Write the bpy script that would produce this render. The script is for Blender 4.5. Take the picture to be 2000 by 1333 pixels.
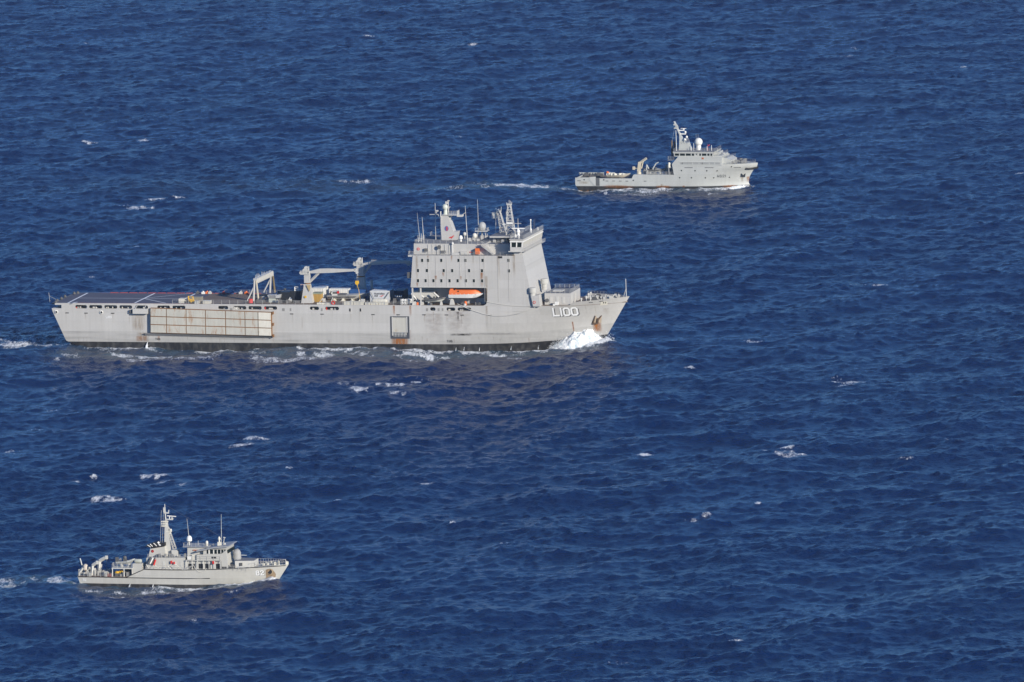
import bpy, math, random
import numpy as np
from mathutils import Vector, Matrix
random.seed(7)
RNG = np.random.default_rng(11)
for o in list(bpy.data.objects):
    bpy.data.objects.remove(o)
scene = bpy.context.scene
COL = scene.collection
rad = math.radians
# ------------------------------------------------------------------ camera
F_PX = 16667.0            # focal length in photo pixels (photo 2000 x 1333)
CAM_H = 320.0
PITCH, ROLL = 7.14, -1.2
CAM_R = Matrix.Rotation(rad(90 - PITCH), 3, 'X') @ Matrix.Rotation(rad(ROLL), 3, 'Z')
CAM_POS = Vector((0, 0, CAM_H))
cam_d = bpy.data.cameras.new('camera')
cam = bpy.data.objects.new('camera', cam_d)
COL.objects.link(cam)
cam_d.sensor_width = 36.0
cam_d.lens = 36.0 * F_PX / 2000.0
cam_d.clip_start = 10.0
cam_d.clip_end = 200000.0
cam.matrix_world = Matrix.Translation(CAM_POS) @ CAM_R.to_4x4()
scene.camera = cam
scene.render.resolution_x = 1024
scene.render.resolution_y = 682
# ------------------------------------------------------------------ light
HEADING = 12.9            # ships' bows turned this far towards the camera
SUN_AZ = -HEADING - 40.0  # degrees, counter-clockwise from +X
SUN_EL = 19.0
sdir = Vector((math.cos(rad(SUN_AZ)) * math.cos(rad(SUN_EL)), math.sin(rad(SUN_AZ)) * math.cos(rad(SUN_EL)), math.sin(rad(SUN_EL))))
world = bpy.data.worlds.new('World')
scene.world = world
world.use_nodes = True
wn, wl = world.node_tree.nodes, world.node_tree.links
wn.clear()
sky = wn.new('ShaderNodeTexSky')
sky.sky_type = 'NISHITA'
sky.sun_disc = False
sky.sun_elevation = rad(SUN_EL)
sky.sun_rotation = math.atan2(sdir.x, sdir.y)
sky.altitude = 0
sky.air_density = 0.8
sky.dust_density = 0.0
sky.ozone_density = 9.0
bg = wn.new('ShaderNodeBackground')
bg.inputs['Strength'].default_value = 0.115
wo = wn.new('ShaderNodeOutputWorld')
wl.new(sky.outputs[0], bg.inputs['Color'])
wl.new(bg.outputs[0], wo.inputs['Surface'])
sun_d = bpy.data.lights.new('sun', 'SUN')
sun_d.energy = 4.6
sun_d.angle = rad(0.5)
sun_d.color = (1.0, 0.93, 0.82)
sun = bpy.data.objects.new('sun', sun_d)
COL.objects.link(sun)
sun.rotation_euler = sdir.to_track_quat('Z', 'Y').to_euler()
vs = scene.view_settings
vs.view_transform = 'Standard'
vs.look = 'None'
vs.exposure = 0.25
vs.gamma = 1.0
vs.use_curve_mapping = False

# ------------------------------------------------------------------ geometry helpers
def ray(u, v):
    return CAM_R @ Vector(((u - 1000.0) / F_PX, -(v - 666.5) / F_PX, -1.0))
def ground(u, v, z=0.0):
    d = ray(u, v)
    return CAM_POS + d * ((z - CAM_H) / d.z)

class MB:
    """collects faces of one part in ship coordinates"""
    def __init__(s):
        s.v = []; s.f = []; s.a = None
    def add(s, vs_, fs_):
        n = len(s.v)
        s.v += [tuple(p) for p in vs_]
        s.f += [tuple(i + n for i in f) for f in fs_]
        return s
    def hexa(s, b, t):   # four bottom points, four top points, same order
        return s.add(list(b) + list(t), [(3, 2, 1, 0), (4, 5, 6, 7), (0, 1, 5, 4), (1, 2, 6, 5), (2, 3, 7, 6), (3, 0, 4, 7)])
    def box(s, x0, x1, y0, y1, z0, z1):
        x0, x1 = min(x0, x1), max(x0, x1); y0, y1 = min(y0, y1), max(y0, y1); z0, z1 = min(z0, z1), max(z0, z1)
        q = [(x0, y0), (x1, y0), (x1, y1), (x0, y1)]
        return s.hexa([(a, b, z0) for a, b in q], [(a, b, z1) for a, b in q])
    def _prism(s, A, B):
        n = len(A)
        return s.add(list(A) + list(B), [tuple(range(n)), tuple(range(2 * n - 1, n - 1, -1))] + [(i, n + i, n + (i + 1) % n, (i + 1) % n) for i in range(n)])
    def xz(s, poly, y0, y1):
        return s._prism([(x, y0, z) for x, z in poly], [(x, y1, z) for x, z in poly])
    def xy(s, poly, z0, z1):
        return s._prism([(x, y, z0) for x, y in poly], [(x, y, z1) for x, y in poly])
    def yz(s, poly, x0, x1):
        return s._prism([(x0, y, z) for y, z in poly], [(x1, y, z) for y, z in poly])
    def tube(s, p, q, r0, r1=None, n=6):
        p, q = Vector(p), Vector(q)
        r1 = r0 if r1 is None else r1
        d = (q - p)
        if d.length < 1e-6: return s
        d.normalize()
        a = d.orthogonal().normalized(); b = d.cross(a)
        vs_ = []
        for c, r in ((p, r0), (q, r1)):
            for i in range(n):
                t = 2 * math.pi * (i + .5) / n
                vs_.append(c + (a * math.cos(t) + b * math.sin(t)) * r)
        fs_ = [(i, (i + 1) % n, n + (i + 1) % n, n + i) for i in range(n)] + [tuple(range(n - 1, -1, -1)), tuple(range(n, 2 * n))]
        return s.add(vs_, fs_)
    def path(s, pts, r, n=5):
        for p, q in zip(pts[:-1], pts[1:]): s.tube(p, q, r, r, n)
        return s
    def bar(s, p, q, w, h=None):   # square bar
        return s.tube(p, q, w * .7071, w * .7071, 4)
    def lathe(s, c, prof, n=14, axis='z'):
        vs_ = []; fs_ = []
        for r, z in prof:
            for i in range(n):
                t = 2 * math.pi * i / n
                a, b = r * math.cos(t), r * math.sin(t)
                vs_.append({'z': (c[0] + a, c[1] + b, c[2] + z), 'y': (c[0] + a, c[1] + z, c[2] + b), 'x': (c[0] + z, c[1] + a, c[2] + b)}[axis])
        for j in range(len(prof) - 1):
            for i in range(n):
                fs_.append((j * n + i, j * n + (i + 1) % n, (j + 1) * n + (i + 1) % n, (j + 1) * n + i))
        fs_ += [tuple(range(n)), tuple((len(prof) - 1) * n + i for i in range(n))]
        return s.add(vs_, fs_)
    def ball(s, c, r, n=14, sz=1.0):
        m = n // 2
        return s.lathe(c, [(max(r * math.sin(math.pi * j / m), .01), -r * sz * math.cos(math.pi * j / m)) for j in range(m + 1)], n)
    def rail(s, pts, h=1.1, step=2.2, rails=3, r=.045, closed=False):
        pts = [Vector(p) for p in pts]
        if closed: pts.append(pts[0])
        for p, q in zip(pts[:-1], pts[1:]):
            L = (q - p).length
            k = max(1, round(L / step))
            for i in range(k + 1):
                b = p.lerp(q, i / k)
                s.tube(b, b + Vector((0, 0, h)), r, r, 4)
            for j in range(rails):
                z = Vector((0, 0, h * (j + 1) / rails))
                s.tube(p + z, q + z, r * .7, r * .7, 4)
        return s

class Node:      # an object in the scene with the offset of its own origin in ship coordinates
    def __init__(s, ob, off): s.ob = ob; s.off = Vector(off)

def mesh_from(mb, off, mat, name, smooth=None):
    me = bpy.data.meshes.new(name)
    me.from_pydata([(x - off[0], y - off[1], z - off[2]) for x, y, z in mb.v], [], mb.f)
    if mb.a is not None:
        at = me.attributes.new('fade', 'FLOAT', 'POINT')
        at.data.foreach_set('value', mb.a)
    me.materials.append(mat)
    if not mb.a:
        import bmesh
        bm = bmesh.new(); bm.from_mesh(me)
        bmesh.ops.recalc_face_normals(bm, faces=bm.faces)
        bm.to_mesh(me); bm.free()
    if smooth:
        me.polygons.foreach_set('use_smooth', [True] * len(me.polygons))
        me.set_sharp_from_angle(angle=rad(smooth))
    return me

def part(name, mb, mat, parent, smooth=None, label=None):
    """one mesh object under a Node (thing or part)"""
    ob = bpy.data.objects.new(name, mesh_from(mb, parent.off, mat, name, smooth))
    COL.objects.link(ob)
    ob.parent = parent.ob
    if label: ob['label'] = label
    return Node(ob, parent.off)

def copy_part(node, parent, loc):
    ob = node.ob.copy()
    COL.objects.link(ob)
    ob.parent = parent.ob
    ob.location = loc
    return Node(ob, parent.off)

def interp(x, pts):
    xs, ys = zip(*pts)
    return float(np.interp(x, xs, ys))

class Ship:
    def __init__(s, name, label, u, v, yn, deck):
        th = rad(HEADING)
        R = Matrix(((math.cos(th), math.sin(th), 0), (-math.sin(th), math.cos(th), 0), (0, 0, 1)))
        o = ground(u, v) - R @ Vector((0, yn, 0))
        s.M = Matrix.Translation(o) @ R.to_4x4()
        s.Mi = s.M.inverted()
        s.yn = yn; s.deck = deck
        s.cam = s.Mi @ CAM_POS
        e = bpy.data.objects.new(name, None); COL.objects.link(e)
        e.matrix_world = s.M
        e['label'] = label; e['category'] = 'ship'
        s.root = Node(e, (0, 0, 0))
    def _r(s, u, v): return s.Mi.to_3x3() @ ray(u, v)
    def p(s, u, v, y=None):      # pixel met with a fore-and-aft plane
        y = s.yn if y is None else y
        d = s._r(u, v); t = (y - s.cam.y) / d.y
        return s.cam + d * t
    def d(s, u, v, z=None):      # pixel met with a deck level
        z = s.deck if z is None else z
        d = s._r(u, v); t = (z - s.cam.z) / d.z
        return s.cam + d * t
    def x(s, u, v, y=None): return s.p(u, v, y).x
    def z(s, u, v, y=None): return s.p(u, v, y).z
    def pl(s, pts, y=None): return [(q.x, q.z) for q in (s.p(u, v, y) for u, v in pts)]
    def bx(s, mb, u0, v0, u1, v1, y0, y1):     # box by its near face in the photo
        a = s.p((u0 + u1) / 2, v0, y0); b = s.p((u0 + u1) / 2, v1, y0)
        return mb.box(s.x(u0, (v0 + v1) / 2, y0), s.x(u1, (v0 + v1) / 2, y0), y0, y1, a.z, b.z)
    def on(s, mb, u0, vt, u1, vb, depth, z=None):  # box standing on a deck: near bottom edge at vb
        q = s.d((u0 + u1) / 2, vb, z)
        y0 = q.y
        mb.box(s.x(u0, vb, y0), s.x(u1, vb, y0), y0, y0 + depth, q.z, s.z((u0 + u1) / 2, vt, y0))
        return q
    def thing(s, name, label, cat, base, group=None, rotz=0):
        e = bpy.data.objects.new(name, None); COL.objects.link(e)
        e.matrix_world = s.M @ Matrix.Translation(base)
        e['label'] = label; e['category'] = cat
        if group: e['group'] = group
        return Node(e, base)

def hull_piece(mb, b, xa, xb, zb, ztop, ss, nz, cap_top=True, ends=True):
    """both sides of a hull between two end lines; b(x, z) is the half breadth"""
    S = []; P = []
    base = len(mb.v); vs_ = []; fs_ = []
    n = len(ss); m = nz + 1
    for s_ in ss:
        zt = ztop(xa(99) + s_ * (xb(99) - xa(99)))
        for j in range(m):
            z = zb + (zt - zb) * j / nz
            x = xa(z) + s_ * (xb(z) - xa(z))
            vs_.append((x, -max(b(x, z), .02), z)); 
    vs_ += [(x, -y, z) for x, y, z in vs_]
    N = n * m
    for i in range(n - 1):
        for j in range(nz):
            a = i * m + j
            fs_.append((a, a + m, a + m + 1, a + 1))
            fs_.append((N + a, N + a + 1, N + a + m + 1, N + a + m))
        a = i * m
        fs_.append((a, N + a, N + a + m, a + m))
        if cap_top:
            a = i * m + nz
            fs_.append((a, a + m, N + a + m, N + a))
    if ends:
        for i in (0, n - 1):
            for j in range(nz):
                a = i * m + j
                fs_.append((a, a + 1, N + a + 1, N + a))
    mb.add(vs_, fs_)

# painted writing: stroke letters laid on a surface
GL = {'L': (.62, [[(0, 1), (0, 0), (.62, 0)]]), '1': (.12, [[(.06, 1), (.06, 0)]]),
      '0': (.68, [[(.16, 1), (.52, 1), (.68, .84), (.68, .16), (.52, 0), (.16, 0), (0, .16), (0, .84), (.16, 1)]]),
      '8': (.68, [[(.16, 1), (.52, 1), (.66, .88), (.66, .64), (.54, .53), (.14, .53), (.02, .64), (.02, .88), (.16, 1)],
                  [(.14, .53), (0, .4), (0, .14), (.16, 0), (.52, 0), (.68, .14), (.68, .4), (.54, .53)]]),
      '2': (.66, [[(0, .78), (.04, .9), (.16, 1), (.5, 1), (.66, .86), (.66, .66), (.06, .18), (0, 0), (.68, 0)]]),
      'A': (.72, [[(0, 0), (.36, 1), (.72, 0)], [(.13, .33), (.59, .33)]]),
      '6': (.66, [[(.64, .84), (.5, 1), (.16, 1), (0, .84), (0, .16), (.16, 0), (.5, 0), (.66, .16), (.66, .4), (.5, .55), (.02, .55)]]),
      'T': (.6, [[(0, 1), (.6, 1)], [(.3, .98), (.3, 0)]]), 'U': (.6, [[(0, 1), (0, .14), (.14, 0), (.46, 0), (.6, .14), (.6, 1)]]),
      'G': (.62, [[(.6, .84), (.46, 1), (.14, 1), (0, .86), (0, .14), (.14, 0), (.46, 0), (.6, .14), (.6, .45), (.36, .45)]]), ' ': (.4, [])}
def lettering(mb, text, x0, z0, h, w, surf, gap=.22, dx=0, dz=0, eps=.04, slant=0.0, wide=1.0):
    """strokes of width w*h; surf(x, z) gives the y of the plating"""
    cx = 0.0; k = 0
    for ch in text:
        adv, lines = GL[ch]
        for ln in lines:
            k += 1
            pts = [Vector(((cx + a) * h * wide + slant * b * h, b * h)) for a, b in ln]
            closed = (pts[0] - pts[-1]).length < 1e-5
            n = len(pts); L = []; Rr = []
            for i in range(n):
                if closed: d0 = pts[i] - pts[i - 1 if i else n - 2]; d1 = pts[(i + 1) if i < n - 1 else 1] - pts[i]
                else:
                    d0 = pts[i] - pts[i - 1] if i else pts[1] - pts[0]
                    d1 = pts[i + 1] - pts[i] if i < n - 1 else d0
                d0 = d0.normalized(); d1 = d1.normalized()
                t = (d0 + d1).normalized(); nn = Vector((-t.y, t.x))
                c = max(.45, nn.dot(Vector((-d0.y, d0.x))))
                q = Vector(pts[i])
                if not closed and i == 0: q -= d0 * w * h * .5
                if not closed and i == n - 1: q += d0 * w * h * .5
                L.append(q + nn * w * h * .5 / c); Rr.append(q - nn * w * h * .5 / c)
            vs_ = []
            for q in L + Rr:
                x = x0 + q.x + dx; z = z0 + q.y + dz
                vs_.append((x, surf(x, z) - eps - .003 * k, z))
            mb.add(vs_, [(i, i + 1, n + i + 1, n + i) for i in range(n - 1)])
        cx += adv + gap
    return mb

def font_mesh(mb, text, size, fn, offset=0.0, space=1.0):
    cu = bpy.data.curves.new('tmp', 'FONT'); cu.body = text; cu.size = size; cu.offset = offset; cu.resolution_u = 3; cu.space_character = space
    ob = bpy.data.objects.new('tmp', cu); COL.objects.link(ob)
    dg = bpy.context.evaluated_depsgraph_get()
    me = ob.evaluated_get(dg).to_mesh()
    mb.add([fn(v.co.x, v.co.y) for v in me.vertices], [tuple(p.vertices) for p in me.polygons])
    ob.evaluated_get(dg).to_mesh_clear()
    bpy.data.objects.remove(ob); bpy.data.curves.remove(cu)
    return mb
KANGAROO = [(0, .1), (.12, .34), (.34, .5), (.52, .5), (.66, .62), (.78, .72), (.8, .9), (.86, .76), (1, .72), (.98, .64), (.86, .6), (.8, .46), (.76, .3), (.68, .26), (.66, .34), (.6, .28), (.5, .1), (.6, 0), (.4, .02), (.36, .2), (.2, .22), (.1, .12)]

# ------------------------------------------------------------------ materials
def nt(m):
    m.use_nodes = True
    t = m.node_tree; t.nodes.clear()
    return t, t.nodes, t.links
def mth(N, L, op, a, b=None, c=None, clamp=False):
    n = N.new('ShaderNodeMath'); n.operation = op; n.use_clamp = clamp
    for i, x in enumerate((a, b, c)):
        if x is None: continue
        if isinstance(x, (int, float)): n.inputs[i].default_value = x
        else: L.new(x, n.inputs[i])
    return n.outputs[0]
def noise(N, L, vec, scale, detail=3, rough=.55, sc=(1, 1, 1)):
    mp = N.new('ShaderNodeMapping'); mp.inputs['Scale'].default_value = sc
    L.new(vec, mp.inputs['Vector'])
    n = N.new('ShaderNodeTexNoise'); n.inputs['Scale'].default_value = scale; n.inputs['Detail'].default_value = detail; n.inputs['Roughness'].default_value = rough
    L.new(mp.outputs[0], n.inputs['Vector'])
    return n.outputs['Fac']
def mixc(N, L, fac, a, b):
    n = N.new('ShaderNodeMix'); n.data_type = 'RGBA'
    for i, x in ((0, fac), (6, a), (7, b)):
        if isinstance(x, (int, float)): n.inputs[i].default_value = x
        elif isinstance(x, tuple): n.inputs[i].default_value = (*x, 1) if len(x) == 3 else x
        else: L.new(x, n.inputs[i])
    return n.outputs[2]
def ramp(N, L, x, a, b):
    n = N.new('ShaderNodeMapRange'); n.interpolation_type = 'SMOOTHSTEP'
    L.new(x, n.inputs[0]); n.inputs[1].default_value = a; n.inputs[2].default_value = b
    return n.outputs[0]
MATS = {}
def plating(N, L, tc, c, col, amt=.22):
    """welded plates: each a touch lighter or darker, thin seams between"""
    sp = N.new('ShaderNodeSeparateXYZ'); L.new(tc, sp.inputs[0])
    cb = N.new('ShaderNodeCombineXYZ'); L.new(sp.outputs[0], cb.inputs[0]); L.new(sp.outputs[2], cb.inputs[1])
    br = N.new('ShaderNodeTexBrick'); br.inputs['Scale'].default_value = 1.0; br.inputs['Brick Width'].default_value = 8.2; br.inputs['Row Height'].default_value = 2.65
    br.inputs['Mortar Size'].default_value = .04; br.inputs['Mortar Smooth'].default_value = .6; br.inputs['Bias'].default_value = 0.0
    br.inputs['Color1'].default_value = (.955, .955, .95, 1); br.inputs['Color2'].default_value = (1.03, 1.03, 1.035, 1); br.inputs['Mortar'].default_value = (1, 1, 1, 1)
    L.new(cb.outputs[0], br.inputs['Vector'])
    mu = N.new('ShaderNodeVectorMath'); mu.operation = 'MULTIPLY'; L.new(c, mu.inputs[0]); L.new(br.outputs['Color'], mu.inputs[1])
    return mixc(N, L, mth(N, L, 'MULTIPLY', br.outputs['Fac'], amt), mu.outputs[0], tuple(q * .45 for q in col))
def paint(name, col, rough=.55, var=.10, streak=.12, metal=0.0, scale=.25, dirt=(.20, .15, .10), dirty=.0, spec=.5, plates=False):
    """painted steel: broad patches, vertical weather streaks, a little grime"""
    if name in MATS: return MATS[name]
    m = bpy.data.materials.new(name); t, N, L = nt(m)
    tc = N.new('ShaderNodeTexCoord').outputs['Object']
    a = noise(N, L, tc, scale, 4)
    s_ = noise(N, L, tc, 1.0, 3, .6, (1.6, 1.6, .08))
    f = noise(N, L, tc, 5.0, 2)
    k = mth(N, L, 'MULTIPLY_ADD', mth(N, L, 'SUBTRACT', a, .5), var * 2, 1.0)
    k = mth(N, L, 'MULTIPLY_ADD', mth(N, L, 'SUBTRACT', s_, .5), streak * 2, k)
    k = mth(N, L, 'MULTIPLY_ADD', mth(N, L, 'SUBTRACT', f, .5), .08, k)
    cm = N.new('ShaderNodeVectorMath'); cm.operation = 'SCALE'
    cm.inputs[0].default_value = col
    L.new(k, cm.inputs['Scale'])
    c = cm.outputs[0]
    if plates: c = plating(N, L, tc, c, col)
    if dirty:
        g = ramp(N, L, noise(N, L, tc, .9, 4, .65, (1, 1, .25)), .52, .75)
        c = mixc(N, L, mth(N, L, 'MULTIPLY', g, dirty), c, dirt)
    b = N.new('ShaderNodeBsdfPrincipled'); b.inputs['Roughness'].default_value = rough; b.inputs['Metallic'].default_value = metal; b.inputs['Specular IOR Level'].default_value = spec
    L.new(c, b.inputs['Base Color'])
    o = N.new('ShaderNodeOutputMaterial'); L.new(b.outputs[0], o.inputs[0])
    MATS[name] = m
    return m
def hull_paint(name, col, boot_z, boot=(.018, .018, .02), bowrise=0.0, xb=0.0, band=None, red=None, foul=.35):
    """grey topsides, black boot-topping below boot_z(x), weathered band above it"""
    m = bpy.data.materials.new(name); t, N, L = nt(m)
    tc = N.new('ShaderNodeTexCoord').outputs['Object']
    sp = N.new('ShaderNodeSeparateXYZ'); L.new(tc, sp.inputs[0])
    X, Z = sp.outputs[0], sp.outputs[2]
    rise = mth(N, L, 'MULTIPLY', mth(N, L, 'POWER', mth(N, L, 'MAXIMUM', mth(N, L, 'SUBTRACT', X, xb), 0.0), 2.0), bowrise)
    zr = mth(N, L, 'SUBTRACT', Z, rise)
    a = noise(N, L, tc, .12, 4); s_ = noise(N, L, tc, 1.0, 4, .65, (.9, .9, .05)); f = noise(N, L, tc, 2.2, 3)
    hl = noise(N, L, tc, 1.0, 3, .6, (.05, .05, .8))
    k = mth(N, L, 'MULTIPLY_ADD', mth(N, L, 'SUBTRACT', a, .5), .14, 1.0)
    k = mth(N, L, 'MULTIPLY_ADD', mth(N, L, 'SUBTRACT', s_, .5), .24, k)
    k = mth(N, L, 'MULTIPLY_ADD', mth(N, L, 'SUBTRACT', f, .5), .07, k)
    if band:
        w = mth(N, L, 'SUBTRACT', 1.0, ramp(N, L, zr, band - .12, band + .12))
        hz = mth(N, L, 'MULTIPLY', w, mth(N, L, 'MULTIPLY_ADD', ramp(N, L, hl, .45, .75), .22, .13))
        k = mth(N, L, 'SUBTRACT', k, hz)
    cm = N.new('ShaderNodeVectorMath'); cm.operation = 'SCALE'; cm.inputs[0].default_value = col; L.new(k, cm.inputs['Scale'])
    c = plating(N, L, tc, cm.outputs[0], col)
    bt = mth(N, L, 'SUBTRACT', 1.0, ramp(N, L, zr, boot_z - .06, boot_z + .06))
    gr = mixc(N, L, ramp(N, L, noise(N, L, tc, .8, 4, .6, (1, 1, .5)), .4, .7), boot, tuple(q + foul * w for q, w in zip(boot, (.12, .115, .10))))
    c = mixc(N, L, bt, c, gr)
    if red:
        rz, rc = red
        rb = mth(N, L, 'SUBTRACT', 1.0, ramp(N, L, mth(N, L, 'MULTIPLY_ADD', mth(N, L, 'SUBTRACT', noise(N, L, tc, .6, 4, .6, (1, 1, 2)), .5), 2.2, zr), rz - .25, rz + .1))
        c = mixc(N, L, rb, c, mixc(N, L, noise(N, L, tc, 1.4, 3), rc, (.30, .20, .06)))
    b = N.new('ShaderNodeBsdfPrincipled'); b.inputs['Roughness'].default_value = .5
    L.new(c, b.inputs['Base Color'])
    bp = N.new('ShaderNodeBump'); bp.inputs['Strength'].default_value = .25; bp.inputs['Distance'].default_value = .12
    L.new(noise(N, L, tc, .45, 2), bp.inputs['Height']); L.new(bp.outputs[0], b.inputs['Normal'])
    o = N.new('ShaderNodeOutputMaterial'); L.new(b.outputs[0], o.inputs[0])
    return m
def stain(name, col, thr=.42, sc=(1.4, 1.4, .18), soft=.3):
    """rust or grime laid on plating; the attribute 'fade' is how thick it lies"""
    if name in MATS: return MATS[name]
    m = bpy.data.materials.new(name); t, N, L = nt(m)
    tc = N.new('ShaderNodeTexCoord').outputs['Object']
    at = N.new('ShaderNodeAttribute'); at.attribute_name = 'fade'
    n = noise(N, L, tc, 1.6, 4, .65, sc)
    al = mth(N, L, 'MULTIPLY', ramp(N, L, n, thr - soft, thr + soft), at.outputs['Fac'])
    b = N.new('ShaderNodeBsdfPrincipled'); b.inputs['Roughness'].default_value = .85
    L.new(mixc(N, L, noise(N, L, tc, 3, 3), col, tuple(q * .5 for q in col)), b.inputs['Base Color'])
    tr = N.new('ShaderNodeBsdfTransparent'); mx = N.new('ShaderNodeMixShader')
    L.new(al, mx.inputs[0]); L.new(tr.outputs[0], mx.inputs[1]); L.new(b.outputs[0], mx.inputs[2])
    o = N.new('ShaderNodeOutputMaterial'); L.new(mx.outputs[0], o.inputs[0])
    MATS[name] = m
    return m
def stain_patch(sh, parent, surf, u0, v0, u1, v1, top, bot, mat, name='rust_streak', eps=.02):
    """grid sheet 2 cm proud of the plating, feathered at its sides"""
    mb = MB(); mb.a = []
    a = sh.p((u0 + u1) / 2, v0); c = sh.p((u0 + u1) / 2, v1)
    y = surf(a.x, a.z)
    for _ in range(4):          # settle on the curved plating
        a = sh.p((u0 + u1) / 2, v0, y); c = sh.p((u0 + u1) / 2, v1, y); y = surf((a.x + c.x) / 2, (a.z + c.z) / 2)
    x0 = sh.x(u0, (v0 + v1) / 2, y); x1 = sh.x(u1, (v0 + v1) / 2, y)
    nx, nz = 8, 8
    vs_ = []
    for i in range(nx + 1):
        for j in range(nz + 1):
            x = x0 + (x1 - x0) * i / nx; z = a.z + (c.z - a.z) * j / nz
            vs_.append((x, surf(x, z) - eps, z))
            mb.a.append((top + (bot - top) * j / nz) * math.sin(math.pi * i / nx) ** .8 * (min(1, (nz - j) / nz * 3.0) if bot < .9 else 1.0))
    mb.add(vs_, [(i * (nz + 1) + j, i * (nz + 1) + j + 1, (i + 1) * (nz + 1) + j + 1, (i + 1) * (nz + 1) + j) for i in range(nx) for j in range(nz)])
    return part(name, mb, mat, parent)
# ------------------------------------------------------------------ the sea
SHIP_SPECS = {'L': (665, 682, -13.1), 'M': (358, 1146, -4.95), 'A': (1300, 370, -7.0)}   # photo pixel of the near waterline amidships, its half breadth
def ship_frame(k):
    u, v, yn = SHIP_SPECS[k]
    th = rad(HEADING)
    R = Matrix(((math.cos(th), math.sin(th), 0), (-math.sin(th), math.cos(th), 0), (0, 0, 1)))
    return ground(u, v) - R @ Vector((0, yn, 0))
def smooth_noise(shape, cells, rng):
    """cheap value noise on a grid, cells = (cells in x, cells in y)"""
    g = rng.random((cells[0] + 2, cells[1] + 2))
    xs = np.linspace(0, cells[0], shape[0], endpoint=False); ys = np.linspace(0, cells[1], shape[1], endpoint=False)
    i = xs.astype(int); j = ys.astype(int)
    fx = xs - i; fy = ys - j
    fx = (fx * fx * (3 - 2 * fx))[:, None]; fy = (fy * fy * (3 - 2 * fy))[None, :]
    return (g[np.ix_(i, j)] * (1 - fx) + g[np.ix_(i + 1, j)] * fx) * (1 - fy) + (g[np.ix_(i, j + 1)] * (1 - fx) + g[np.ix_(i + 1, j + 1)] * fx) * fy

LX, LY = 760.0, 2300.0
NX, NY = 1152, 2160
X_MIN, Y_MIN = -380.0, 1780.0
WIND = rad(-62.0)
CHOP = 1.15
def wave_fields():
    kx = 2 * np.pi * np.fft.fftfreq(NX, LX / NX)[:, None]
    ky = 2 * np.pi * np.fft.fftfreq(NY, LY / NY)[None, :]
    k = np.hypot(kx, ky); k[0, 0] = 1.0
    def spec(lp, wind, spread, kmax=1e9, kpow=4.0):
        kp = 2 * np.pi / lp
        ang = np.arctan2(ky, kx) - wind
        c = np.cos(ang / 2.0) ** 2
        D = c ** spread + .05
        return k ** (-kpow) * np.exp(-1.25 * (kp / k) ** 2) * D * np.exp(-(k / kmax) ** 2)
    E1 = spec(12.0, WIND, 3.0, kpow=3.3)
    E2 = spec(56.0, rad(-38.0), 14.0, kmax=.22)
    E3 = spec(27.0, rad(-95.0), 5.0, kmax=.7)
    h = 0
    def field(E, hs):
        a = (RNG.standard_normal((NX, NY)) + 1j * RNG.standard_normal((NX, NY))) * np.sqrt(E)
        a[0, 0] = 0
        z = np.fft.ifft2(a).real
        return a * (hs / 4.0 / z.std())
    A = field(E1, .9) + field(E2, 1.9) + field(E3, .85)
    z = np.fft.ifft2(A).real
    dx = np.fft.ifft2(A * (-1j) * kx / k).real * -CHOP
    dy = np.fft.ifft2(A * (-1j) * ky / k).real * -CHOP
    dX = np.fft.ifft2(A * kx * kx / k).real * -CHOP
    dY = np.fft.ifft2(A * ky * ky / k).real * -CHOP
    dXY = np.fft.ifft2(A * kx * ky / k).real * -CHOP
    jac = (1 + dX) * (1 + dY) - dXY ** 2
    return z, dx, dy, jac

# breaking crests seen in the photograph: pixel, width and height in pixels, strength
CRESTS = [(268, 406, 38, 9, 1.0), (300, 388, 30, 4, .7), (345, 386, 26, 4, .7), (700, 760, 36, 9, 1.0), (762, 751, 50, 6, .9), (822, 747, 26, 4, .9), (778, 775, 44, 5, .55),
          (470, 868, 34, 8, 1.0), (500, 856, 36, 6, 1.0), (300, 928, 44, 7, 1.0), (322, 937, 30, 7, 1.0), (205, 981, 60, 16, .6), (150, 938, 20, 4, .7), (192, 930, 18, 3, .7),
          (1550, 889, 50, 12, .75), (1528, 879, 32, 4, .85), (1490, 882, 18, 3, .9), (1660, 745, 44, 5, .9), (1640, 750, 30, 4, .7), (1355, 717, 24, 4, .8), (1260, 885, 26, 4, .9), (712, 71, 30, 4, .7), (908, 91, 44, 4, .6),
          (1668, 93, 16, 3, .9), (1650, 112, 26, 5, .6), (1385, 1013, 20, 4, .9), (1350, 1020, 20, 4, .7), (1480, 987, 12, 4, .9), (835, 946, 26, 4, .8), (655, 980, 18, 3, .8), (565, 919, 14, 3, .8),
          (370, 1211, 30, 2, .5), (178, 276, 24, 4, .8), (284, 276, 22, 4, .8), (160, 84, 20, 3, .7), (905, 268, 24, 3, .6), (272, 484, 22, 4, .6), (185, 541, 20, 3, .6), (25, 672, 60, 9, .75), (85, 676, 44, 4, .6),
          (1914, 433, 14, 3, .8), (1990, 340, 14, 3, .8), (1860, 862, 24, 4, .6), (985, 1060, 20, 3, .6), (700, 356, 60, 5, .55), (100, 803, 22, 3, .6), (350, 945, 18, 3, .6), (1700, 556, 60, 3, .5), (1750, 1217, 14, 4, .8), (1465, 668, 40, 6, .45),
          (1840, 165, 12, 3, .8), (1815, 139, 14, 3, .8), (1880, 130, 12, 3, .8), (1935, 145, 20, 4, .6), (1430, 1255, 30, 3, .6), (1765, 900, 30, 4, .45), (880, 1027, 14, 3, .7), (20, 880, 40, 10, .3), (1660, 635, 18, 4, .7), (1340, 195, 18, 3, .7), (80, 838, 40, 4, .4), (640, 1205, 20, 3, .5), (1210, 1290, 40, 4, .4)]

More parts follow.
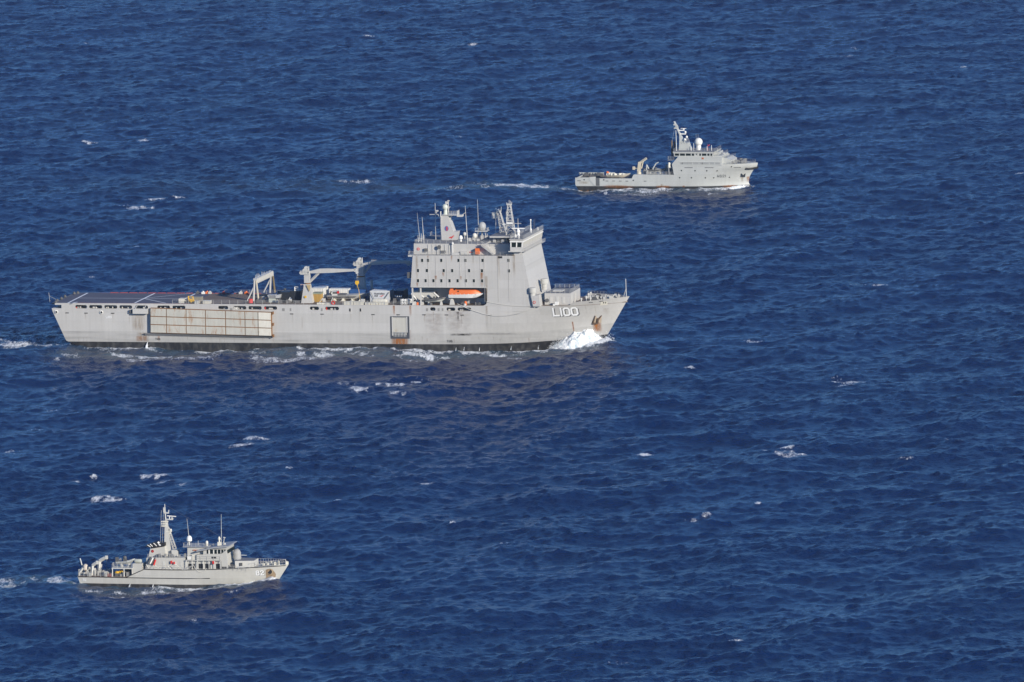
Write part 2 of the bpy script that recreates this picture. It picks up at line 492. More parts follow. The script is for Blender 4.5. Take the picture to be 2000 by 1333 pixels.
def build_sea():
    z, dx, dy, jac = wave_fields()
    R_, C_ = 1520, 800
    # rows spread with distance, columns with the widening view
    ya, yb = 1820.0, 3990.0
    yy = ya * (yb / ya) ** np.linspace(0, 1, R_)
    hw = 175.0 + (yy - ya) / (yb - ya) * 140.0
    tt = np.linspace(-1, 1, C_)
    gx = hw[:, None] * tt[None, :]
    gy = np.repeat(yy[:, None], C_, 1)
    fx = ((gx - X_MIN) / (LX / NX)); fy = ((gy - Y_MIN) / (LY / NY))
    i = np.clip(fx.astype(int), 0, NX - 2); j = np.clip(fy.astype(int), 0, NY - 2)
    fx -= i; fy -= j
    def smp(a): return (a[i, j] * (1 - fx) + a[i + 1, j] * fx) * (1 - fy) + (a[i, j + 1] * (1 - fx) + a[i + 1, j + 1] * fx) * fy
    ex = np.clip((1 - np.abs(tt)) / .06, 0, 1)[None, :]
    ey = np.clip(np.minimum(np.linspace(0, 1, R_), np.linspace(1, 0, R_)) / .025, 0, 1)[:, None]
    win = (ex * ey); win = win * win * (3 - 2 * win)
    H = smp(z) * win; DX = smp(dx) * win; DY = smp(dy) * win; J = smp(jac)
    th = rad(HEADING); ct, st = math.cos(th), math.sin(th)
    n1 = smooth_noise(gx.shape, (420, 160), RNG); n2 = smooth_noise(gx.shape, (180, 70), RNG); n3 = smooth_noise(gx.shape, (900, 330), RNG)
    nz = .45 * n1 + .35 * n2 + .2 * n3
    # crests that break of themselves
    foam = np.clip((.34 - J) / .35, 0, 1) * .8
    foam *= np.clip((n2 - .5) * 4, 0, 1)
    for (u, v, w, h, k) in CRESTS:
        g = ground(u, v)
        s = F_PX / (g - CAM_POS).length
        sd = CAM_H / (g - CAM_POS).length
        if w < 24: k *= .78
        if v < 200: k *= .72
        ax = w / s / 2 * 1.5; ay = max(h / s / sd / 2 * 1.0, 2.2)
        q = ((gx - g.x) / ax) ** 2 + (((gy - g.y) + .12 * (gx - g.x)) / ay) ** 2
        e = np.exp(-q * 1.1)
        q2 = q * (.55 + .9 * n1)
        foam = np.maximum(foam, np.exp(-(q2 * .75) ** 2) * (.40 + .42 * k) * (.62 + .76 * n3))
        # thin lace left behind the crest
        q3 = ((gx - g.x + .4 * ax) / (ax * 1.9)) ** 2 + ((gy - g.y - 1.6 * ay) / (ay * 2.0)) ** 2
        foam = np.maximum(foam, np.exp(-q3 ** 2) * .42 * k * (.5 + n2))
        H += .35 * k * np.exp(-q * .8)
    aer = np.zeros_like(gx)
    def local(k):
        o = ship_frame(k)
        X = gx - o.x; Y = gy - o.y
        return X * ct - Y * st, X * st + Y * ct
    def sg(x): return 1 / (1 + np.exp(-np.clip(x, -40, 40)))
    for k, xs, xb, hb, le, amp in (('L', -84, 78, 13.1, 55, 1.0), ('M', -25, 21, 4.9, 18, .55), ('A', -31, 27, 7.0, 20, .6)):
        lx, ly = local(k)
        ay_ = np.abs(ly)
        t = np.clip((xb - lx) / le, 0, 1)
        hbx = hb * (1 - (1 - t) ** 2.0)
        out = ay_ - hbx                       # distance off the side
        aft = np.clip(xb - lx, 0, None)       # distance behind the stem
        inl = sg((xb + 1 - lx) / .6) * sg((lx - xs) / 2.0)
        sc = {'L': 1.0, 'M': .42, 'A': .5}[k]
        # bow wave hump, then the hollow and second crest
        crest_off = 1.0 * sc + .07 * aft
        wdt = (2.0 + .03 * aft) * sc + .6
        bw = np.exp(-((out - crest_off) / wdt) ** 2) * inl
        H += amp * bw * (2.1 * np.exp(-aft / (12 * sc)) + .45 * np.exp(-aft / (70 * sc)) * np.cos(aft / (11 * sc) - .6)) * win
        # foam: bright at the bow, torn strips along the side
        f = bw * (1.6 * np.exp(-aft / (14 * sc)) + .62 * np.exp(-aft / (120 * sc)) * (.35 + 1.3 * nz))
        near = np.exp(-(np.clip(out, 0, None) / (9.0 * sc + 1.5)) ** 2) * inl * (out > -3)
        pat = np.clip((nz - .36) * 3.4, 0, 1)
        f = np.maximum(f, near * (.34 + .60 * pat) * np.where(lx > xs + 6, 1.0, .8))
        off2 = np.exp(-((out - (8 + .06 * aft) * (.4 + .6 * sc)) / (6.0 * sc + 1.2)) ** 2) * inl
        f = np.maximum(f, off2 * (.24 + .60 * pat) * np.clip(aft / (10 * sc), 0, 1))
        far_ = np.exp(-((out - (19 + .05 * aft) * (.4 + .6 * sc)) / (7.5 * sc + 1.2)) ** 2) * inl
        f = np.maximum(f, far_ * np.clip((n2 - .45) * 4, 0, 1) * .66 * np.clip(aft / (14 * sc), 0, 1))
        # wake astern
        ast = np.clip(xs - lx, 0, None)
        wk = np.exp(-(np.abs(ly) / (hb * 1.3 + .14 * ast)) ** 4) * (lx < xs + 3) * np.exp(-ast / (90 * sc + 30))
        f = np.maximum(f, wk * (.46 + .5 * pat) * {'L': .8, 'M': 1.12, 'A': 1.12}[k])
        arm = np.exp(-((ay_ - hb - 1 - .16 * ast) / (1.5 + .02 * ast)) ** 2) * (lx < xs + 1) * np.exp(-ast / (80 * sc))
        f = np.maximum(f, arm * (.1 + .6 * pat))
        foam = np.maximum(foam, f)
        aer = np.maximum(aer, np.clip(np.maximum(wk * {'L': .6, 'M': 1.0, 'A': 1.0}[k], np.maximum(near, off2) * .7 * sg((xb - lx) / 4)), 0, 1))
    X = gx + DX; Y = gy + DY
    n = R_ * C_
    co = np.empty((n, 3), np.float32)
    co[:, 0] = X.ravel(); co[:, 1] = Y.ravel(); co[:, 2] = H.ravel()
    idx = np.arange(n).reshape(R_, C_)
    q = np.stack([idx[:-1, :-1], idx[:-1, 1:], idx[1:, 1:], idx[1:, :-1]], -1).reshape(-1, 4)
    per = np.concatenate([idx[0, :-1], idx[:-1, -1], idx[-1, :0:-1], idx[:0:-1, 0]])
    cx, cy = 0.0, 2850.0
    pc = co[per].copy(); d = pc[:, :2] - np.array([cx, cy]); r = np.hypot(d[:, 0], d[:, 1])[:, None]
    rings = []; quads = [q]; last = per; base = n
    for R in (2500.0, 6000.0, 14000.0):
        w = np.empty_like(pc); w[:, :2] = np.array([cx, cy]) + d / r * R; w[:, 2] = 0
        rings.append(w); cur = np.arange(len(per)) + base; base += len(per)
        quads.append(np.stack([last, np.roll(last, -1), np.roll(cur, -1), cur], -1)[:, ::-1]); last = cur
    co = np.concatenate([co] + rings); q = np.concatenate(quads)
    me = bpy.data.meshes.new('sea')
    me.vertices.add(len(co)); me.vertices.foreach_set('co', co.ravel())
    me.loops.add(q.size); me.loops.foreach_set('vertex_index', q.ravel().astype(np.int32))
    me.polygons.add(len(q)); me.polygons.foreach_set('loop_start', np.arange(0, q.size, 4, dtype=np.int32))
    me.polygons.foreach_set('use_smooth', np.ones(len(q), bool))
    for nm, a in (('foam', foam), ('aerated', aer)):
        at = me.attributes.new(nm, 'FLOAT', 'POINT')
        buf = np.zeros(len(co), np.float32); buf[:n] = np.clip(a, 0, 1).ravel().astype(np.float32)
        at.data.foreach_set('value', buf)
    me.update(); me.validate()
    ob = bpy.data.objects.new('sea', me); COL.objects.link(ob)
    ob['kind'] = 'structure'
    return ob

def sea_material():
    m = bpy.data.materials.new('sea_water'); t, N, L = nt(m)
    tc = N.new('ShaderNodeTexCoord').outputs['Object']
    fo = N.new('ShaderNodeAttribute'); fo.attribute_name = 'foam'
    ae = N.new('ShaderNodeAttribute'); ae.attribute_name = 'aerated'
    # ripples too small for the mesh
    r1 = noise(N, L, tc, .55, 3, .6, (1, .75, 1)); r2 = noise(N, L, tc, 1.9, 3, .6, (1, .7, 1))
    bp = N.new('ShaderNodeBump'); bp.inputs['Strength'].default_value = 1.0; bp.inputs['Distance'].default_value = 1.5
    patch = ramp(N, L, noise(N, L, tc, .02, 3, .55, (1, .4, 1)), .3, .7)
    L.new(mth(N, L, 'MULTIPLY_ADD', patch, .55, .5), bp.inputs['Strength'])
    L.new(mth(N, L, 'MULTIPLY_ADD', r1, .8, mth(N, L, 'MULTIPLY', r2, .26)), bp.inputs['Height'])
    gust = noise(N, L, tc, .012, 3, .5)
    base = mixc(N, L, gust, (.0021, .0143, .066), (.0033, .0190, .077))
    base = mixc(N, L, mth(N, L, 'MULTIPLY', ae.outputs['Fac'], mth(N, L, 'MULTIPLY', ramp(N, L, noise(N, L, tc, .14, 4, .6, (1, .5, 1)), .38, .68), .55)), base, (.06, .12, .135))
    base = mixc(N, L, mth(N, L, 'MULTIPLY', ae.outputs['Fac'], .42), base, (.10, .155, .175))
    w = N.new('ShaderNodeBsdfPrincipled')
    L.new(base, w.inputs['Base Color']); w.inputs['IOR'].default_value = 1.333
    L.new(mth(N, L, 'MULTIPLY_ADD', gust, .10, .22), w.inputs['Roughness'])
    L.new(bp.outputs[0], w.inputs['Normal'])
    # foam: torn lace where the attribute is high
    n1 = noise(N, L, tc, .7, 5, .72, (1, .30, 1)); n2 = noise(N, L, tc, 2.1, 4, .65, (1, .32, 1))
    nn = mth(N, L, 'MULTIPLY_ADD', n2, .5, mth(N, L, 'MULTIPLY', n1, .5))
    th = mth(N, L, 'SUBTRACT', .86, mth(N, L, 'MULTIPLY', fo.outputs['Fac'], .66))
    fac = mth(N, L, 'MULTIPLY', mth(N, L, 'SUBTRACT', nn, th), 5.5, clamp=True)
    fac = mth(N, L, 'MULTIPLY', fac, ramp(N, L, fo.outputs['Fac'], .06, .35))
    fac = mth(N, L, 'MULTIPLY', fac, mth(N, L, 'MULTIPLY_ADD', ramp(N, L, n1, .38, .62), .45, .5))
    fm = N.new('ShaderNodeBsdfPrincipled'); fm.inputs['Base Color'].default_value = (.78, .81, .84, 1); fm.inputs['Roughness'].default_value = .9
    b2 = N.new('ShaderNodeBump'); b2.inputs['Strength'].default_value = .8; b2.inputs['Distance'].default_value = .6
    L.new(n2, b2.inputs['Height']); L.new(b2.outputs[0], fm.inputs['Normal'])
    mx = N.new('ShaderNodeMixShader'); L.new(fac, mx.inputs[0]); L.new(w.outputs[0], mx.inputs[1]); L.new(fm.outputs[0], mx.inputs[2])
    o = N.new('ShaderNodeOutputMaterial'); L.new(mx.outputs[0], o.inputs[0])
    return m
SEA = build_sea()
SEA.data.materials.append(sea_material())
# ------------------------------------------------------------------ shared paints
GREY = (.468, .456, .428)
M_SUP = paint('ship_grey', GREY, .5, .06, .10, plates=True)
M_SUP2 = paint('ship_grey_light', (.51, .50, .465), .5, .05, .08)
M_DARK = paint('dark_opening', (.018, .02, .024), .6, .05, .05)
M_GLASS = paint('window_glass', (.012, .02, .022), .25, .02, 0, spec=.12)
M_ROOF = paint('roof_deck_grey', (.17, .175, .19), .75, .15, 0)
M_WHITE = paint('white_paint', (.76, .75, .70), .45, .05, .08)
M_CREAM = paint('cream_gel', (.66, .63, .53), .5, .06, .10)
M_DECK = paint('flight_deck_blue_grey', (.085, .09, .125), .8, .15, 0)
M_DECKB = paint('deck_brown_grey', (.16, .12, .092), .8, .25, 0)
M_RAIL = paint('rail_grey', (.42, .42, .40), .5, .05, 0)
M_ORANGE = paint('lifeboat_orange', (.72, .17, .045), .45, .06, .05)
M_RED = paint('red_paint', (.55, .035, .03), .5, .08, .05)
M_REDLINE = paint('faded_red_line', (.33, .07, .075), .6, .2, 0)
M_BLACK = paint('black_rubber', (.016, .016, .018), .6, .1, 0)
M_BLUE = paint('blue_paint', (.03, .10, .27), .5, .1, .1)
M_NAVY = paint('navy_container', (.016, .028, .055), .5, .1, .1)
M_YELLOW = paint('yellow_paint', (.72, .42, .03), .45, .08, .05)
M_GOLD = paint('ochre_tarpaulin', (.42, .26, .07), .7, .2, .3)
M_STEEL = paint('galvanised_steel', (.42, .42, .41), .4, .1, .05)
M_GUNMETAL = paint('dark_machinery', (.10, .10, .10), .55, .2, .05)
M_ROPE = paint('pale_rope', (.62, .60, .54), .8, .05, 0)
M_LETTER = paint('white_lettering', (.82, .82, .80), .5, .02, .02)
M_SHADE = paint('letter_shade', (.055, .055, .058), .55, .05, 0)
M_INK = paint('black_lettering', (.02, .02, .022), .55, .05, 0)
M_PANEL = paint('raft_panel', (.47, .455, .395), .6, .14, .16, dirt=(.30, .13, .035), dirty=.75)
M_PANEL_LIT = paint('raft_end_panel_lit', (.66, .63, .54), .6, .1, .14, dirt=(.30, .13, .04), dirty=.7)  # rusty end column, its brighter sunlit look put into the base colour
M_RUSTSEAM = paint('rusty_seam', (.20, .095, .035), .85, .3, .2)
M_RUST = stain('rust_stain', (.44, .15, .022), .38)
M_TAN = stain('tan_stain', (.36, .24, .12), .48)
M_SCUFF = stain('dark_scuff', (.05, .045, .045), .5, (.7, .7, .7))
M_PINK = stain('pinkish_stain', (.34, .25, .21), .5, (.35, .35, .8), .25)
M_SCORCH = paint('scorched_steel', (.20, .15, .10), .7, .3, .3)

# ================================================================== the landing ship
L = Ship('landing_ship', 'long grey landing ship numbered L100 with tall block superstructure and flight deck', *SHIP_SPECS['L'], 13.35)
LR = L.root
YS = -13.1
ZA, ZB, ZD = 11.72, 12.78, 13.35     # sill and head of the side openings, upper deck
bow_t = L.p(1229, 580, 0); bow_b = L.p(1185, 657, 0)
def l_stem(z): return bow_b.x + (z - bow_b.z) * (bow_t.x - bow_b.x) / (bow_t.z - bow_b.z) if z < 50 else bow_t.x
st_t = L.p(103, 604, -12); st_b = L.p(131, 665, -12)
def l_stern(z):
    if z > 50: return st_t.x
    return st_t.x + (min(st_t.z, max(z, st_b.z)) - st_t.z) * (st_b.x - st_t.x) / (st_b.z - st_t.z) + max(0, st_b.z - z) * 2.2
def l_half(x, z):
    k = min(1.2, max(0, z / 13.35))
    lf = 58 - 28 * k
    t = min(1, max(0, (l_stem(min(z, 15)) - x) / lf))
    p = 1.9 + .4 * k
    b = 13.1 * (1 - (1 - t) ** p)
    if z < 3:                                   # rise of the stern counter and turn of the bilge
        b -= 0.25 * (3 - z) * (.3 if x > -70 else .6)
    return max(b, 0)
surfL = lambda x, z: -l_half(x, z)
M_HULL_L = hull_paint('landing_ship_hull', GREY, 1.62, bowrise=.0016, xb=46, band=4.9)
SSH = [0, .03, .08, .15, .25, .35, .45, .55, .62, .68, .73, .77, .81, .85, .88, .91, .935, .955, .97, .982, .991, 1.0]
mb = MB(); hull_piece(mb, l_half, l_stern, l_stem, -3.5, lambda x: ZA, SSH, 14)
hull = part('hull', mb, M_HULL_L, LR, 35)
# bow plating with the bulwark
xA = L.x(962, 600)
def l_top(x):
    if x < 70.6: return ZD
    if x < 71.6: return ZD + (x - 70.6) * 1.05
    return 14.4 + (x - 71.6) / 14.6 * .5
ssb = [0] + [i / 16 for i in range(1, 10)] + [.6, .61, .62, .66, .7, .75, .8, .85, .89, .93, .96, .98, 1.0]
mb = MB(); hull_piece(mb, l_half, lambda z: xA, l_stem, ZA + .001, l_top, ssb, 4, cap_top=False, ends=False)
part('bow_plating', mb, M_HULL_L, LR, 35)
# side band with its openings (starboard), plain band (port)
OPEN = [(147, 170), (174, 199.6), (203.6, 229), (233, 258), (264, 289), (307, 332), (336.6, 362), (426, 445.6), (456, 481), (485, 511), (515.5, 541), (605, 623), (635, 662), (840, 850.5), (872, 889), (893.6, 920)]
mb = MB(); yo, yi = YS - .004, YS + .3
xs0 = L.x(120, 602)
edges = [xs0]
for a, b in OPEN: edges += [L.x(a, 602), L.x(b, 603)]
edges.append(xA + .003)
for i in range(0, len(edges), 2):
    mb.box(edges[i], edges[i + 1], yo, yi, ZA + .001, ZB)
    if i: 
        e0, e1 = edges[i - 1], edges[i]; c = .3
        for ex, sx in ((e0, 1), (e1, -1)):
            mb.xz([(ex, ZA + .001), (ex + sx * c, ZA + .001), (ex, ZA + c)], yo, yi)
            mb.xz([(ex, ZB), (ex + sx * c, ZB), (ex, ZB - c)], yo, yi)
mb.box(L.x(107, 594), xA + .003, yo, yi, ZB, ZD)
part('side_plating', mb, M_HULL_L, LR)
mb = MB(); mb.box(xs0, xA, 12.8, 13.1, ZA + .001, ZD)
mb.box(xs0 + .2, xs0 + .5, YS + .3, 12.8, ZA + .001, ZD - .3)
part('side_plating', mb, M_HULL_L, LR)
mb = MB(); mb.box(xs0 + 2, xA, -9.6, -9.3, ZA + .001, ZB + .3)
part('mooring_deck_bulkhead', mb, M_SUP, LR)
mb = MB()                                     # bitts, rollers and lockers seen through the openings
for a, b in OPEN:
    for k in range(3):
        u = a + (b - a) * random.uniform(.1, .9); x = L.x(u, 603)
        if random.random() < .5: mb.tube((x, -11.9, ZA), (x, -11.9, ZA + random.uniform(.4, .7)), .18, .18, 8)
        else: mb.box(x - .35, x + .35, -11.9, -11.2, ZA, ZA + random.uniform(.25, .6))
mf_ = part('mooring_fittings', mb, M_SUP, LR); mf_.ob['kind'] = 'stuff'
for (a, v0, v1) in ((168, 600, 605), (458, 600, 607), (462, 600, 607), (517, 600, 606.5), (637, 600.5, 607), (148.5, 600, 605)):
    mb = MB(); L.bx(mb, a, v0, a + 1.8, v1, -12.7, -12.6); part('lifebuoy_locker', mb, M_RED if a in (517, 637, 148.5) else M_WHITE, LR)
# decks
xf = L.x(372, 594)
mb = MB(); mb.box(L.x(107, 594), xf, -12.78, 12.78, ZD - .25, ZD + .01)
fd = part('flight_deck', mb, M_DECK, LR)
mb = MB()
xw = L.x(1059, 598)
for x0, x1 in ((xf + .003, L.x(800, 597)), (L.x(800, 597) + .003, xA)):
    mb.box(x0, x1, -12.78, 12.78, ZD - .25, ZD)
N_ = 24; pts = [xA + (bow_t.x - .5 - xA) * i / N_ for i in range(N_ + 1)]
for x0, x1 in zip(pts[:-1], pts[1:]):
    w0, w1 = max(.05, l_half(x0, ZD) - .12), max(.05, l_half(x1, ZD) - .12)
    mb.hexa([(x0, -w0, ZD - .25), (x1, -w1, ZD - .25), (x1, w1, ZD - .25), (x0, w0, ZD - .25)], [(x0, -w0, ZD), (x1, -w1, ZD), (x1, w1, ZD), (x0, w0, ZD)])
part('upper_deck', mb, M_DECKB, LR)
# flight deck markings
def dline(mb, a, b, w, z):
    p, q = L.d(*a, z), L.d(*b, z); p.z = q.z = z
    t = (q - p).normalized(); n = Vector((-t.y, t.x, 0)) * w / 2
    mb.add([p + n, q + n, q - n, p - n], [(0, 1, 2, 3)])
for k, (a, b, w) in enumerate([((133, 592), (171, 572.7), .6), ((263, 592.2), (302, 573.4), .6), ((356, 587), (381, 574), .6), ((152, 582.4), (352, 583.8), .35), ((282, 583.6), (324, 592.6), .4), ((286, 582.4), (372, 573.6), .35), ((140, 592.8), (151, 590.2), .7)]):
    mb = MB(); dline(mb, a, b, w, ZD + .018 + .003 * k); part('deck_line', mb, M_LETTER, fd)
for yy, w in ((-12.45, .4), (12.45, .4)):
    mb = MB(); mb.box(L.x(150, 593), xf, yy - w / 2, yy + w / 2, ZD + .012, ZD + .016); part('deck_edge_line', mb, M_REDLINE, fd)
mb = MB()
for i in range(16):                            # folded safety net frames along the far side
    x = L.x(170, 575) + i * 3.0
    mb.box(x, x + 2.4, 12.85, 13.6, ZD - .1, ZD + .14)
part('safety_net_frames', mb, M_REDLINE, fd)
mb = MB()
for i in range(9):
    y = -12 + i * 2.9; x = L.x(107, 594)
    mb.box(x - 1.3, x - .05, y, y + 2.6, ZD - .55, ZD - .12)
part('stern_net_frames', mb, M_GUNMETAL, fd)
mb = MB()
for (u, v) in ((109, 592), (112, 589), (120, 585), (127, 581), (145, 575), (152, 574)):
    q = L.d(u, v); mb = MB(); mb.lathe((q.x, q.y, ZD), [(.45, 0), (.5, .3), (.28, .6), (.3, .75)], 8); part('stern_bollard', mb, M_GUNMETAL, LR)
mb = MB(); q = L.p(98, 604, 0); mb.tube((q.x, 0, ZA), (q.x - .3, 0, ZA + 3.2), .06); mb.tube((q.x + 4, 0, ZA), (q.x - .2, 0, ZA + 2.2), .04)
part('ensign_staff', mb, M_RAIL, LR)
mb = MB()
for (u0, u1) in ((336, 592), (636, 800)):
    mb.rail([(L.x(u0, 594), -12.7, ZD), (L.x(u1, 596), -12.7, ZD)], 1.15, 2.6)
mb.rail([(xf + 4, 12.6, ZD), (L.x(830, 580, 12.6), 12.6, ZD)], 1.15, 2.6)
part('deck_rail', mb, M_RAIL, LR)
# hull slits, fairleads, doors
for (u, v) in ((131, 611.6), (168, 612), (220, 612.3), (569.5, 613.6), (629, 614), (728.5, 615), (777.5, 615.3), (828, 615.4), (872, 615.6), (902.5, 616), (957, 616.3), (1147, 595), (1165, 594)):
    mb = MB(); 
    a = L.p(u - 3.4, v); b = L.p(u + 3.4, v); y0 = surfL(a.x, a.z); y1 = surfL(b.x, b.z)
    mb.hexa([(a.x, y0 - .03, a.z - .13), (b.x, y1 - .03, a.z - .13), (b.x, y1 + .3, a.z - .13), (a.x, y0 + .3, a.z - .13)], [(a.x, y0 - .03, a.z + .13), (b.x, y1 - .03, a.z + .13), (b.x, y1 + .3, a.z + .13), (a.x, y0 + .3, a.z + .13)])
    part('freeing_slot', mb, M_DARK, hull)
for (u, v) in ((110, 609.6), (198, 610.2), (253, 610.2)):
    q = L.p(u, v); mb = MB(); mb.lathe((q.x, YS, q.z), [(.52, .3), (.52, -.22), (.36, -.3)], 12, 'y'); f = part('mooring_fairlead', mb, M_WHITE, hull)
    mb = MB(); mb.lathe((q.x + .1, YS, q.z), [(.34, .2), (.34, -.32)], 12, 'y'); part('fairlead_eye', mb, M_DARK, f)
for (u0, u1) in ((682, 685), (702.5, 705.5)):
    mb = MB(); L.bx(mb, u0, 603, u1, 608.8, YS - .05, YS + .3); f = part('side_port', mb, M_DARK, hull)
    mb = MB(); L.bx(mb, u1, 603, u1 + .9, 608.8, YS - .07, YS + .3); part('frame', mb, M_SUP2, f)
for (u0, u1) in ((855, 858.5), (863, 866), (449, 454), (551, 556), (566, 569), (627, 630), (832, 836)):
    mb = MB(); L.bx(mb, u0, 602.5, u1, 608, YS - .04, YS + .2); part('louvre', mb, paint('louvre_grey', (.24, .235, .22)), hull)
# pilot door recess
mb = MB(); 
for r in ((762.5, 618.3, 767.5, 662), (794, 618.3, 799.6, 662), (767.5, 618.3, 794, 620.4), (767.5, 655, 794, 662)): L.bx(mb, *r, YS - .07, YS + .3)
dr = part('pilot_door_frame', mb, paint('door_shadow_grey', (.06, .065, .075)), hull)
mb = MB(); L.bx(mb, 767.6, 620.5, 793.9, 654.8, YS - .03, YS + .25); part('door_leaf', mb, paint('weathered_door', (.47, .455, .40), dirty=.4, dirt=(.34, .22, .08)), dr)
mb = MB(); L.bx(mb, 793.5, 619.5, 795.6, 650, YS - .16, YS - .08); part('door_jamb', mb, M_SUP2, dr)
mb = MB(); L.bx(mb, 765.3, 619.5, 767.3, 656, YS - .16, YS - .08); part('door_jamb', mb, M_SUP2, dr)
mb = MB()
for i in range(9):
    x = L.x(769 + i * 2.9, 654, YS - .3); mb.tube((x, YS - .3, L.z(775, 649)), (x, YS - .14, L.z(775, 658)), .09, .09, 4)
a, b = L.p(768.5, 649.5, YS - .3), L.p(793, 649.5, YS - .3); mb.tube((a.x, a.y, a.z), (b.x, b.y, a.z), .1, .1, 4)
part('ladder_grating', mb, M_STEEL, dr)
# ledge below the raft and the small sponson aft of it
mb = MB(); a = L.p(284, 650.5); b = L.p(530, 658)
mb.hexa([(a.x, YS - .003, a.z - .9), (b.x, YS - .003, b.z - .5), (b.x, YS + .2, b.z - .5), (a.x, YS + .2, a.z - .9)], [(a.x, YS - 1.25, a.z), (b.x, YS - 1.0, b.z), (b.x, YS + .2, b.z), (a.x, YS + .2, a.z)])
part('raft_shelf', mb, M_HULL_L, hull)
mb = MB(); L.bx(mb, 259, 604, 288, 613.4, YS - 1.3, YS + .2)
sp = part('side_sponson', mb, M_SUP2, hull)
mb = MB(); L.bx(mb, 252.5, 606, 259, 612, YS - .7, YS); part('sponson_bracket', mb, M_GUNMETAL, sp)
for u in (264, 281): 
    q = L.p(u, 604, YS - .6); mb = MB(); mb.tube(q, (q.x + .8, YS + .1, ZD), .1); part('sponson_stay', mb, M_STEEL, sp)
# stains
for u0, v0, u1, v1, t, b, m in [(763, 656, 799, 672.5, 1.0, .95, M_RUST), (1158, 630, 1175, 650, 1.0, .75, M_RUST), (256, 614, 285, 650, .30, .55, M_TAN), (266, 650, 292, 667, .5, .35, M_TAN), (264, 657, 291, 668, .4, .6, M_RUST), (308, 650, 313, 668, .6, .2, M_RUST),
                                (767, 597.5, 772, 618, .8, .45, M_RUST), (799, 597.5, 804, 620, .5, .3, M_RUST), (948, 598, 953, 650, .5, .1, M_TAN), (801, 645, 803, 675, .3, .3, M_RUST), (588, 620, 592, 648, .3, .2, M_TAN),
                                (1118.6, 628, 1121.6, 655, .9, .5, M_RUST), (640, 665, 645, 672, .5, .3, M_TAN), (1178, 602, 1190, 618, .3, .0, M_TAN)]:
    stain_patch(L, hull, surfL, u0, v0, u1, v1, t, b, m)
stain_patch(L, hull, surfL, 828, 613, 868, 662, .34, .2, M_PINK, 'hull_stain', .022); stain_patch(L, hull, surfL, 866, 608, 922, 655, .36, .16, M_PINK, 'hull_stain', .026)
stain_patch(L, hull, surfL, 891.5, 609, 897.5, 634, .9, .3, M_SCUFF, 'fender_scuff', .032); stain_patch(L, hull, surfL, 878, 652, 922, 656, 1, .9, M_SCUFF, 'fender_scuff', .032); stain_patch(L, hull, surfL, 905, 650, 1010, 655, .3, .2, M_SCUFF, 'fender_scuff', .036)
rs = random.Random(31)
for u, v in ((131, 612), (168, 612.4), (220, 612.8), (569.5, 614), (629, 614.5), (728.5, 615.5), (777.5, 616), (828, 616), (872, 616), (902.5, 616.5), (957, 617), (1147, 596), (1165, 595), (198, 612), (253, 612), (610, 608), (650, 608), (684, 609), (704, 609), (845, 610)):
    u += rs.uniform(-2, 2); stain_patch(L, hull, surfL, u - rs.uniform(.7, 1.3), v, u + rs.uniform(.7, 1.3), v + rs.uniform(12, 34), rs.uniform(.25, .5), 0, M_TAN)
for k_ in range(26):
    u = rs.uniform(120, 1150); v = rs.uniform(655, 662); stain_patch(L, hull, surfL, u - 1, v, u + 1, v + rs.uniform(6, 12), rs.uniform(.2, .45), .2, rs.choice((M_TAN, M_TAN, M_RUST)))
# writing on the hull
def mark(sh, parent, text, u0, vb, vt, surf, w, mat, name='pennant_number', shade=None, gap=.22, wide=1.0, slant=0.0, eps=.05):
    a = sh.p(u0, vb); t = sh.p(u0, vt)
    y = surf(a.x, a.z); a = sh.p(u0, vb, y); t = sh.p(u0, vt, y)
    h = t.z - a.z
    if shade:
        m_ = MB(); lettering(m_, text, a.x, a.z, h, w, surf, gap, h * .11, -h * .07, .03, slant, wide); part(name + '_shadow', m_, shade, parent)
    m_ = MB(); lettering(m_, text, a.x, a.z, h, w, surf, gap, 0, 0, eps + .03, slant, wide)
    return part(name, m_, mat, parent)
mark(L, hull, 'L100', 1082, 617.2, 602.2, surfL, .22, M_LETTER, shade=M_SHADE, gap=.27, wide=1.0)
mark(L, hull, 'L100', 207.3, 621.5, 617.8, surfL, .22, M_LETTER, gap=.26)
mark(L, hull, 'TUG', 304, 664, 660.8, surfL, .2, M_INK, 'tug_mark', gap=.5)
mark(L, hull, 'TUG', 873.5, 668.6, 664.8, surfL, .16, M_INK, 'tug_mark', gap=.45)
# anchor in its pocket
q = L.p(1167, 624); ya = surfL(q.x, q.z); q = L.p(1167, 624, ya)
def hull_pt(u, v, off=0.0):
    p_ = L.p(u, v); y = surfL(p_.x, p_.z)
    for _ in range(4): p_ = L.p(u, v, y); y = surfL(p_.x, p_.z)
    return Vector((p_.x, y - off, p_.z))
mb = MB(); mb.add([hull_pt(u, v, .05) for u, v in ((1157, 632), (1163, 617), (1168, 623), (1175.5, 616.5), (1174.5, 631.5), (1168, 630))], [(0, 1, 2, 3, 4, 5)]); mb.a = None
pk = part('anchor_pocket', mb, paint('pocket_tan', (.42, .34, .25), dirty=.5, dirt=(.25, .12, .04)), hull)
mb = MB(); f = .3
mb.bar(hull_pt(1168, 622, f), hull_pt(1167, 632, f), .5)
mb.tube(hull_pt(1167, 631.5, f), hull_pt(1158, 632.5, f), .3, .22); mb.tube(hull_pt(1158, 632.5, f), hull_pt(1163, 617, f), .3, .12); mb.tube(hull_pt(1168, 625, f), hull_pt(1175.5, 616.5, f), .3, .12)
part('anchor', mb, paint('rusty_anchor', (.10, .065, .045), .8, .3), hull)
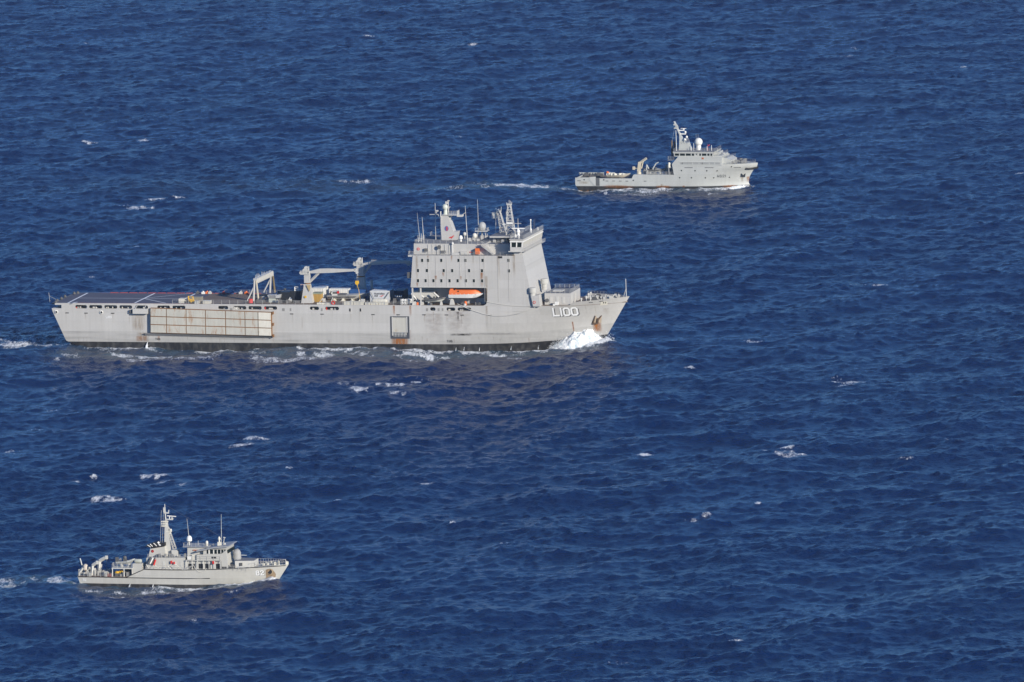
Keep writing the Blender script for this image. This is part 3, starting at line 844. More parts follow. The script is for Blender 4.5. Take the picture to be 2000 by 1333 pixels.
# ropes draped forward
def drape(sh, mb, pts, y, r):
    mb.path([sh.p(u, v, y) for u, v in pts], r, 4)
mb = MB(); drape(L, mb, [(950, 590), (975, 594.5), (1000, 597.6), (1025, 599), (1046, 599)], -13.25, .07)
drape(L, mb, [(893, 594), (920, 606), (945, 614), (965, 617.5), (990, 617), (1015, 612), (1040, 603), (1048, 599.5)], -13.3, .07)
part('fender_rope', mb, M_ROPE, LR)
# ------------------------------------------------------------------ superstructure
T = L.p(1019, 490.5); zt1 = L.z(850, 499.3); xa_t = L.x(806, 499.3); xa_b = L.x(802, 562); zal = L.z(870, 562.3); xal = L.x(951, 580); x1004 = L.x(1004, 495)
fb = L.p(1041.6, 597)
fr = lambda z: T.x + (T.z - z) * (fb.x - T.x) / (T.z - fb.z)
poly = [(xa_b, zal), (xa_t, zt1), (x1004, zt1), (x1004, T.z), (T.x, T.z), (fr(ZD), ZD + .002), (xal - 1.2, ZD + .002), (xal - .25, ZD + .5), (xal, ZD + 1.4), (xal, zal - .35), (xal - .35, zal)]
mb = MB(); mb.xz(poly, YS - .006, 13.1)
sup = part('superstructure', mb, M_SUP, LR)
mb = MB(); mb.box(xa_b + 1, xal + .5, -7.5, 7.5, ZD + .002, zal + .01)
part('alcove_bulkhead', mb, M_SUP, sup)
mb = MB()
for u in (806, 822): 
    x = L.x(u, 580, -12.6); mb.box(x - .2, x + .2, -12.8, -12.4, ZD, zal)
part('alcove_pillar', mb, M_SUP2, sup)
mb = MB(); L.bx(mb, 806, 569, 850, 586, -9.5, -7.4); part('boat_deck_locker', mb, M_SUP2, sup)
mb = MB(); L.bx(mb, 930, 582, 948, 596, -9.5, -7.4); part('boat_deck_locker', mb, M_SUP, sup)
for nm_, x0_, x1_, y0_, y1_, z_ in (('house_top_deck', xa_t + .1, x1004 - .05, YS + .1, 13.0, zt1),):
    mb = MB(); mb.box(x0_, x1_, y0_, y1_, z_ + .001, z_ + .012); part(nm_, mb, M_ROOF, sup)
# windows: one frame and pane, copied
wm = MB(); wm.box(-.42, .42, -.05, .10, -.58, .58)
wp = MB(); wp.box(-.30, .34, -.07, .0, -.47, .47)
wn0 = None
WIN = [(r, v) for r, v in [(824.5, 509), (836, 509), (861.8, 509), (895.5, 509), (909, 509), (942.5, 509), (993, 509), (816.4, 528.8), (833.7, 528.8), (866.6, 529), (883.2, 529), (916.2, 529), (941.4, 529.2), (994, 529.5), (816.4, 548.6), (831.3, 548.6), (846.6, 548.6), (862, 548.7), (878, 548.7), (893.8, 548.7), (910, 548.8), (925.5, 548.8), (941.6, 549)]]
for u, v in WIN:
    q = L.p(u, v); loc = (q.x, YS, q.z)
    if wn0 is None:
        wn0 = part('window', wm, M_SUP2, sup); wn0.ob.location = loc
        wpn = part('pane', wp, M_GLASS, wn0)
    else:
        w_ = copy_part(wn0, sup, loc); copy_part(wpn, w_, (0, 0, 0))
for u, v in WIN:
    if rs.random() < .75: stain_patch(L, sup, lambda x, z: YS - .006, u - .9, v + 3.4, u + .9, v + rs.uniform(8, 16), rs.uniform(.2, .5), 0, M_TAN)
for k_ in range(9):       # pipes and ladders up the house side
    u = rs.uniform(815, 1000); mb = MB(); x_ = L.x(u, 530); mb.tube((x_, YS - .07, L.z(u, 560 if u < 945 else 590)), (x_, YS - .07, L.z(u, 501)), .045, .045, 4); part('side_pipe', mb, M_SUP, sup)
# gallery slots and cable trunk on the house side
mb = MB(); L.bx(mb, 972, 501, 981, 505, YS - .03, YS + .1); part('vent_slot', mb, M_DARK, sup)
mb = MB(); mb.box(L.x(803, 561), L.x(951, 561), YS - .12, YS - .008, zal + .03, zal + .16); part('rain_gutter', mb, M_SUP2, sup)
for u0, v0, u1, v1, t, b, m in [(811.5, 500, 816.5, 560, .6, .25, M_TAN), (863, 530, 868, 541, .9, .2, M_RUST), (848.5, 539, 854, 548, .8, .2, M_RUST), (880, 500, 884, 512, .5, .1, M_RUST), (938, 532, 944, 562, .7, .4, M_RUST), (970, 500, 977, 545, .5, .15, M_TAN), (1001, 498, 1007, 545, .6, .15, M_TAN), (947, 540, 953, 590, .55, .3, M_TAN), (898, 540, 902, 548, .6, .2, M_RUST), (813, 551, 817, 562, .7, .3, M_RUST), (922, 500, 926, 520, .4, .1, M_TAN), (834, 500, 838, 508, .5, 0, M_RUST)]:
    stain_patch(L, sup, lambda x, z: YS - .006, u0, v0, u1, v1, t, b, m)
# upper house
yU = -11.2
mb = MB(); pu = L.pl([(808, 498.9), (808.3, 476), (947, 477.3), (963.5, 496.5)], yU); zuh = pu[1][1]
pu = [(pu[0][0], zt1 + .002), pu[1], (pu[2][0], zuh), (pu[3][0], zt1 + .002)]
mb.xz(pu, yU, 11.2); uh = part('upper_house', mb, M_SUP, LR)
mb = MB(); mb.box(pu[1][0] + .1, pu[2][0] - .1, yU + .1, 11.1, zuh + .002, zuh + .014); part('house_top_deck', mb, M_ROOF, uh)
mb = MB(); mb.box(x1004 - 11, x1004 - .4, -9, 11, zt1 + .002, zuh - .3); ba_ = part('bridge_aft_house', mb, M_SUP, LR); mb = MB(); mb.box(x1004 - 10.9, x1004 - .5, -8.9, 10.9, zuh - .298, zuh - .285); part('house_top_deck', mb, M_ROOF, ba_)
for i in range(6): 
    mb = MB(); L.bx(mb, 836 + i * 8.2, 478, 836.7 + i * 8.2, 497, yU - .16, yU - .01); part('stiffener', mb, M_SUP2, uh)
mb = MB(); L.bx(mb, 928, 485.8, 935.4, 497.4, yU - 1.4, yU - .02); part('orange_locker', mb, M_ORANGE, uh)
mb = MB(); L.bx(mb, 917, 492, 924, 493.8, yU - .12, yU - .02); part('red_sign', mb, M_RED, uh)
mb = MB(); L.bx(mb, 828, 486, 834, 492, yU - .6, yU - .02); part('machinery_box', mb, M_GUNMETAL, uh)
mb = MB(); L.bx(mb, 861, 490, 870, 495, yU - .3, yU - .02); part('louvre', mb, M_GUNMETAL, uh)
mb = MB(); L.bx(mb, 899, 491.5, 912, 498, yU - .9, yU - .02); part('deck_locker', mb, M_SUP2, uh)
q = L.p(817, 486.7, yU); mb = MB(); mb.lathe((q.x, yU, q.z), [(.42, -.02), (.42, -.14)], 14, 'y'); rb = part('lifebuoy', mb, M_RED, uh)
mb = MB(); mb.lathe((q.x, yU, q.z), [(.22, -.02), (.22, -.16)], 10, 'y'); part('lifebuoy_centre', mb, M_SUP, rb)
q = L.p(859, 482.4, yU); mb = MB(); mb.lathe((q.x, yU, q.z), [(.6, -.9), (.62, -1.0)], 14, 'y'); mb.tube((q.x, yU - .9, q.z), (q.x, yU - .9, zt1), .07); part('searchlight', mb, M_GUNMETAL, LR)
mb = MB(); a = L.p(940, 478, yU - .8); b = L.p(962, 497, yU - .8)        # stairs down the slope
mb.hexa([(a.x, yU - 1.6, a.z - .3), (b.x, yU - 1.6, b.z), (b.x, yU - .3, b.z), (a.x, yU - .3, a.z - .3)], [(a.x, yU - 1.6, a.z - .1), (b.x, yU - 1.6, b.z + .2), (b.x, yU - .3, b.z + .2), (a.x, yU - .3, a.z - .1)])
for i in range(12):
    p_ = a.lerp(b, i / 11); mb.box(p_.x - .16, p_.x + .16, yU - 1.65, yU - .25, p_.z, p_.z + .06)
for yy in (yU - 1.6, yU - .3): mb.tube((a.x, yy, a.z + .9), (b.x, yy, b.z + 1.1), .05, .05, 4)
part('stairs', mb, M_STEEL, LR)
mb = MB(); mb.rail([(xa_t + .2, 12.9, zt1), (xa_t + .2, YS + .15, zt1), (L.x(880, 499), YS + .15, zt1)], 1.1, 1.9)
mb.rail([(L.x(900, 499), YS + .15, zt1), (x1004 - .3, YS + .15, zt1)], 1.1, 1.9); part('house_rail', mb, M_RAIL, LR)
mb = MB(); L.bx(mb, 882, 494, 897, 499, YS + .02, YS + .3); part('bulwark_screen', mb, M_SUP2, LR)
mb = MB(); mb.rail([(pu[1][0] + .3, 11, zuh), (pu[1][0] + .3, yU + .2, zuh), (pu[2][0] - .3, yU + .2, zuh), (pu[2][0] + 7, yU + .2, zuh)], 1.1, 2.0); part('house_top_rail', mb, M_RAIL, LR)
mb = MB(); pa = L.p(796.5, 498); mb.box(pa.x, xa_t + .1, -12.9, -7, zt1 - .45, zt1 - .02); mb.rail([(pa.x + .1, -7.1, zt1), (pa.x + .1, -12.8, zt1), (xa_t, -12.8, zt1)], 1.1, 1.4); part('aft_balcony', mb, M_SUP2, LR)
mb = MB(); q = L.p(799, 537, -12); mb.box(q.x - .5, xa_b + .7, -12.5, -11.6, q.z - 1, q.z + .8); part('aft_floodlight', mb, M_GUNMETAL, LR)
# ------------------------------------------------------------------ bridge
zf = T.z; zr = L.z(1010, 469, YS - .6)
xb0 = L.x(996.5, 488, YS - .6); xb1 = T.x + .1; xt0 = L.x(996, 470, YS - .6); xt1 = L.x(1021, 469, YS - .6)
yw = YS - .6
sec = lambda y: None
zw0 = zf + 1.15; zw1 = zr - .75
mb = MB(); mb.box(xb0 - .5, xb1 + .15, yw - .5, 13.7 + .5, zf - .25, zf + .004); fl = part('bridge_floor', mb, M_SUP2, LR)
def lean(z): return (z - zf) / (zr - zf)
mb = MB()
def ring(z0, z1, i0=0.0):
    xa_, xb_ = xb0 + (xt0 - xb0) * lean(z0), xb1 + (xt1 - xb1) * lean(z0); xc, xd = xb0 + (xt0 - xb0) * lean(z1), xb1 + (xt1 - xb1) * lean(z1)
    mb.hexa([(xa_ + i0, yw + i0, z0), (xb_ - i0, yw + i0, z0), (xb_ - i0, 13.7 - i0, z0), (xa_ + i0, 13.7 - i0, z0)], [(xc + i0, yw + i0, z1), (xd - i0, yw + i0, z1), (xd - i0, 13.7 - i0, z1), (xc + i0, 13.7 - i0, z1)])
ring(zf + .006, zw0); ring(zw1, zr)
br_ = part('wheelhouse', mb, M_SUP, LR)
mb = MB(); ring(zw0 + .002, zw1 - .002, .22); part('window_band', mb, M_GLASS, br_)
frx = lambda z: xb1 + (xt1 - xb1) * lean(z)
mb = MB(); 
for i in range(24):
    y = yw + .1 + i * (13.6 - yw) / 23
    mb = MB(); mb.hexa([(frx(zw0) - .26, y - .13, zw0), (frx(zw0) + .02, y - .13, zw0), (frx(zw0) + .02, y + .13, zw0), (frx(zw0) - .26, y + .13, zw0)], [(frx(zw1) - .26, y - .13, zw1), (frx(zw1) + .02, y - .13, zw1), (frx(zw1) + .02, y + .13, zw1), (frx(zw1) - .26, y + .13, zw1)])
    part('window_mullion', mb, M_SUP2, br_)
for k in range(3):
    t0 = .02 + k * .47
    xm0 = xb0 + (xt0 - xb0) * lean(zw0) + (frx(zw0) - xb0) * t0; xm1 = xb0 + (xt0 - xb0) * lean(zw1) + (frx(zw1) - xt0) * t0
    mb = MB(); mb.hexa([(xm0, yw - .02, zw0), (xm0 + .3, yw - .02, zw0), (xm0 + .3, yw + .2, zw0), (xm0, yw + .2, zw0)], [(xm1, yw - .02, zw1), (xm1 + .3, yw - .02, zw1), (xm1 + .3, yw + .2, zw1), (xm1, yw + .2, zw1)])
    part('window_mullion', mb, M_WHITE, br_)
mb = MB(); mb.box(frx(zw1) - .3, frx(zw1) + .28, yw, 13.7, zw1 + .02, zw1 + .3); mb.box(xt0 - .05, xt1 + .1, yw - .12, yw - .004, zw1 + .04, zw1 + .34); part('window_visor', mb, M_WHITE, br_)
mb = MB(); mb.box(xt0 - .2, xt1 + .2, yw - .2, 13.9, zr + .002, zr + .2); mb.box(xt0 - 8, xt0 - .2, -6, 9, zr - .3, zr + .19); rf = part('bridge_roof', mb, M_SUP, br_); mb = MB(); mb.box(xt0 - .1, xt1 + .05, yw, 13.7, zr + .202, zr + .214); mb.box(xt0 - 7.9, xt0 - .25, -5.9, 8.9, zr + .192, zr + .204); part('roof_deck', mb, M_ROOF, br_)
mb = MB(); mb.rail([(xt0, 13.7, zr + .2), (xt0, yw, zr + .2), (xt1 + .1, yw, zr + .2), (xt1 + .1, 13.7, zr + .2)], 1.2, 1.5, 4); part('roof_rail', mb, M_RAIL, br_)
mb = MB()
for i in range(20): 
    y = yw + .4 + i * 1.38; mb.box(xb1 + .16, xb1 + .42, y, y + .12, zf - .3, zf + .6)
mb.box(xb1 + .2, xb1 + 1.1, yw + .2, 13.9, zf - .28, zf - .2); mb.rail([(xb1 + 1.05, yw + .2, zf - .2), (xb1 + 1.05, 13.9, zf - .2)], 1.0, 1.4, 3)
part('window_walkway', mb, M_STEEL, br_)
zt2 = zr + .2
def roofpt(u, v): return L.d(u, v, zt2)
# bridge-top gear
mb = MB(); q = roofpt(1012, 452); q.y = -4
q = L.p(1012, 452, -4); mb.tube((q.x, -4, zt2), (q.x, -4, L.z(1012, 427, -4)), .13, .06); a = L.z(1012, 437, -4); mb.bar((q.x - 1, -4, a), (q.x + 1, -4, a), .14); part('signal_pole', mb, M_SUP2, LR)
mb = MB(); q = L.p(1012, 447.5, -5); mb.lathe((q.x, -5, zt2), [(.5, 0), (.4, .8), (.6, 1.2), (.3, q.z - zt2)], 10); mb.box(q.x - 2, q.x + 2, -5.15, -4.85, q.z, q.z + .3); part('navigation_radar', mb, M_WHITE, LR)
mb = MB(); q = L.p(1036.3, 430, 4); mb.tube((q.x, 4, zt2), (q.x, 4, q.z), .16, .13, 8); mb.ball((q.x, 4, q.z), .28, 8); mb.lathe((q.x, 4, zt2), [(.3, 0), (.34, 1.0), (.1, 1.4)], 8); part('sensor_post', mb, M_WHITE, LR)
mb = MB()
for u, v, y in ((1007, 461, -9), (1013, 464, -12), (1050, 442, 10)):
    q = L.p(u, v, y); mb.lathe((q.x, y, zt2), [(.28, 0), (.3, .75), (.12, .95)], 8)
part('compass_binnacles', mb, M_WHITE, LR)
mb = MB()
for u, v in ((1042, 429), (1044, 428)): 
    q = L.p(u, v, 8); mb.tube((q.x, 8, zt2), (q.x, 8, q.z), .06, .03, 4)
part('whip_aerials', mb, M_GUNMETAL, LR)
# lattice goal posts behind the bridge
def lattice(mb, a, b, wa, wb, n, r, cross=True):
    a, b = Vector(a), Vector(b)
    ca = [a + Vector((sx * wa, sy * wa, 0)) for sx, sy in ((-1, -1), (1, -1), (1, 1), (-1, 1))]
    cb = [b + Vector((sx * wb, sy * wb, 0)) for sx, sy in ((-1, -1), (1, -1), (1, 1), (-1, 1))]
    for p, q in zip(ca, cb): mb.tube(p, q, r, r * .8, 5)
    for k in range(n + 1):
        A_ = [p.lerp(q, k / n) for p, q in zip(ca, cb)]
        for i in range(4): mb.tube(A_[i], A_[(i + 1) % 4], r * .6, r * .6, 4)
        if k < n and cross:
            B_ = [p.lerp(q, (k + 1) / n) for p, q in zip(ca, cb)]
            for i in range(4): mb.tube(A_[i], B_[(i + 1) % 4], r * .5, r * .5, 4)
zl0 = zuh
for (ub, ut, vt, y, wa) in ((986.5, 974, 413, 3.0, .95), (998.5, 994.5, 400, -2.0, 1.35)):
    q = L.p(ut, vt, y); b0 = L.x(ub, 472, y)
    mb = MB(); lattice(mb, (b0, y, zl0 - .3), (q.x, y, q.z), wa, .42, 7, .12)
    mb.tube((q.x - 1.2, y, zl0 - .3), (q.x - .9, y, q.z - 1.5), .1, .1, 5)
    mb.box(q.x - .7, q.x + .7, y - .5, y + .5, q.z - .15, q.z + .25)
    for k in range(5): mb.tube((q.x - .8 + .4 * k, y + random.uniform(-.4, .4), q.z), (q.x - .8 + .4 * k, y, q.z + random.uniform(.5, 1.4)), .09, .07, 5)
    if ut < 990: 
        for k in range(5): mb.box(q.x - 2.1, q.x - .6, y - .5 + .22 * k, y - .42 + .22 * k, q.z - 2.2 + .1 * k, q.z - .3)
    lm = part('lattice_mast', mb, M_SUP2, LR)
q = L.p(996, 437, -3); mb = MB(); mb.box(q.x - .9, q.x + .9, -3.8, -3.5, q.z - .1, q.z + .45); mb.bar((q.x - 2.2, -3.4, q.z - .3), (q.x + .6, -3.4, q.z), .3); part('small_radar', mb, M_WHITE, lm)
mb = MB(); a = L.p(985, 462, -2); b = L.p(1004, 449, -2); mb.bar(a, b, .3); mb.bar((a.x, -2, a.z - 1.2), (b.x, -2, b.z - 1.2), .2); part('mast_catwalk', mb, M_SUP, lm)
# ------------------------------------------------------------------ main mast
ym = -2.5
mb = MB(); pm = L.pl([(860.5, 473), (860.5, 437), (862.5, 421.5), (874.5, 422), (885.5, 453), (893.5, 453), (890.5, 473)], ym); pm[0] = (pm[0][0], zuh); pm[-1] = (pm[-1][0], zuh)
mb.xz(pm, ym, ym + 3.4); mast = part('main_mast', mb, M_SUP, LR)
mb = MB(); a = L.p(864, 421, ym); b = L.p(898, 421, ym); zpl = a.z
mb.box(a.x, b.x - .8, ym - .3, ym + 3.2, zpl, zpl + .22); mb.box(b.x - 1, b.x + .6, ym + .4, ym + 2.6, zpl - .5, zpl + .05); mb.rail([(a.x + 2.4, ym - .2, zpl + .2), (b.x - .9, ym - .2, zpl + .2), (b.x - .9, ym + 3.1, zpl + .2)], 1.1, .55, 3, .05)
mb.tube((L.x(876, 429, ym), ym + 1.5, L.z(876, 429, ym)), (L.x(882, 421, ym), ym + 1.5, zpl), .16); mb.tube((b.x + .4, ym + 1.5, zpl), (b.x + 1.4, ym + 1.5, zpl + .7), .1)
part('mast_platform', mb, M_SUP2, mast)
mb = MB(); mb.lathe((L.x(868.5, 420, ym), ym + 1.2, zpl + .2), [(.75, 0), (.55, 1.2), (.6, 1.7)], 10); q = L.p(869, 405, ym + 1); mb.ball((q.x, ym + 1.2, q.z), .95, 12); part('tracking_dome', mb, paint('dome_pale_green', (.55, .58, .50)), mast)
mb = MB(); q = L.p(875.5, 391, ym + 1); mb.tube((q.x, ym + 1, zpl + .2), (q.x, ym + 1, q.z), .17, .1, 6); z2 = L.z(875, 405, ym + 1)
mb.tube((q.x, ym + 1, z2 - .5), (q.x + .55, ym + 1, z2 + .2), .1); mb.box(q.x - .9, q.x - .1, ym + .8, ym + 1.2, L.z(873, 399, ym + 1), L.z(873, 394, ym + 1)); mb.box(q.x - .3, q.x + .45, ym + .9, ym + 1.1, q.z - .35, q.z - .15); part('mast_pole', mb, M_SUP2, mast)
mb = MB(); q = L.p(849.7, 397, -1); zb_ = L.z(850, 470, -1); mb.tube((q.x, -1, zuh), (q.x, -1, q.z), .17, .07, 6); zy = L.z(849, 419.5, -1); mb.bar((L.x(839, 419.5, -1), -1, zy), (L.x(857, 420, -1), -1, zy), .16)
mb.box(q.x + .1, q.x + .9, -1.4, -.6, L.z(852, 413.5, -1), L.z(852, 411, -1)); mb.box(q.x + .3, q.x + .5, -1.2, -.9, zy, L.z(852, 413, -1)); mb.tube((L.x(860, 425, -1), -1, L.z(860, 428, -1)), (L.x(856, 424, -1), -1, zy - .2), .1)
part('yard_mast', mb, M_SUP2, LR)
mb = MB(); q = L.p(860.8, 413, ym); mb.tube((q.x, ym - .2, L.z(861, 437, ym)), (q.x, ym - .2, q.z), .2, .2, 6); part('stove_pipe', mb, M_SUP2, mast)
q0 = L.p(872.3, 446.8, ym - .02); mb = MB(); mb.lathe((q0.x, ym, q0.z), [(.62, 0), (.62, -.06)], 18, 'y')
for i in range(len(mb.v)): x_, y_, z_ = mb.v[i]; mb.v[i] = (x_, y_, q0.z + (z_ - q0.z) * 1.25)
cr = part('crest', mb, paint('crest_blue', (.10, .12, .30)), mast)
mb = MB(); mb.box(q0.x - .05, q0.x + .3, ym - .09, ym - .062, q0.z - .62, q0.z + .55); part('crest_figure', mb, M_RED, cr)
mb = MB(); a = L.p(876.5, 466.8, ym); w_ = (L.x(887.5, 466, ym) - a.x); h_ = L.z(880, 458.5, ym) - a.z
mb.xz([(a.x + x_ * w_, a.z + z_ * h_) for x_, z_ in KANGAROO], ym - .05, ym - .01); part('kangaroo_emblem', mb, M_RED, mast)
# radomes, whips
for u, v, r_, y, base, m in ((941.5, 441.5, 1.18, 2, 0, paint('dome_grey', (.36, .37, .37))), (927, 460, .68, -5, 0, M_CREAM), (907.5, 457, .5, 2, 0, M_SUP2)):
    q = L.p(u, v, y); mb = MB(); mb.lathe((q.x, y, q.z), [(r_ * .62, -r_ * 1.15), (r_ * .95, -r_ * .7), (r_ * 1.02, 0), (r_ * .86, r_ * .55), (r_ * .5, r_ * .9), (.02, r_ * 1.03)], 18); d_ = part('radome', mb, m, LR, 40)
    mb = MB(); mb.tube((q.x, y, zuh), (q.x, y, q.z - r_ * 1.1), r_ * .25, r_ * .25, 8)
    if r_ > 1:
        zz = q.z - r_ * 1.2; mb.box(q.x - 1.9, q.x + 1.9, y - 1.6, y + 1.6, zz - .2, zz); mb.rail([(q.x - 1.8, y - 1.5, zz), (q.x + 1.8, y - 1.5, zz), (q.x + 1.8, y + 1.5, zz)], .9, 1)
        for sx in (-1, 1):
            for sy in (-1, 1): mb.tube((q.x + sx * 1.5, y + sy * 1.2, zuh), (q.x + sx * 1.0, y + sy * .8, zz), .1)
    part('radome_stand', mb, M_SUP2, d_)
q = L.p(900, 468, -6); mb = MB(); mb.lathe((q.x, -6, zuh), [(.3, 0), (.3, .7), (.6, .9), (.55, 1.5), (.2, 1.9)], 12); part('small_dome', mb, M_WHITE, LR)
q = L.p(884, 477, yU - .5); mb = MB(); mb.tube((q.x, yU - .6, zt1), (q.x, yU - .6, q.z), .14); mb.ball((q.x, yU - .6, q.z + .2), .36, 10); part('light_post', mb, M_WHITE, LR)
for u, v in ((963.6, 459), (975, 463)): 
    q = L.p(u, v, 3); mb = MB(); mb.tube((q.x, 3, zuh - .3), (q.x, 3, q.z), .25, .2, 8); part('vent_post', mb, M_WHITE, LR)
for (ub, vb, ut, vt, y, r_) in ((828, 478, 824.3, 424, -10.5, .1), (820.3, 476, 814.6, 416, -6, .06), (913.3, 477, 908.5, 402.5, -10.8, .11), (934.5, 438, 932.5, 390, 5, .08), (817, 475, 816.3, 459.5, -8, .1), (823.2, 475, 822.8, 456, -6, .1)):
    a = L.p(ub, vb, y); b = L.p(ut, vt, y); mb = MB(); mb.tube((a.x, y, zuh), (b.x, y, b.z), r_ * 1.5, r_ * .5, 6); part('whip_aerial', mb, M_SUP2, LR)
mb = MB(); q = L.p(816, 470, -8); mb.bar((q.x - .9, -8, q.z), (q.x + .9, -8, q.z), .12); q = L.p(822, 467, -6); mb.bar((q.x - .7, -6, q.z), (q.x + .8, -6, q.z), .12); part('aerial_yard', mb, M_SUP2, LR)
mb = MB()
for k in range(9):
    u = 918 + k * 8; q = L.d(u, 474, zuh); q.y = -4 + random.uniform(-2, 6); x_ = L.x(u, 474, q.y); mb.box(x_ - .4, x_ + .4, q.y - .4, q.y + .4, zuh - .3, zuh + random.uniform(.5, 1.2))
part('vent_boxes', mb, M_SUP, LR).ob['kind'] = 'stuff'
# ------------------------------------------------------------------ foredeck house, mounts, windlass, jackstaff
q = L.d(1090, 596.5); yh = -9.4
xh0, xh1, zh = L.x(1064, 590, yh), L.x(1114, 590, yh), L.z(1090, 573.3, yh)
mb = MB(); mb.box(xh0, xh1, yh, 4.5, ZD, zh); fh = part('foredeck_house', mb, M_SUP, LR); mb = MB(); mb.box(xh0 + .1, xh1 - .1, yh + .1, 4.4, zh + .002, zh + .014); part('house_top_deck', mb, M_ROOF, fh)
for k_ in range(2): mb = MB(); mb.box(xh1 + .004, xh1 + .1, yh + 2 + k_ * 5, yh + 3.2 + k_ * 5, ZD + .2, zh - .8); part('door', mb, M_SUP2, fh)
mb = MB(); mb.box(xh0 + 1.5, xh0 + 4.5, -5, -2, zh + .014, zh + .3); part('roof_hatch', mb, M_SUP2, fh)
mb = MB(); mb.rail([(xh0 + .2, yh + .2, zh), (xh1 - .2, yh + .2, zh), (xh1 - .2, 4.3, zh), (xh0 + .2, 4.3, zh)], 1.1, 1.6); part('house_rail', mb, M_RAIL, fh)
for u in (1074, 1086, 1098): 
    mb = MB(); L.bx(mb, u, 580, u + 5, 593, yh - .1, yh - .01); part('door', mb, M_SUP2, fh)
q = L.p(1069, 587, yh); mb = MB(); mb.lathe((q.x, yh, q.z), [(.55, -.02), (.55, -.25)], 12, 'y'); part('vent_cowl', mb, M_GUNMETAL, fh)
mb = MB(); L.bx(mb, 1084, 590, 1090, 596.5, -11.8, -10.8); mb.box(L.x(1080, 595, -11.8), L.x(1084, 595, -11.8), -11.8, -11, ZD, ZD + .5); part('liferaft_canister', mb, M_WHITE, LR)
# gun tubs on their sponsons
q = L.p(1040, 577, -12.2); xg = q.x; zg = q.z
mb = MB(); pg = L.pl([(1041, 597), (1037, 579), (1052, 577), (1055, 597)], -13.9); pg[0] = (pg[0][0], ZD); pg[-1] = (pg[-1][0], ZD); mb.xz(pg, -13.9, -10.5); sg_ = part('gun_sponson', mb, M_SUP, LR)
q2 = L.p(1043.5, 591, -13.9); mb = MB(); mb.lathe((q2.x, -13.9, q2.z), [(.42, -.02), (.42, -.1)], 12, 'y'); rb = part('warning_roundel', mb, M_RED, sg_)
mb = MB(); mb.lathe((q2.x, -13.9, q2.z), [(.26, -.02), (.26, -.12)], 10, 'y'); part('roundel_centre', mb, M_SUP, rb)
for (u, v, y, zb0) in ((1039.8, 569.5, -13.0, None), (1063.5, 552, -1, zh)):
    q = L.p(u, v, y); zb0 = zb0 if zb0 else pg[1][1] - .6
    mb = MB(); mb.lathe((q.x, y, q.z), [(.75, -1.5), (.85, -1.4), (.85, -.45), (1.2, -.35), (1.22, .9), (1.05, 1.1), (.4, 1.2)], 16); g_ = part('gun_mount_cover', mb, paint('canvas_cream', (.45, .445, .41), .8), LR, 40)
    mb = MB(); mb.lathe((q.x, y, zb0), [(.8, 0), (.8, max(.3, q.z - 1.4 - zb0))], 12); part('gun_pedestal', mb, M_SUP, g_)
# forecastle gear
mb = MB(); rr = random.Random(3)
for k in range(46):
    x_ = 72.5 + rr.random() * 10.5; w_ = max(.3, l_half(x_, ZD) - 1.2); y_ = rr.uniform(-w_, w_)
    h_ = rr.uniform(.9, 2.1)
    if rr.random() < .5: mb.lathe((x_, y_, ZD), [(.2, 0), (.2, h_ * .7), (.32, h_ * .75), (.3, h_)], 8)
    elif rr.random() < .5: mb.bar((x_ - .4, y_, ZD), (x_ + .5, y_, ZD + h_), .26)
    else: mb.box(x_ - .35, x_ + .35, y_ - .3, y_ + .3, ZD, ZD + h_)
part('forecastle_fittings', mb, M_SUP2, LR).ob['kind'] = 'stuff'
for sy in (-1, 1):
    mb = MB(); x_ = 76.0; y_ = sy * 3.2
    mb.lathe((x_, y_, ZD + .9), [(.9, -.8), (.9, -.65), (.5, -.65), (.5, .65), (.9, .65), (.9, .8)], 12, 'y'); mb.box(x_ - 1.2, x_ + 1.2, y_ - 1.4, y_ - .9, ZD, ZD + 1.6); mb.tube((x_ + 1, y_, ZD + .4), (x_ + 6, y_ * .6, ZD + .2), .16)
    wl_ = part('windlass', mb, M_GUNMETAL, LR)
mb = MB()
for (x0_, x1_) in ((71.5, 84.5),):
    n_ = 12; pp = [(x0_ + (x1_ - x0_) * i / n_, l_half(x0_ + (x1_ - x0_) * i / n_, ZD) - .25, l_top(x0_ + (x1_ - x0_) * i / n_) - .1) for i in range(n_ + 1)]
    mb.rail(pp, 1.0, 1.5); part('bulwark_rail', mb, M_RAIL, LR); mb = MB()
for i in range(12):
    x_ = 72 + i * 1.05; w_ = l_half(x_, ZD) - .18; mb.hexa([(x_, w_ - .9, ZD), (x_ + .14, w_ - .9, ZD), (x_ + .14, w_, ZD), (x_, w_, ZD)], [(x_, w_ - .15, ZD + 1), (x_ + .14, w_ - .15, ZD + 1), (x_ + .14, w_, ZD + 1), (x_, w_, ZD + 1)])
part('bulwark_stays', mb, M_RAIL, LR).ob['kind'] = 'stuff'
a = L.p(1223.5, 580, 0); b = L.p(1222, 545, 0); mb = MB(); mb.tube((a.x, 0, ZD), (b.x, 0, b.z), .14, .09, 6); mb.tube((a.x - 1.3, 0, ZD), (b.x, 0, L.z(1222, 565, 0)), .09); part('jackstaff', mb, M_SUP2, LR)
mb = MB(); mb.add([hull_pt(u, v, .05) for u, v in ((1172, 597), (1174, 590), (1186, 589), (1187, 595.5))], [(0, 1, 2, 3)]); nb = part('bow_panel', mb, M_CREAM, hull)
for u in (1178, 1182): mb = MB(); mb.add([hull_pt(a_, b_, .07) for a_, b_ in ((u, 593), (u, 590.3), (u + 2, 590.2), (u + 2, 592.8))], [(0, 1, 2, 3)]); part('fairlead_opening', mb, M_DARK, nb)
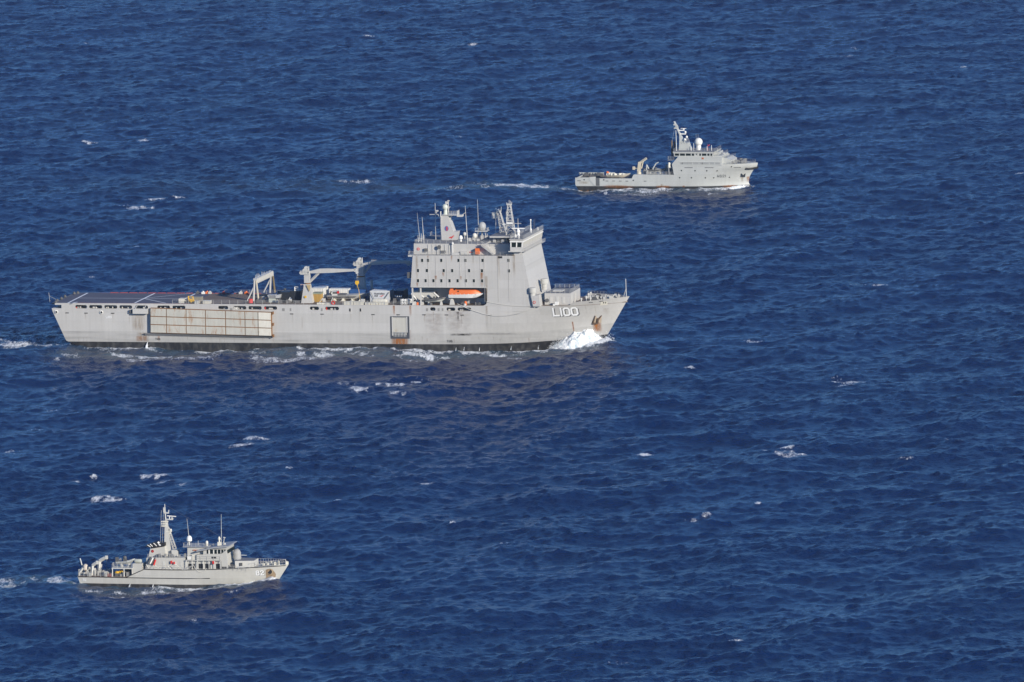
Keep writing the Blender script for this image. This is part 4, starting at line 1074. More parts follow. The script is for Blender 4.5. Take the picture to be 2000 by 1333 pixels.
# ------------------------------------------------------------------ deck machinery of the landing ship (fixed parts)
def crane(ub, vb, uc0, uc1, vcol, vhead, jib, shade, y_c, w_base):
    """pedestal crane: tapered pedestal, slewing column, head winch, knuckled jib, strut"""
    xc = L.x((uc0 + uc1) / 2, vcol, y_c); zs = L.z(uc0, vcol, y_c); zh_ = L.z(uc0, vhead, y_c)
    hw = (L.x(uc1, vcol, y_c) - L.x(uc0, vcol, y_c)) / 2
    mb = MB()
    mb.hexa([(xc - w_base, y_c - w_base * .8, ZD), (xc + w_base, y_c - w_base * .8, ZD), (xc + w_base, y_c + w_base * .8, ZD), (xc - w_base, y_c + w_base * .8, ZD)],
            [(xc - hw, y_c - hw, zs), (xc + hw, y_c - hw, zs), (xc + hw, y_c + hw, zs), (xc - hw, y_c + hw, zs)])
    ped = part('crane_pedestal', mb, M_SUP, LR)
    mb = MB(); mb.lathe((xc, y_c, zs), [(hw * 1.05, 0), (hw * 1.05, .35)], 14); part('slew_ring', mb, M_RUSTSEAM, ped)
    mb = MB(); mb.box(xc - hw * .95, xc + hw * .95, y_c - hw * .9, y_c + hw * .9, zs + .35, zh_); colm = part('crane_column', mb, M_SUP, LR)
    mb = MB(); mb.box(xc - 1.9, xc + .9, y_c - 1.1, y_c + 1.1, zh_ + .004, zh_ + .35)
    mb.lathe((xc - .5, y_c, zh_ + 1.0), [(.85, -.75), (.85, -.6), (.5, -.6), (.5, .6), (.85, .6), (.85, .75)], 12, 'y')
    mb.lathe((xc - 1.7, y_c, zh_ + .4), [(.6, -.7), (.6, .7)], 12, 'y'); mb.lathe((xc - .3, y_c, zh_ + 1.9), [(.55, -.4), (.55, .4)], 12, 'y')
    mb.tube((xc + .6, y_c, zh_), (xc + .5, y_c, zh_ + 2.4), .12); mb.tube((xc + .9, y_c - .8, zh_), (xc + .6, y_c - .8, zh_ + 2.1), .1); mb.rail([(xc - 1.9, y_c - 1.1, zh_ + .35), (xc + .8, y_c - 1.1, zh_ + .35)], .9, .9)
    part('head_winch', mb, M_SUP2, colm)
    mb = MB(); pts = L.pl(jib, y_c); mb.xz(pts, y_c - .55, y_c + .55); jb = part('crane_jib', mb, M_SUP, LR)
    return xc, zs, zh_, hw, ped, colm, jb
yc1 = L.d(601, 592.5).y + 1.4
c1 = crane(601, 592, 595, 606, 555, 536, [(604, 534), (604, 530), (624, 525.2), (640, 524.6), (690, 526), (690, 530), (652, 532.6), (626, 533.6)], 0, yc1, 1.75)
def strut(a, b, y, r, par, name='jib_strut', m=M_SUP):
    mb = MB(); mb.bar(L.p(*a, y), L.p(*b, y), r); return part(name, mb, m, par)
strut((604, 552), (623, 533), yc1 - .1, .55, c1[5])
mb = MB(); q = L.p(694, 528, yc1); mb.lathe((q.x, yc1, q.z), [(.55, -.3), (.55, .3)], 12, 'y'); mb.lathe((q.x + .5, yc1, q.z - .75), [(.38, -.3), (.38, .3)], 10, 'y'); mb.box(q.x - 1, q.x + .2, yc1 - .3, yc1 + .3, q.z - .3, q.z + .35); part('jib_sheaves', mb, M_SUP2, c1[6])
q = L.p(697, 536, yc1); q2 = L.p(696.8, 552, yc1)
mb = MB(); mb.tube((q.x, yc1, q.z), (q.x, yc1, q2.z + .4), .07); part('hoist_wire', mb, M_GUNMETAL, c1[6])
mb = MB(); mb.xz([(q.x - .45, q2.z + .5), (q.x + .45, q2.z + .5), (q.x + .55, q2.z - .3), (q.x + .2, q2.z - .7), (q.x - .2, q2.z - .7), (q.x - .55, q2.z - .3)], yc1 - .3, yc1 + .3); mb.tube((q.x, yc1, q2.z - .7), (q.x + .15, yc1, q2.z - 1.1), .1); part('hook_block', mb, M_YELLOW, c1[6])
mb = MB(); mb.path([(q.x, yc1, q2.z - 1.0), (q.x + .5, yc1, L.z(699, 567, yc1)), (q.x + .9, yc1 - .4, L.z(701, 584, yc1))], .06); part('boat_sling', mb, M_YELLOW, c1[6])
mb = MB(); q = L.p(599, 579, yc1); mb.lathe((q.x, yc1 - 1.55, q.z), [(.34, -.06), (.34, .2)], 10, 'y'); part('warning_disc', mb, M_YELLOW, c1[4])
a = L.p(603, 556, yc1); mb = MB(); mb.add([(a.x - .5, yc1 - 1.28, a.z), (a.x + .9, yc1 - 1.28, a.z), (a.x + .6, yc1 - 1.4, a.z - 1.9), (a.x + .4, yc1 - 1.4, a.z - 1.9)], [(0, 1, 2, 3)]); part('grease_stain', mb, paint('grease_tan', (.42, .31, .15)), c1[4])
yc2 = 8.2
c2 = crane(705, 566, 698, 712, 541, 519, [(710, 518.5), (710, 514.5), (724, 510.5), (800, 509.6), (800, 514), (727, 517.5)], 1, yc2, 1.55)
strut((709, 537), (724, 517), yc2 - .1, .5, c2[5])
mb = MB(); q = L.p(799, 513, yc2); mb.lathe((q.x, yc2, q.z - .3), [(.7, -.4), (.7, .4)], 12, 'y'); mb.box(q.x - 1.2, q.x, yc2 - .3, yc2 + .3, q.z - .4, q.z + .4); part('jib_sheaves', mb, M_SUP, c2[6])
mb = MB(); a = L.p(725, 510, yc2); b = L.p(796, 509.3, yc2)
mb.tube((a.x, yc2, a.z + .2), (b.x, yc2, a.z + .2), .1); part('jib_pipe', mb, M_SUP2, c2[6])
# portal gantry across the deck
yg0 = L.d(499, 588).y; yg1 = yg0 + 20.0
g0 = L.p(498.5, 545, yg0); g1 = L.p(528.5, 532, yg1); gz = (g0.z + g1.z) / 2 
xg0 = L.x(498.5, 560, yg0); xg1 = xg0
mb = MB(); rr = random.Random(5)
mb.box(xg0 - .55, xg0 + .55, yg0, yg1, gz - .9, gz + .3)
gb = part('gantry_beam', mb, M_STEEL, LR)
mb = MB()
for k in range(13):
    y_ = yg0 + .8 + k * 1.5
    mb.box(xg0 + .5, xg0 + .9, y_, y_ + .25, gz - 1.2, gz + .1); mb.box(xg0 - .8, xg0 - .5, y_, y_ + .25, gz - 1.2, gz + .1)
    if rr.random() < .8: mb.tube((xg0, y_, gz + .25), (xg0, y_, gz + rr.uniform(.5, 1.5)), .08, .06, 5)
part('beam_lugs', mb, M_SUP2, gb).ob['kind'] = 'stuff'
for yy, k in ((yg0, 0), (yg1, 1)):
    for dx_, lm_ in ((-.55, 0), (.75, 0)):
        mb = MB(); mb.tube((xg0 + dx_ * 1.2, yy, ZD), (xg0 + dx_ * .4, yy, gz - .3), .34, .3, 8); part('gantry_leg', mb, (M_SUP if dx_ < 0 else paint('stained_cream', (.44, .40, .31), .6, .15, .2)) if k == 0 else (paint('dark_brown_leg', (.16, .12, .06), .7, .3, .3) if dx_ > 0 else M_SUP), LR)  # forward leg on the far side is a streaky dark brown
    mb = MB(); mb.tube((xg0 - 2.6, yy, ZD + (0.0 if k == 0 else .2)), (xg0 - .3, yy, gz - 2.0), .22, .22, 6); part('gantry_brace', mb, M_SUP2, LR)
# white ladder posts
for (u, vt, vb, w) in ((579.5, 561, 590, 2.2), (590.5, 556, 581, 1.6)):
    q = L.d(u, vb); mb = MB(); y_ = q.y; x_ = L.x(u, vb, y_); zt_ = L.z(u, vt, y_); h_ = w / 6.5
    for s_ in (-1, 1): mb.tube((x_ + s_ * h_ * 1.6, y_, ZD), (x_ + s_ * h_ * 1.6, y_, zt_), .16, .16, 4)
    for k in range(8): mb.bar((x_ - h_ * 1.6, y_, ZD + (zt_ - ZD) * (k + 1) / 8), (x_ + h_ * 1.6, y_, ZD + (zt_ - ZD) * (k + 1) / 8), .12)
    part('ladder_post', mb, M_WHITE if u < 585 else paint('faded_pink', (.55, .38, .34)), LR)
mb = MB(); q = L.d(740, 575); q.y = 6; x_ = L.x(726.5, 575, 6); mb.bar((x_, 6, ZD), (x_, 6, L.z(726, 547, 6)), .6); part('vent_stack', mb, M_SUP, LR)
# ------------------------------------------------------------------ things carried on deck
def box_thing(name, label, cat, u0, vt, u1, vb, depth, mat, group=None, z=None, ribs=0, y=None, trim=None):
    q = L.d((u0 + u1) / 2, vb, z)
    y0 = q.y if y is None else y
    x0, x1 = L.x(u0, vb, y0), L.x(u1, vb, y0); zb_ = ZD if z is None else z; zt_ = L.z((u0 + u1) / 2, vt, y0)
    n_ = L.thing(name, label, cat, ((x0 + x1) / 2, y0 + depth / 2, zb_), group)
    mb = MB(); mb.box(x0, x1, y0, y0 + depth, zb_ + .01, zt_); part('body', mb, mat, n_)
    if ribs:
        mb = MB()
        for k in range(ribs): 
            x_ = x0 + .25 + (x1 - x0 - .5) * k / (ribs - 1); mb.box(x_ - .06, x_ + .06, y0 - .05, y0 - .003, zb_ + .2, zt_ - .15)
        part('corrugation', mb, mat, n_)
        fr_ = trim or mat
        for xx in (x0 - .02, x1 - .13):
            mb = MB(); mb.box(xx, xx + .15, y0 - .07, y0 - .004, zb_ + .02, zt_ + .02); part('corner_post', mb, fr_, n_)
        mb = MB(); mb.box(x0 + .13, x1 - .13, y0 - .07, y0 - .004, zt_ - .13, zt_ + .02); part('side_rail', mb, fr_, n_); mb = MB(); mb.box(x0 + .13, x1 - .13, y0 - .07, y0 - .004, zb_ + .02, zb_ + .16); part('side_rail', mb, fr_, n_)
        yb_ = y0 + depth
        for yy in (y0 + .4, y0 + depth / 2 - .05):      # doors in the end that faces the bow
            mb = MB(); mb.box(x1 + .003, x1 + .06, yy, yy + depth / 2 - .45, zb_ + .15, zt_ - .15); part('door', mb, mat, n_)
    return n_, x0, x1, y0, zt_
M_WCONT = paint('white_container', (.68, .67, .62), .5, .06, .15, dirty=.15)
M_GCONT = paint('pale_grey_container', (.52, .53, .54), .5, .06, .1)
GC = 'cargo containers on the landing ship'
yB = -1.5
box_thing('cargo_container', 'white container standing behind the ochre tarpaulin and the near deck crane', 'container', 608, 563.5, 632, 583, 6.1, M_WCONT, GC, y=yB + .5, ribs=8)
box_thing('cargo_container', 'long white container behind the landing craft on the big ship', 'container', 643, 564.5, 681, 583, 2.5, M_WCONT, GC, y=yB + 3, ribs=9)
box_thing('cargo_container', 'bright blue container beside the long white one behind the landing craft', 'container', 683, 567, 714, 583, 2.5, M_BLUE, GC, y=yB + 2.8, ribs=14)
aid = box_thing('cargo_container', 'pale grey container lettered Australian Aid with a red kangaroo', 'container', 723, 569, 760, 588, 6.1, M_GCONT, GC, ribs=0, y=-7.2)
n_, x0, x1, y0, zt_ = aid
W_ = x1 - x0
mb = MB(); font_mesh(mb, 'Australian', .80, lambda a, b: (x0 + W_ * .22 + a, y0 - .03, zt_ - 1.02 + b), .02); part('lettering', mb, M_INK, n_)
mb = MB(); font_mesh(mb, 'Aid', .80, lambda a, b: (x0 + W_ * .22 + a, y0 - .03, zt_ - 1.68 + b), .02); part('lettering', mb, M_INK, n_)
mb = MB(); mb.xz([(x0 + W_ * .50 + a * 1.35, zt_ - 1.72 + b * .66) for a, b in KANGAROO], y0 - .05, y0 - .02); part('kangaroo_emblem', mb, M_RED, n_)
for a_, b_ in (((724, 571), (732, 588)), ((760, 571), (748, 588))): 
    mb = MB(); mb.tube(L.p(*a_, y0 - .4), L.p(*b_, y0 - .4), .09, .09, 4); part('lashing_chain', mb, M_GUNMETAL, n_)
mb = MB(); mb.box(x0 - .03, x1 + .03, y0 - .06, y0 + .1, zt_ - .12, zt_ + .03); mb.box(x0 + .1, x1 - .1, y0 + 2, y0 + 2.2, zt_ + .002, zt_ + .06); part('roof_rail', mb, M_WHITE, n_)
dk = box_thing('cargo_container', 'dark navy container with white stencil marks beside the Australian Aid one', 'container', 769, 568.5, 788, 589, 6.1, M_NAVY, GC, ribs=7, y=-6.6)
mb = MB()
for k in range(4): mb.box(dk[1] + .4 + k * .62, dk[1] + .72 + k * .62, dk[3] - .09, dk[3] - .075, dk[4] - 1.75, dk[4] - 1.35)
part('stencil_marks', mb, M_LETTER, dk[0])
for k, (u0, u1, vt) in enumerate(((548, 566, 571), (567, 587, 569))):
    box_thing('cargo_container', ('low' if k == 0 else 'taller') + ' black container standing between the portal gantry and near deck crane', 'container', u0, vt, u1, 586.5, 4.5, paint('black_container', (.02, .024, .032), .5), GC, ribs=7, y=-7.0 + k * .4)
tp, x0, x1, y0, zt_ = box_thing('covered_stack', 'ochre tarpaulin pulled over a stack beside the near crane pedestal', 'covered cargo', 612, 575, 627, 591, 2.6, M_GOLD, y=L.d(620, 590.5).y)
mb = MB()
for k in range(7): mb.tube((x0 + .2 + k * (x1 - x0 - .4) / 6, y0 - .04, ZD + .05), (x0 + .2 + k * (x1 - x0 - .4) / 6 + random.uniform(-.1, .1), y0 - .02, zt_), .13, .1, 5)
part('folds', mb, M_GOLD, tp)
mb = MB(); mb.box(x0 - .1, x1 + .1, y0 - .1, y0 + 2.7, zt_ + .002, zt_ + .45); part('stack_top', mb, paint('khaki_canvas', (.22, .24, .17)), tp)
# landing craft on deck cradles
y_lc = L.d(680, 589).y + 2.0
def boat_hull(mb, x0, x1, yc, hw, zk, zs, zb, rake, n=14, flat=False):
    """open boat hull: x0 transom, x1 stem head; keel zk, sheer zs aft rising to zb at the bow"""
    vs_ = []; m = 7
    for i in range(n + 1):
        s_ = i / n
        w = hw * (1 - max(0, (s_ - .55) / .45) ** 2.2) + .03
        sh_ = zs + (zb - zs) * s_ ** 2
        kz = zk + (sh_ - zk) * max(0, (s_ - .75) / .25) ** 2 * (.75 if not flat else .9)
        for j in range(m):
            t = -1 + 2 * j / (m - 1)
            prof = abs(t) ** 2.4 if not flat else abs(t) ** 6
            vs_.append((x0 + (x1 - x0) * s_ - rake * (1 - (kz + (sh_ - kz) * prof - zk) / (zb - zk)) * s_, yc + w * t, kz + (sh_ - kz) * prof))
    fs_ = [(i * m + j, (i + 1) * m + j, (i + 1) * m + j + 1, i * m + j + 1) for i in range(n) for j in range(m - 1)] + [tuple(range(m))]
    fs_ += [(i * m, i * m + m - 1, (i + 1) * m + m - 1, (i + 1) * m) for i in range(n)]
    mb.add(vs_, fs_)
a = L.p(640, 585, y_lc - 2); b = L.p(721, 573, y_lc - 2)
lc = L.thing('landing_craft', 'open grey landing craft chocked on deck beneath the near crane jib', 'boat', ((a.x + b.x) / 2, y_lc, ZD))
zk, zs_, zb_ = L.z(680, 586.5, y_lc - 1), L.z(660, 578.5, y_lc - 2), L.z(721, 572, y_lc)
mb = MB(); boat_hull(mb, a.x - .3, b.x, y_lc, 2.1, zk, zs_, zb_, 2.0); part('hull', mb, M_SUP2, lc, 50)
mb = MB(); mb.tube((a.x, y_lc - 2.08, zs_ - .35), (b.x - 4, y_lc - 2.0, zs_ - .2), .12, .12, 5); part('fender', mb, M_GUNMETAL, lc)
mb = MB(); mb.box(L.x(650, 575, y_lc), L.x(661, 575, y_lc), y_lc - 1.2, y_lc + 1.2, zs_ - .1, L.z(655, 569, y_lc)); wh = part('wheelhouse', mb, M_SUP2, lc)
mb = MB(); mb.box(L.x(652, 575, y_lc), L.x(660, 575, y_lc), y_lc - 1.25, y_lc - 1.202, L.z(655, 573, y_lc), L.z(655, 570.3, y_lc)); part('window', mb, M_GLASS, wh)
mb = MB(); mb.box(L.x(662, 576, y_lc), L.x(676, 576, y_lc), y_lc - 1.3, y_lc + 1.3, zs_ - .15, zs_ + .5); part('engine_cover', mb, M_GUNMETAL, lc)
mb = MB(); mb.box(L.x(645, 575, y_lc), L.x(646, 575, y_lc), y_lc - .1, y_lc + .1, zs_, zs_ + 1.4); mb.bar((L.x(641, 578, y_lc), y_lc, zs_ - .1), (L.x(649, 570, y_lc), y_lc, zs_ + 1.3), .16); part('stern_frame', mb, M_GUNMETAL, lc)
mb = MB(); q = L.p(660.5, 571.5, y_lc - 1.3); mb.lathe((q.x, q.y, q.z), [(.4, 0), (.4, -.12)], 12, 'y'); part('lifebuoy', mb, M_RED, lc)
for u in (655, 672, 690, 706): mb = MB(); x_ = L.x(u, 588, y_lc); mb.hexa([(x_ - .5, y_lc - 2, ZD), (x_ + .5, y_lc - 2, ZD), (x_ + .5, y_lc + 2, ZD), (x_ - .5, y_lc + 2, ZD)], [(x_ - .2, y_lc - 1.2, zk + .5), (x_ + .2, y_lc - 1.2, zk + .5), (x_ + .2, y_lc + 1.2, zk + .5), (x_ - .2, y_lc + 1.2, zk + .5)]); part('cradle', mb, M_CREAM, lc)
for a_, b_ in (((643, 580), (655, 589)), ((666, 580), (660, 589)), ((686, 580), (692, 588)), ((706, 579), (694, 588))): mb = MB(); mb.tube(L.p(*a_, y_lc - 2.2), L.p(*b_, y_lc - 2.6), .07, .07, 4); part('lashing', mb, M_GUNMETAL, lc)
# raft cases along the deck edge
k = 0
RC = ['cream raft case on the deck edge between the near crane and the lifebuoy', 'long cream raft case on the deck edge under the landing craft bow half', 'short cream raft case on the deck edge between longer ones', 'low cream raft case on the deck edge before the beige tank']
for u0, u1, vt, li in ((619, 633, 592, 0), (633.6, 648, 592.2, 0), (671.5, 690, 589.6, 1), (691, 710, 589.6, 1), (713, 723, 591, 2), (724, 739, 591.6, 3), (740, 757, 591.8, 3)):
    k += 1
    n_, x0, x1, y0, zt_ = box_thing('raft_case', RC[li], 'case', u0, vt, u1, 596.8, .9, M_CREAM, 'white raft cases on the deck edge', y=-12.5)
    mb = MB()
    for j in range(1, 3): x_ = x0 + (x1 - x0) * j / 3; mb.box(x_ - .04, x_ + .04, y0 - .05, y0 - .003, ZD + .02, zt_ - .02)
    part('strap', mb, M_STEEL, n_)
q = L.p(651, 594, -12.6); n_ = L.thing('lifebuoy', 'red and white lifebuoy on the rail below the landing craft stern', 'lifebuoy', (q.x, -12.6, ZD))
mb = MB()
for i in range(12): 
    t = 2 * math.pi * i / 12; t2 = 2 * math.pi * (i + 1) / 12; z_ = ZD + .6
    mb.tube((q.x + .5 * math.cos(t), -12.75, z_ + .5 * math.sin(t)), (q.x + .5 * math.cos(t2), -12.75, z_ + .5 * math.sin(t2)), .16, .16, 6)
part('ring', mb, M_RED, n_); mb = MB(); mb.bar((q.x - .1, -12.75, ZD + .02), (q.x + .1, -12.75, ZD + .6), .1); part('bracket', mb, M_WHITE, n_)
# fuel tank rolls
q = L.d(740, 593); y_t = -10.5; x0, x1 = L.x(726, 588, y_t), L.x(757, 588, y_t); zc = L.z(740, 586.3, y_t); r_ = .82
n_ = L.thing('storage_tank', 'pale beige horizontal tank lying before the Australian Aid container', 'tank', ((x0 + x1) / 2, y_t, ZD))
mb = MB(); mb.lathe((x0, y_t, ZD + r_), [(r_ * .55, 0), (r_ * .95, .35), (r_, .8), (r_, x1 - x0 - .8), (r_ * .95, x1 - x0 - .35), (r_ * .55, x1 - x0)], 16, 'x'); part('body', mb, paint('beige_tank', (.55, .53, .46)), n_, 45)
for k in (.33, .66): mb = MB(); mb.lathe((x0 + (x1 - x0) * k, y_t, ZD + r_), [(r_ * 1.02, 0), (r_ * 1.02, .15)], 16, 'x'); part('band', mb, M_CREAM, n_)
# raft canister racks: four white ends each
for u, v in ((788, 592.3), (799.5, 590.8)):
    y_ = -12.3 if u < 790 else -11.3
    q = L.p(u, v, y_); n_ = L.thing('liferaft_rack', ('outer' if u < 790 else 'inner') + ' rack of four white raft canisters just aft of the superstructure', 'raft rack', (q.x, y_, ZD), 'raft canister racks')
    for sx in (-.42, .42):
        for sz in (0, .82):
            mb = MB(); mb.lathe((q.x + sx, y_, ZD + .48 + sz), [(.3, -.02), (.42, .1), (.42, 1.4), (.3, 1.5)], 12, 'y'); c_ = part('canister', mb, M_WHITE, n_)
            mb = MB(); mb.box(q.x + sx - .2, q.x + sx + .15, y_ - .05, y_ - .03, ZD + .4 + sz, ZD + .5 + sz); part('stencil', mb, M_INK, c_)
    mb = MB(); mb.box(q.x - .95, q.x - .85, y_, y_ + 1.3, ZD, ZD + 1.7); mb.box(q.x + .85, q.x + .95, y_, y_ + 1.3, ZD, ZD + 1.7); mb.box(q.x - .95, q.x + .95, y_ + .1, y_ + 1.2, ZD, ZD + .06); part('frame', mb, M_STEEL, n_)
# enclosed lifeboat hung in the alcove
yl = -11.6
a = L.p(875.5, 577, yl - 1.5); b = L.p(943.5, 577, yl - 1.5)
zsh = L.z(905, 575.2, yl - 1.5); zke = L.z(905, 583.5, yl - 1.5); zto = L.z(905, 567.2, yl - 1.5); zca = L.z(880, 563.4, yl - 1.5)
lb = L.thing('lifeboat', 'enclosed lifeboat with orange canopy and white hull hung in the side alcove', 'lifeboat', ((a.x + b.x) / 2, yl, zke))
mb = MB(); boat_hull(mb, a.x, b.x, yl, 1.5, zke, zsh - .15, zsh + .25, .9, flat=True); part('hull', mb, paint('gloss_white', (.80, .79, .75), .3), lb, 50)
mb = MB(); n = 12; vs_ = []
for i in range(n + 1):
    s_ = i / n; x_ = a.x + .25 + (b.x - a.x - 1.2) * s_; w = 1.42 * (1 - max(0, (s_ - .6) / .4) ** 2.4 * .9); zt_ = zto if s_ < .86 else zto - (s_ - .86) / .14 * .9; z0 = zsh - .16 + .3 * s_ ** 2
    for t, h in ((-1, 0), (-.97, .45), (-.72, .9), (-.3, 1), (.3, 1), (.72, .9), (.97, .45), (1, 0)): vs_.append((x_, yl + w * t, z0 + (zt_ - z0) * h))
mb.add(vs_, [(i * 8 + j, (i + 1) * 8 + j, (i + 1) * 8 + j + 1, i * 8 + j + 1) for i in range(n) for j in range(7)] + [tuple(range(8)), tuple(n * 8 + j for j in range(8))])
cp = part('canopy', mb, M_ORANGE, lb, 40)
mb = MB(); mb.hexa([(a.x + .35, yl - .9, zto - .3), (L.x(893, 570, yl), yl - .9, zto - .3), (L.x(893, 570, yl), yl + .9, zto - .3), (a.x + .35, yl + .9, zto - .3)], [(a.x + .5, yl - .75, zca), (L.x(889, 570, yl), yl - .75, zca), (L.x(889, 570, yl), yl + .75, zca), (a.x + .5, yl + .75, zca)]); ct_ = part('conning_tower', mb, M_ORANGE, lb)
mb = MB(); mb.box(L.x(886.5, 566, yl - .9), L.x(889.5, 566, yl - .9), yl - .97, yl - .6, zto - .05, zca - .15); part('window', mb, M_GLASS, ct_)
mb = MB(); q = L.p(895, 569.5, yl - 1.3); mb.lathe((q.x, yl - 1.25, q.z), [(.22, 0), (.22, -.12)], 10, 'y'); part('porthole', mb, M_GLASS, cp)
for k in range(7): 
    x_ = a.x + 1 + k * 1.25; mb = MB(); mb.box(x_, x_ + .35, yl - 1.53, yl - 1.44, zsh + .0, zsh + .1); part('grab_loop', mb, M_WHITE, cp)
for u in (884, 935): mb = MB(); x_ = L.x(u, 567, yl); mb.tube((x_, yl, zto - .1), (x_, yl, zal - .05), .08); part('lifting_hook', mb, M_GUNMETAL, lb)
# davit and deck clutter in the alcove (fixed)
for a_, b_ in (((803, 574), (818, 590)), ((821, 576), (834, 587)), ((847, 572), (857, 581)), ((871, 580), (882, 588))): mb = MB(); mb.bar(L.p(*a_, -11.5), L.p(*b_, -11.5), .42); part('davit_arm', mb, M_SUP2, sup)
mb = MB(); mb.xz(L.pl([(878, 596), (880, 584), (884, 584), (887, 596)], -12), -12, -11); part('boat_davit', mb, M_SUP2, sup)
a = L.p(831, 589, -11.8); b = L.p(870, 583, -11.8)
rh = L.thing('rescue_boat', 'grey rigid inflatable in its davit beside the orange lifeboat', 'boat', ((a.x + b.x) / 2, -11.8, ZD))
zk_, zs2, zb2 = L.z(850, 590.5, -11.8), L.z(850, 586, -12.5), L.z(870, 582, -11.8)
mb = MB(); boat_hull(mb, a.x, b.x, -11.8, .95, zk_, zs2 - .1, zb2 - .1, .8); part('hull', mb, paint('pale_hull', (.52, .53, .48)), rh, 50)
mb = MB()
for sy in (-1, 1): mb.path([(a.x - .3, -11.8 + sy, zs2), (a.x + (b.x - a.x) * .6, -11.8 + sy, zs2 + .15), (a.x + (b.x - a.x) * .85, -11.8 + sy * .55, zb2 - .1), (b.x, -11.8, zb2 + .05)], .27, 8)
part('inflated_collar', mb, M_GUNMETAL, rh)
mb = MB(); mb.box(L.x(846, 586, -11.8), L.x(850, 586, -11.8), -12.1, -11.5, zs2 - .2, zs2 + .9); mb.box(a.x - .2, a.x + .5, -12.1, -11.5, zs2 - .3, zs2 + .7); part('console', mb, M_GUNMETAL, rh)
for u in (838, 862): mb = MB(); x_ = L.x(u, 592, -11.8); mb.hexa([(x_ - .35, -12.4, ZD), (x_ + .35, -12.4, ZD), (x_ + .35, -11.2, ZD), (x_ - .35, -11.2, ZD)], [(x_ - .15, -12.1, zk_ + .25), (x_ + .15, -12.1, zk_ + .25), (x_ + .15, -11.5, zk_ + .25), (x_ - .15, -11.5, zk_ + .25)]); part('chock', mb, M_SUP2, rh)
rr = random.Random(9); cm_ = [M_GUNMETAL, M_SUP2, M_CREAM, M_RED, M_ORANGE, M_GUNMETAL, M_SUP, M_YELLOW]
for k in range(15):
    u = rr.choice((rr.uniform(808, 828), rr.uniform(900, 940), rr.uniform(838, 862))); y_ = rr.uniform(-12.6, -10.5); x_ = L.x(u, 595, y_); h_ = rr.uniform(.5, 1.2); s_ = rr.uniform(.25, .55)
    mb = MB()
    if rr.random() < .5: mb.lathe((x_, y_, ZD), [(s_, 0), (s_, h_ * .8), (s_ * .6, h_)], 8)
    else: mb.box(x_ - s_, x_ + s_, y_ - .3, y_ + .3, ZD, ZD + h_); mb.box(x_ - s_ * .6, x_ + s_ * .6, y_ - .2, y_ + .2, ZD + h_, ZD + h_ + .2)
    part('deck_fitting', mb, rr.choice(cm_), sup)
# clutter by the flight deck
mb = MB(); L.on(mb, 349, 584, 359, 592.5, 2.5); part('deck_locker', mb, M_CREAM, LR)
mb = MB(); L.on(mb, 364, 587, 396, 592.8, .8); part('deck_screen', mb, paint('tan_screen', (.33, .29, .23)), LR)
mb = MB(); q = L.d(383, 590.5, ZD); L.on(mb, 366, 581, 392, 591, 3.0); part('flight_deck_shelter', mb, paint('olive_tan', (.24, .22, .17)), LR)
mb = MB(); L.on(mb, 396, 588, 411, 593.6, 1.5); part('deck_locker', mb, M_CREAM, LR)
mb = MB(); L.on(mb, 380, 588, 388, 593.6, 1.5); part('deck_locker', mb, M_SUP2, LR)
q = L.d(373, 592.8); n_ = L.thing('forklift', 'small yellow forklift parked at the edge of the flight deck', 'forklift', (q.x, q.y, ZD))
mb = MB(); mb.box(q.x - .4, q.x + 1.1, q.y - .6, q.y + .6, ZD + .3, ZD + 1.05); mb.box(q.x - .35, q.x + .3, q.y - .5, q.y + .5, ZD + 1.05, ZD + 1.3); part('body', mb, M_YELLOW, n_)
mb = MB(); 
for sy in (-.4, .4): mb.bar((q.x - .6, q.y + sy, ZD + .1), (q.x - .75, q.y + sy, ZD + 2.2), .16); mb.bar((q.x + .8, q.y + sy, ZD + 1), (q.x + .6, q.y + sy, ZD + 2), .1)
mb.box(q.x - .1, q.x + .75, q.y - .5, q.y + .5, ZD + 2.0, ZD + 2.08); part('mast_and_guard', mb, M_YELLOW, n_)
for sx in (-.2, .8): 
    for sy in (-.55, .55): mb = MB(); mb.lathe((q.x + sx, q.y + sy, ZD + .32), [(.32, -.12), (.32, .12)], 10, 'y'); part('wheel', mb, M_BLACK, n_)
for (u, v, lab, m, nm, cat) in ((489.5, 592, 'squat red drum standing at the foot of the portal gantry', M_RED, 'drum', 'drum'), (567, 590.5, 'small blue drum on the deck beside a black container', M_BLUE, 'drum', 'drum')):
    q = L.d(u, v); s_ = .75 if m is M_RED else .4; n_ = L.thing(nm, lab, cat, (q.x, q.y, ZD)); mb = MB(); mb.lathe((q.x, q.y, ZD), [(s_, 0), (s_, .1), (s_ * .95, .12), (s_ * .95, 1.0), (s_, 1.02), (s_, 1.15), (s_ * .9, 1.15)], 12); part('barrel', mb, m, n_)
    mb = MB(); mb.lathe((q.x, q.y, ZD + 1.15), [(s_ * .85, 0), (s_ * .85, .05), (.1, .06)], 12); part('lid', mb, m, n_)
# grey ramp bundle on a pale cabinet
q = L.d(531, 591); mb = MB(); L.on(mb, 525, 583, 538, 591, 2.2); cb_ = part('deck_cabinet', mb, paint('pale_green_cabinet', (.45, .48, .42)), LR)
n_ = L.thing('gangway', 'folded grey gangway with barred sides stowed beside the portal gantry', 'gangway', (q.x + 1, q.y + 1, L.z(531, 583, q.y)))
y0 = q.y - .2; pgw = L.pl([(522, 577), (525, 584), (537.5, 584), (536.5, 577)], y0); zz = L.z(531, 583, q.y) + .01; pgw = [(x_, max(z_, zz)) for x_, z_ in pgw]
mb = MB(); mb.xz(pgw, y0, y0 + 2.6); part('deck_frame', mb, M_STEEL, n_)
for k in range(6): mb = MB(); x_ = pgw[1][0] + .1 + k * .33; mb.box(x_, x_ + .12, y0 - .06, y0 - .004, zz + .05, zz + .9); part('bar', mb, M_GUNMETAL, n_)
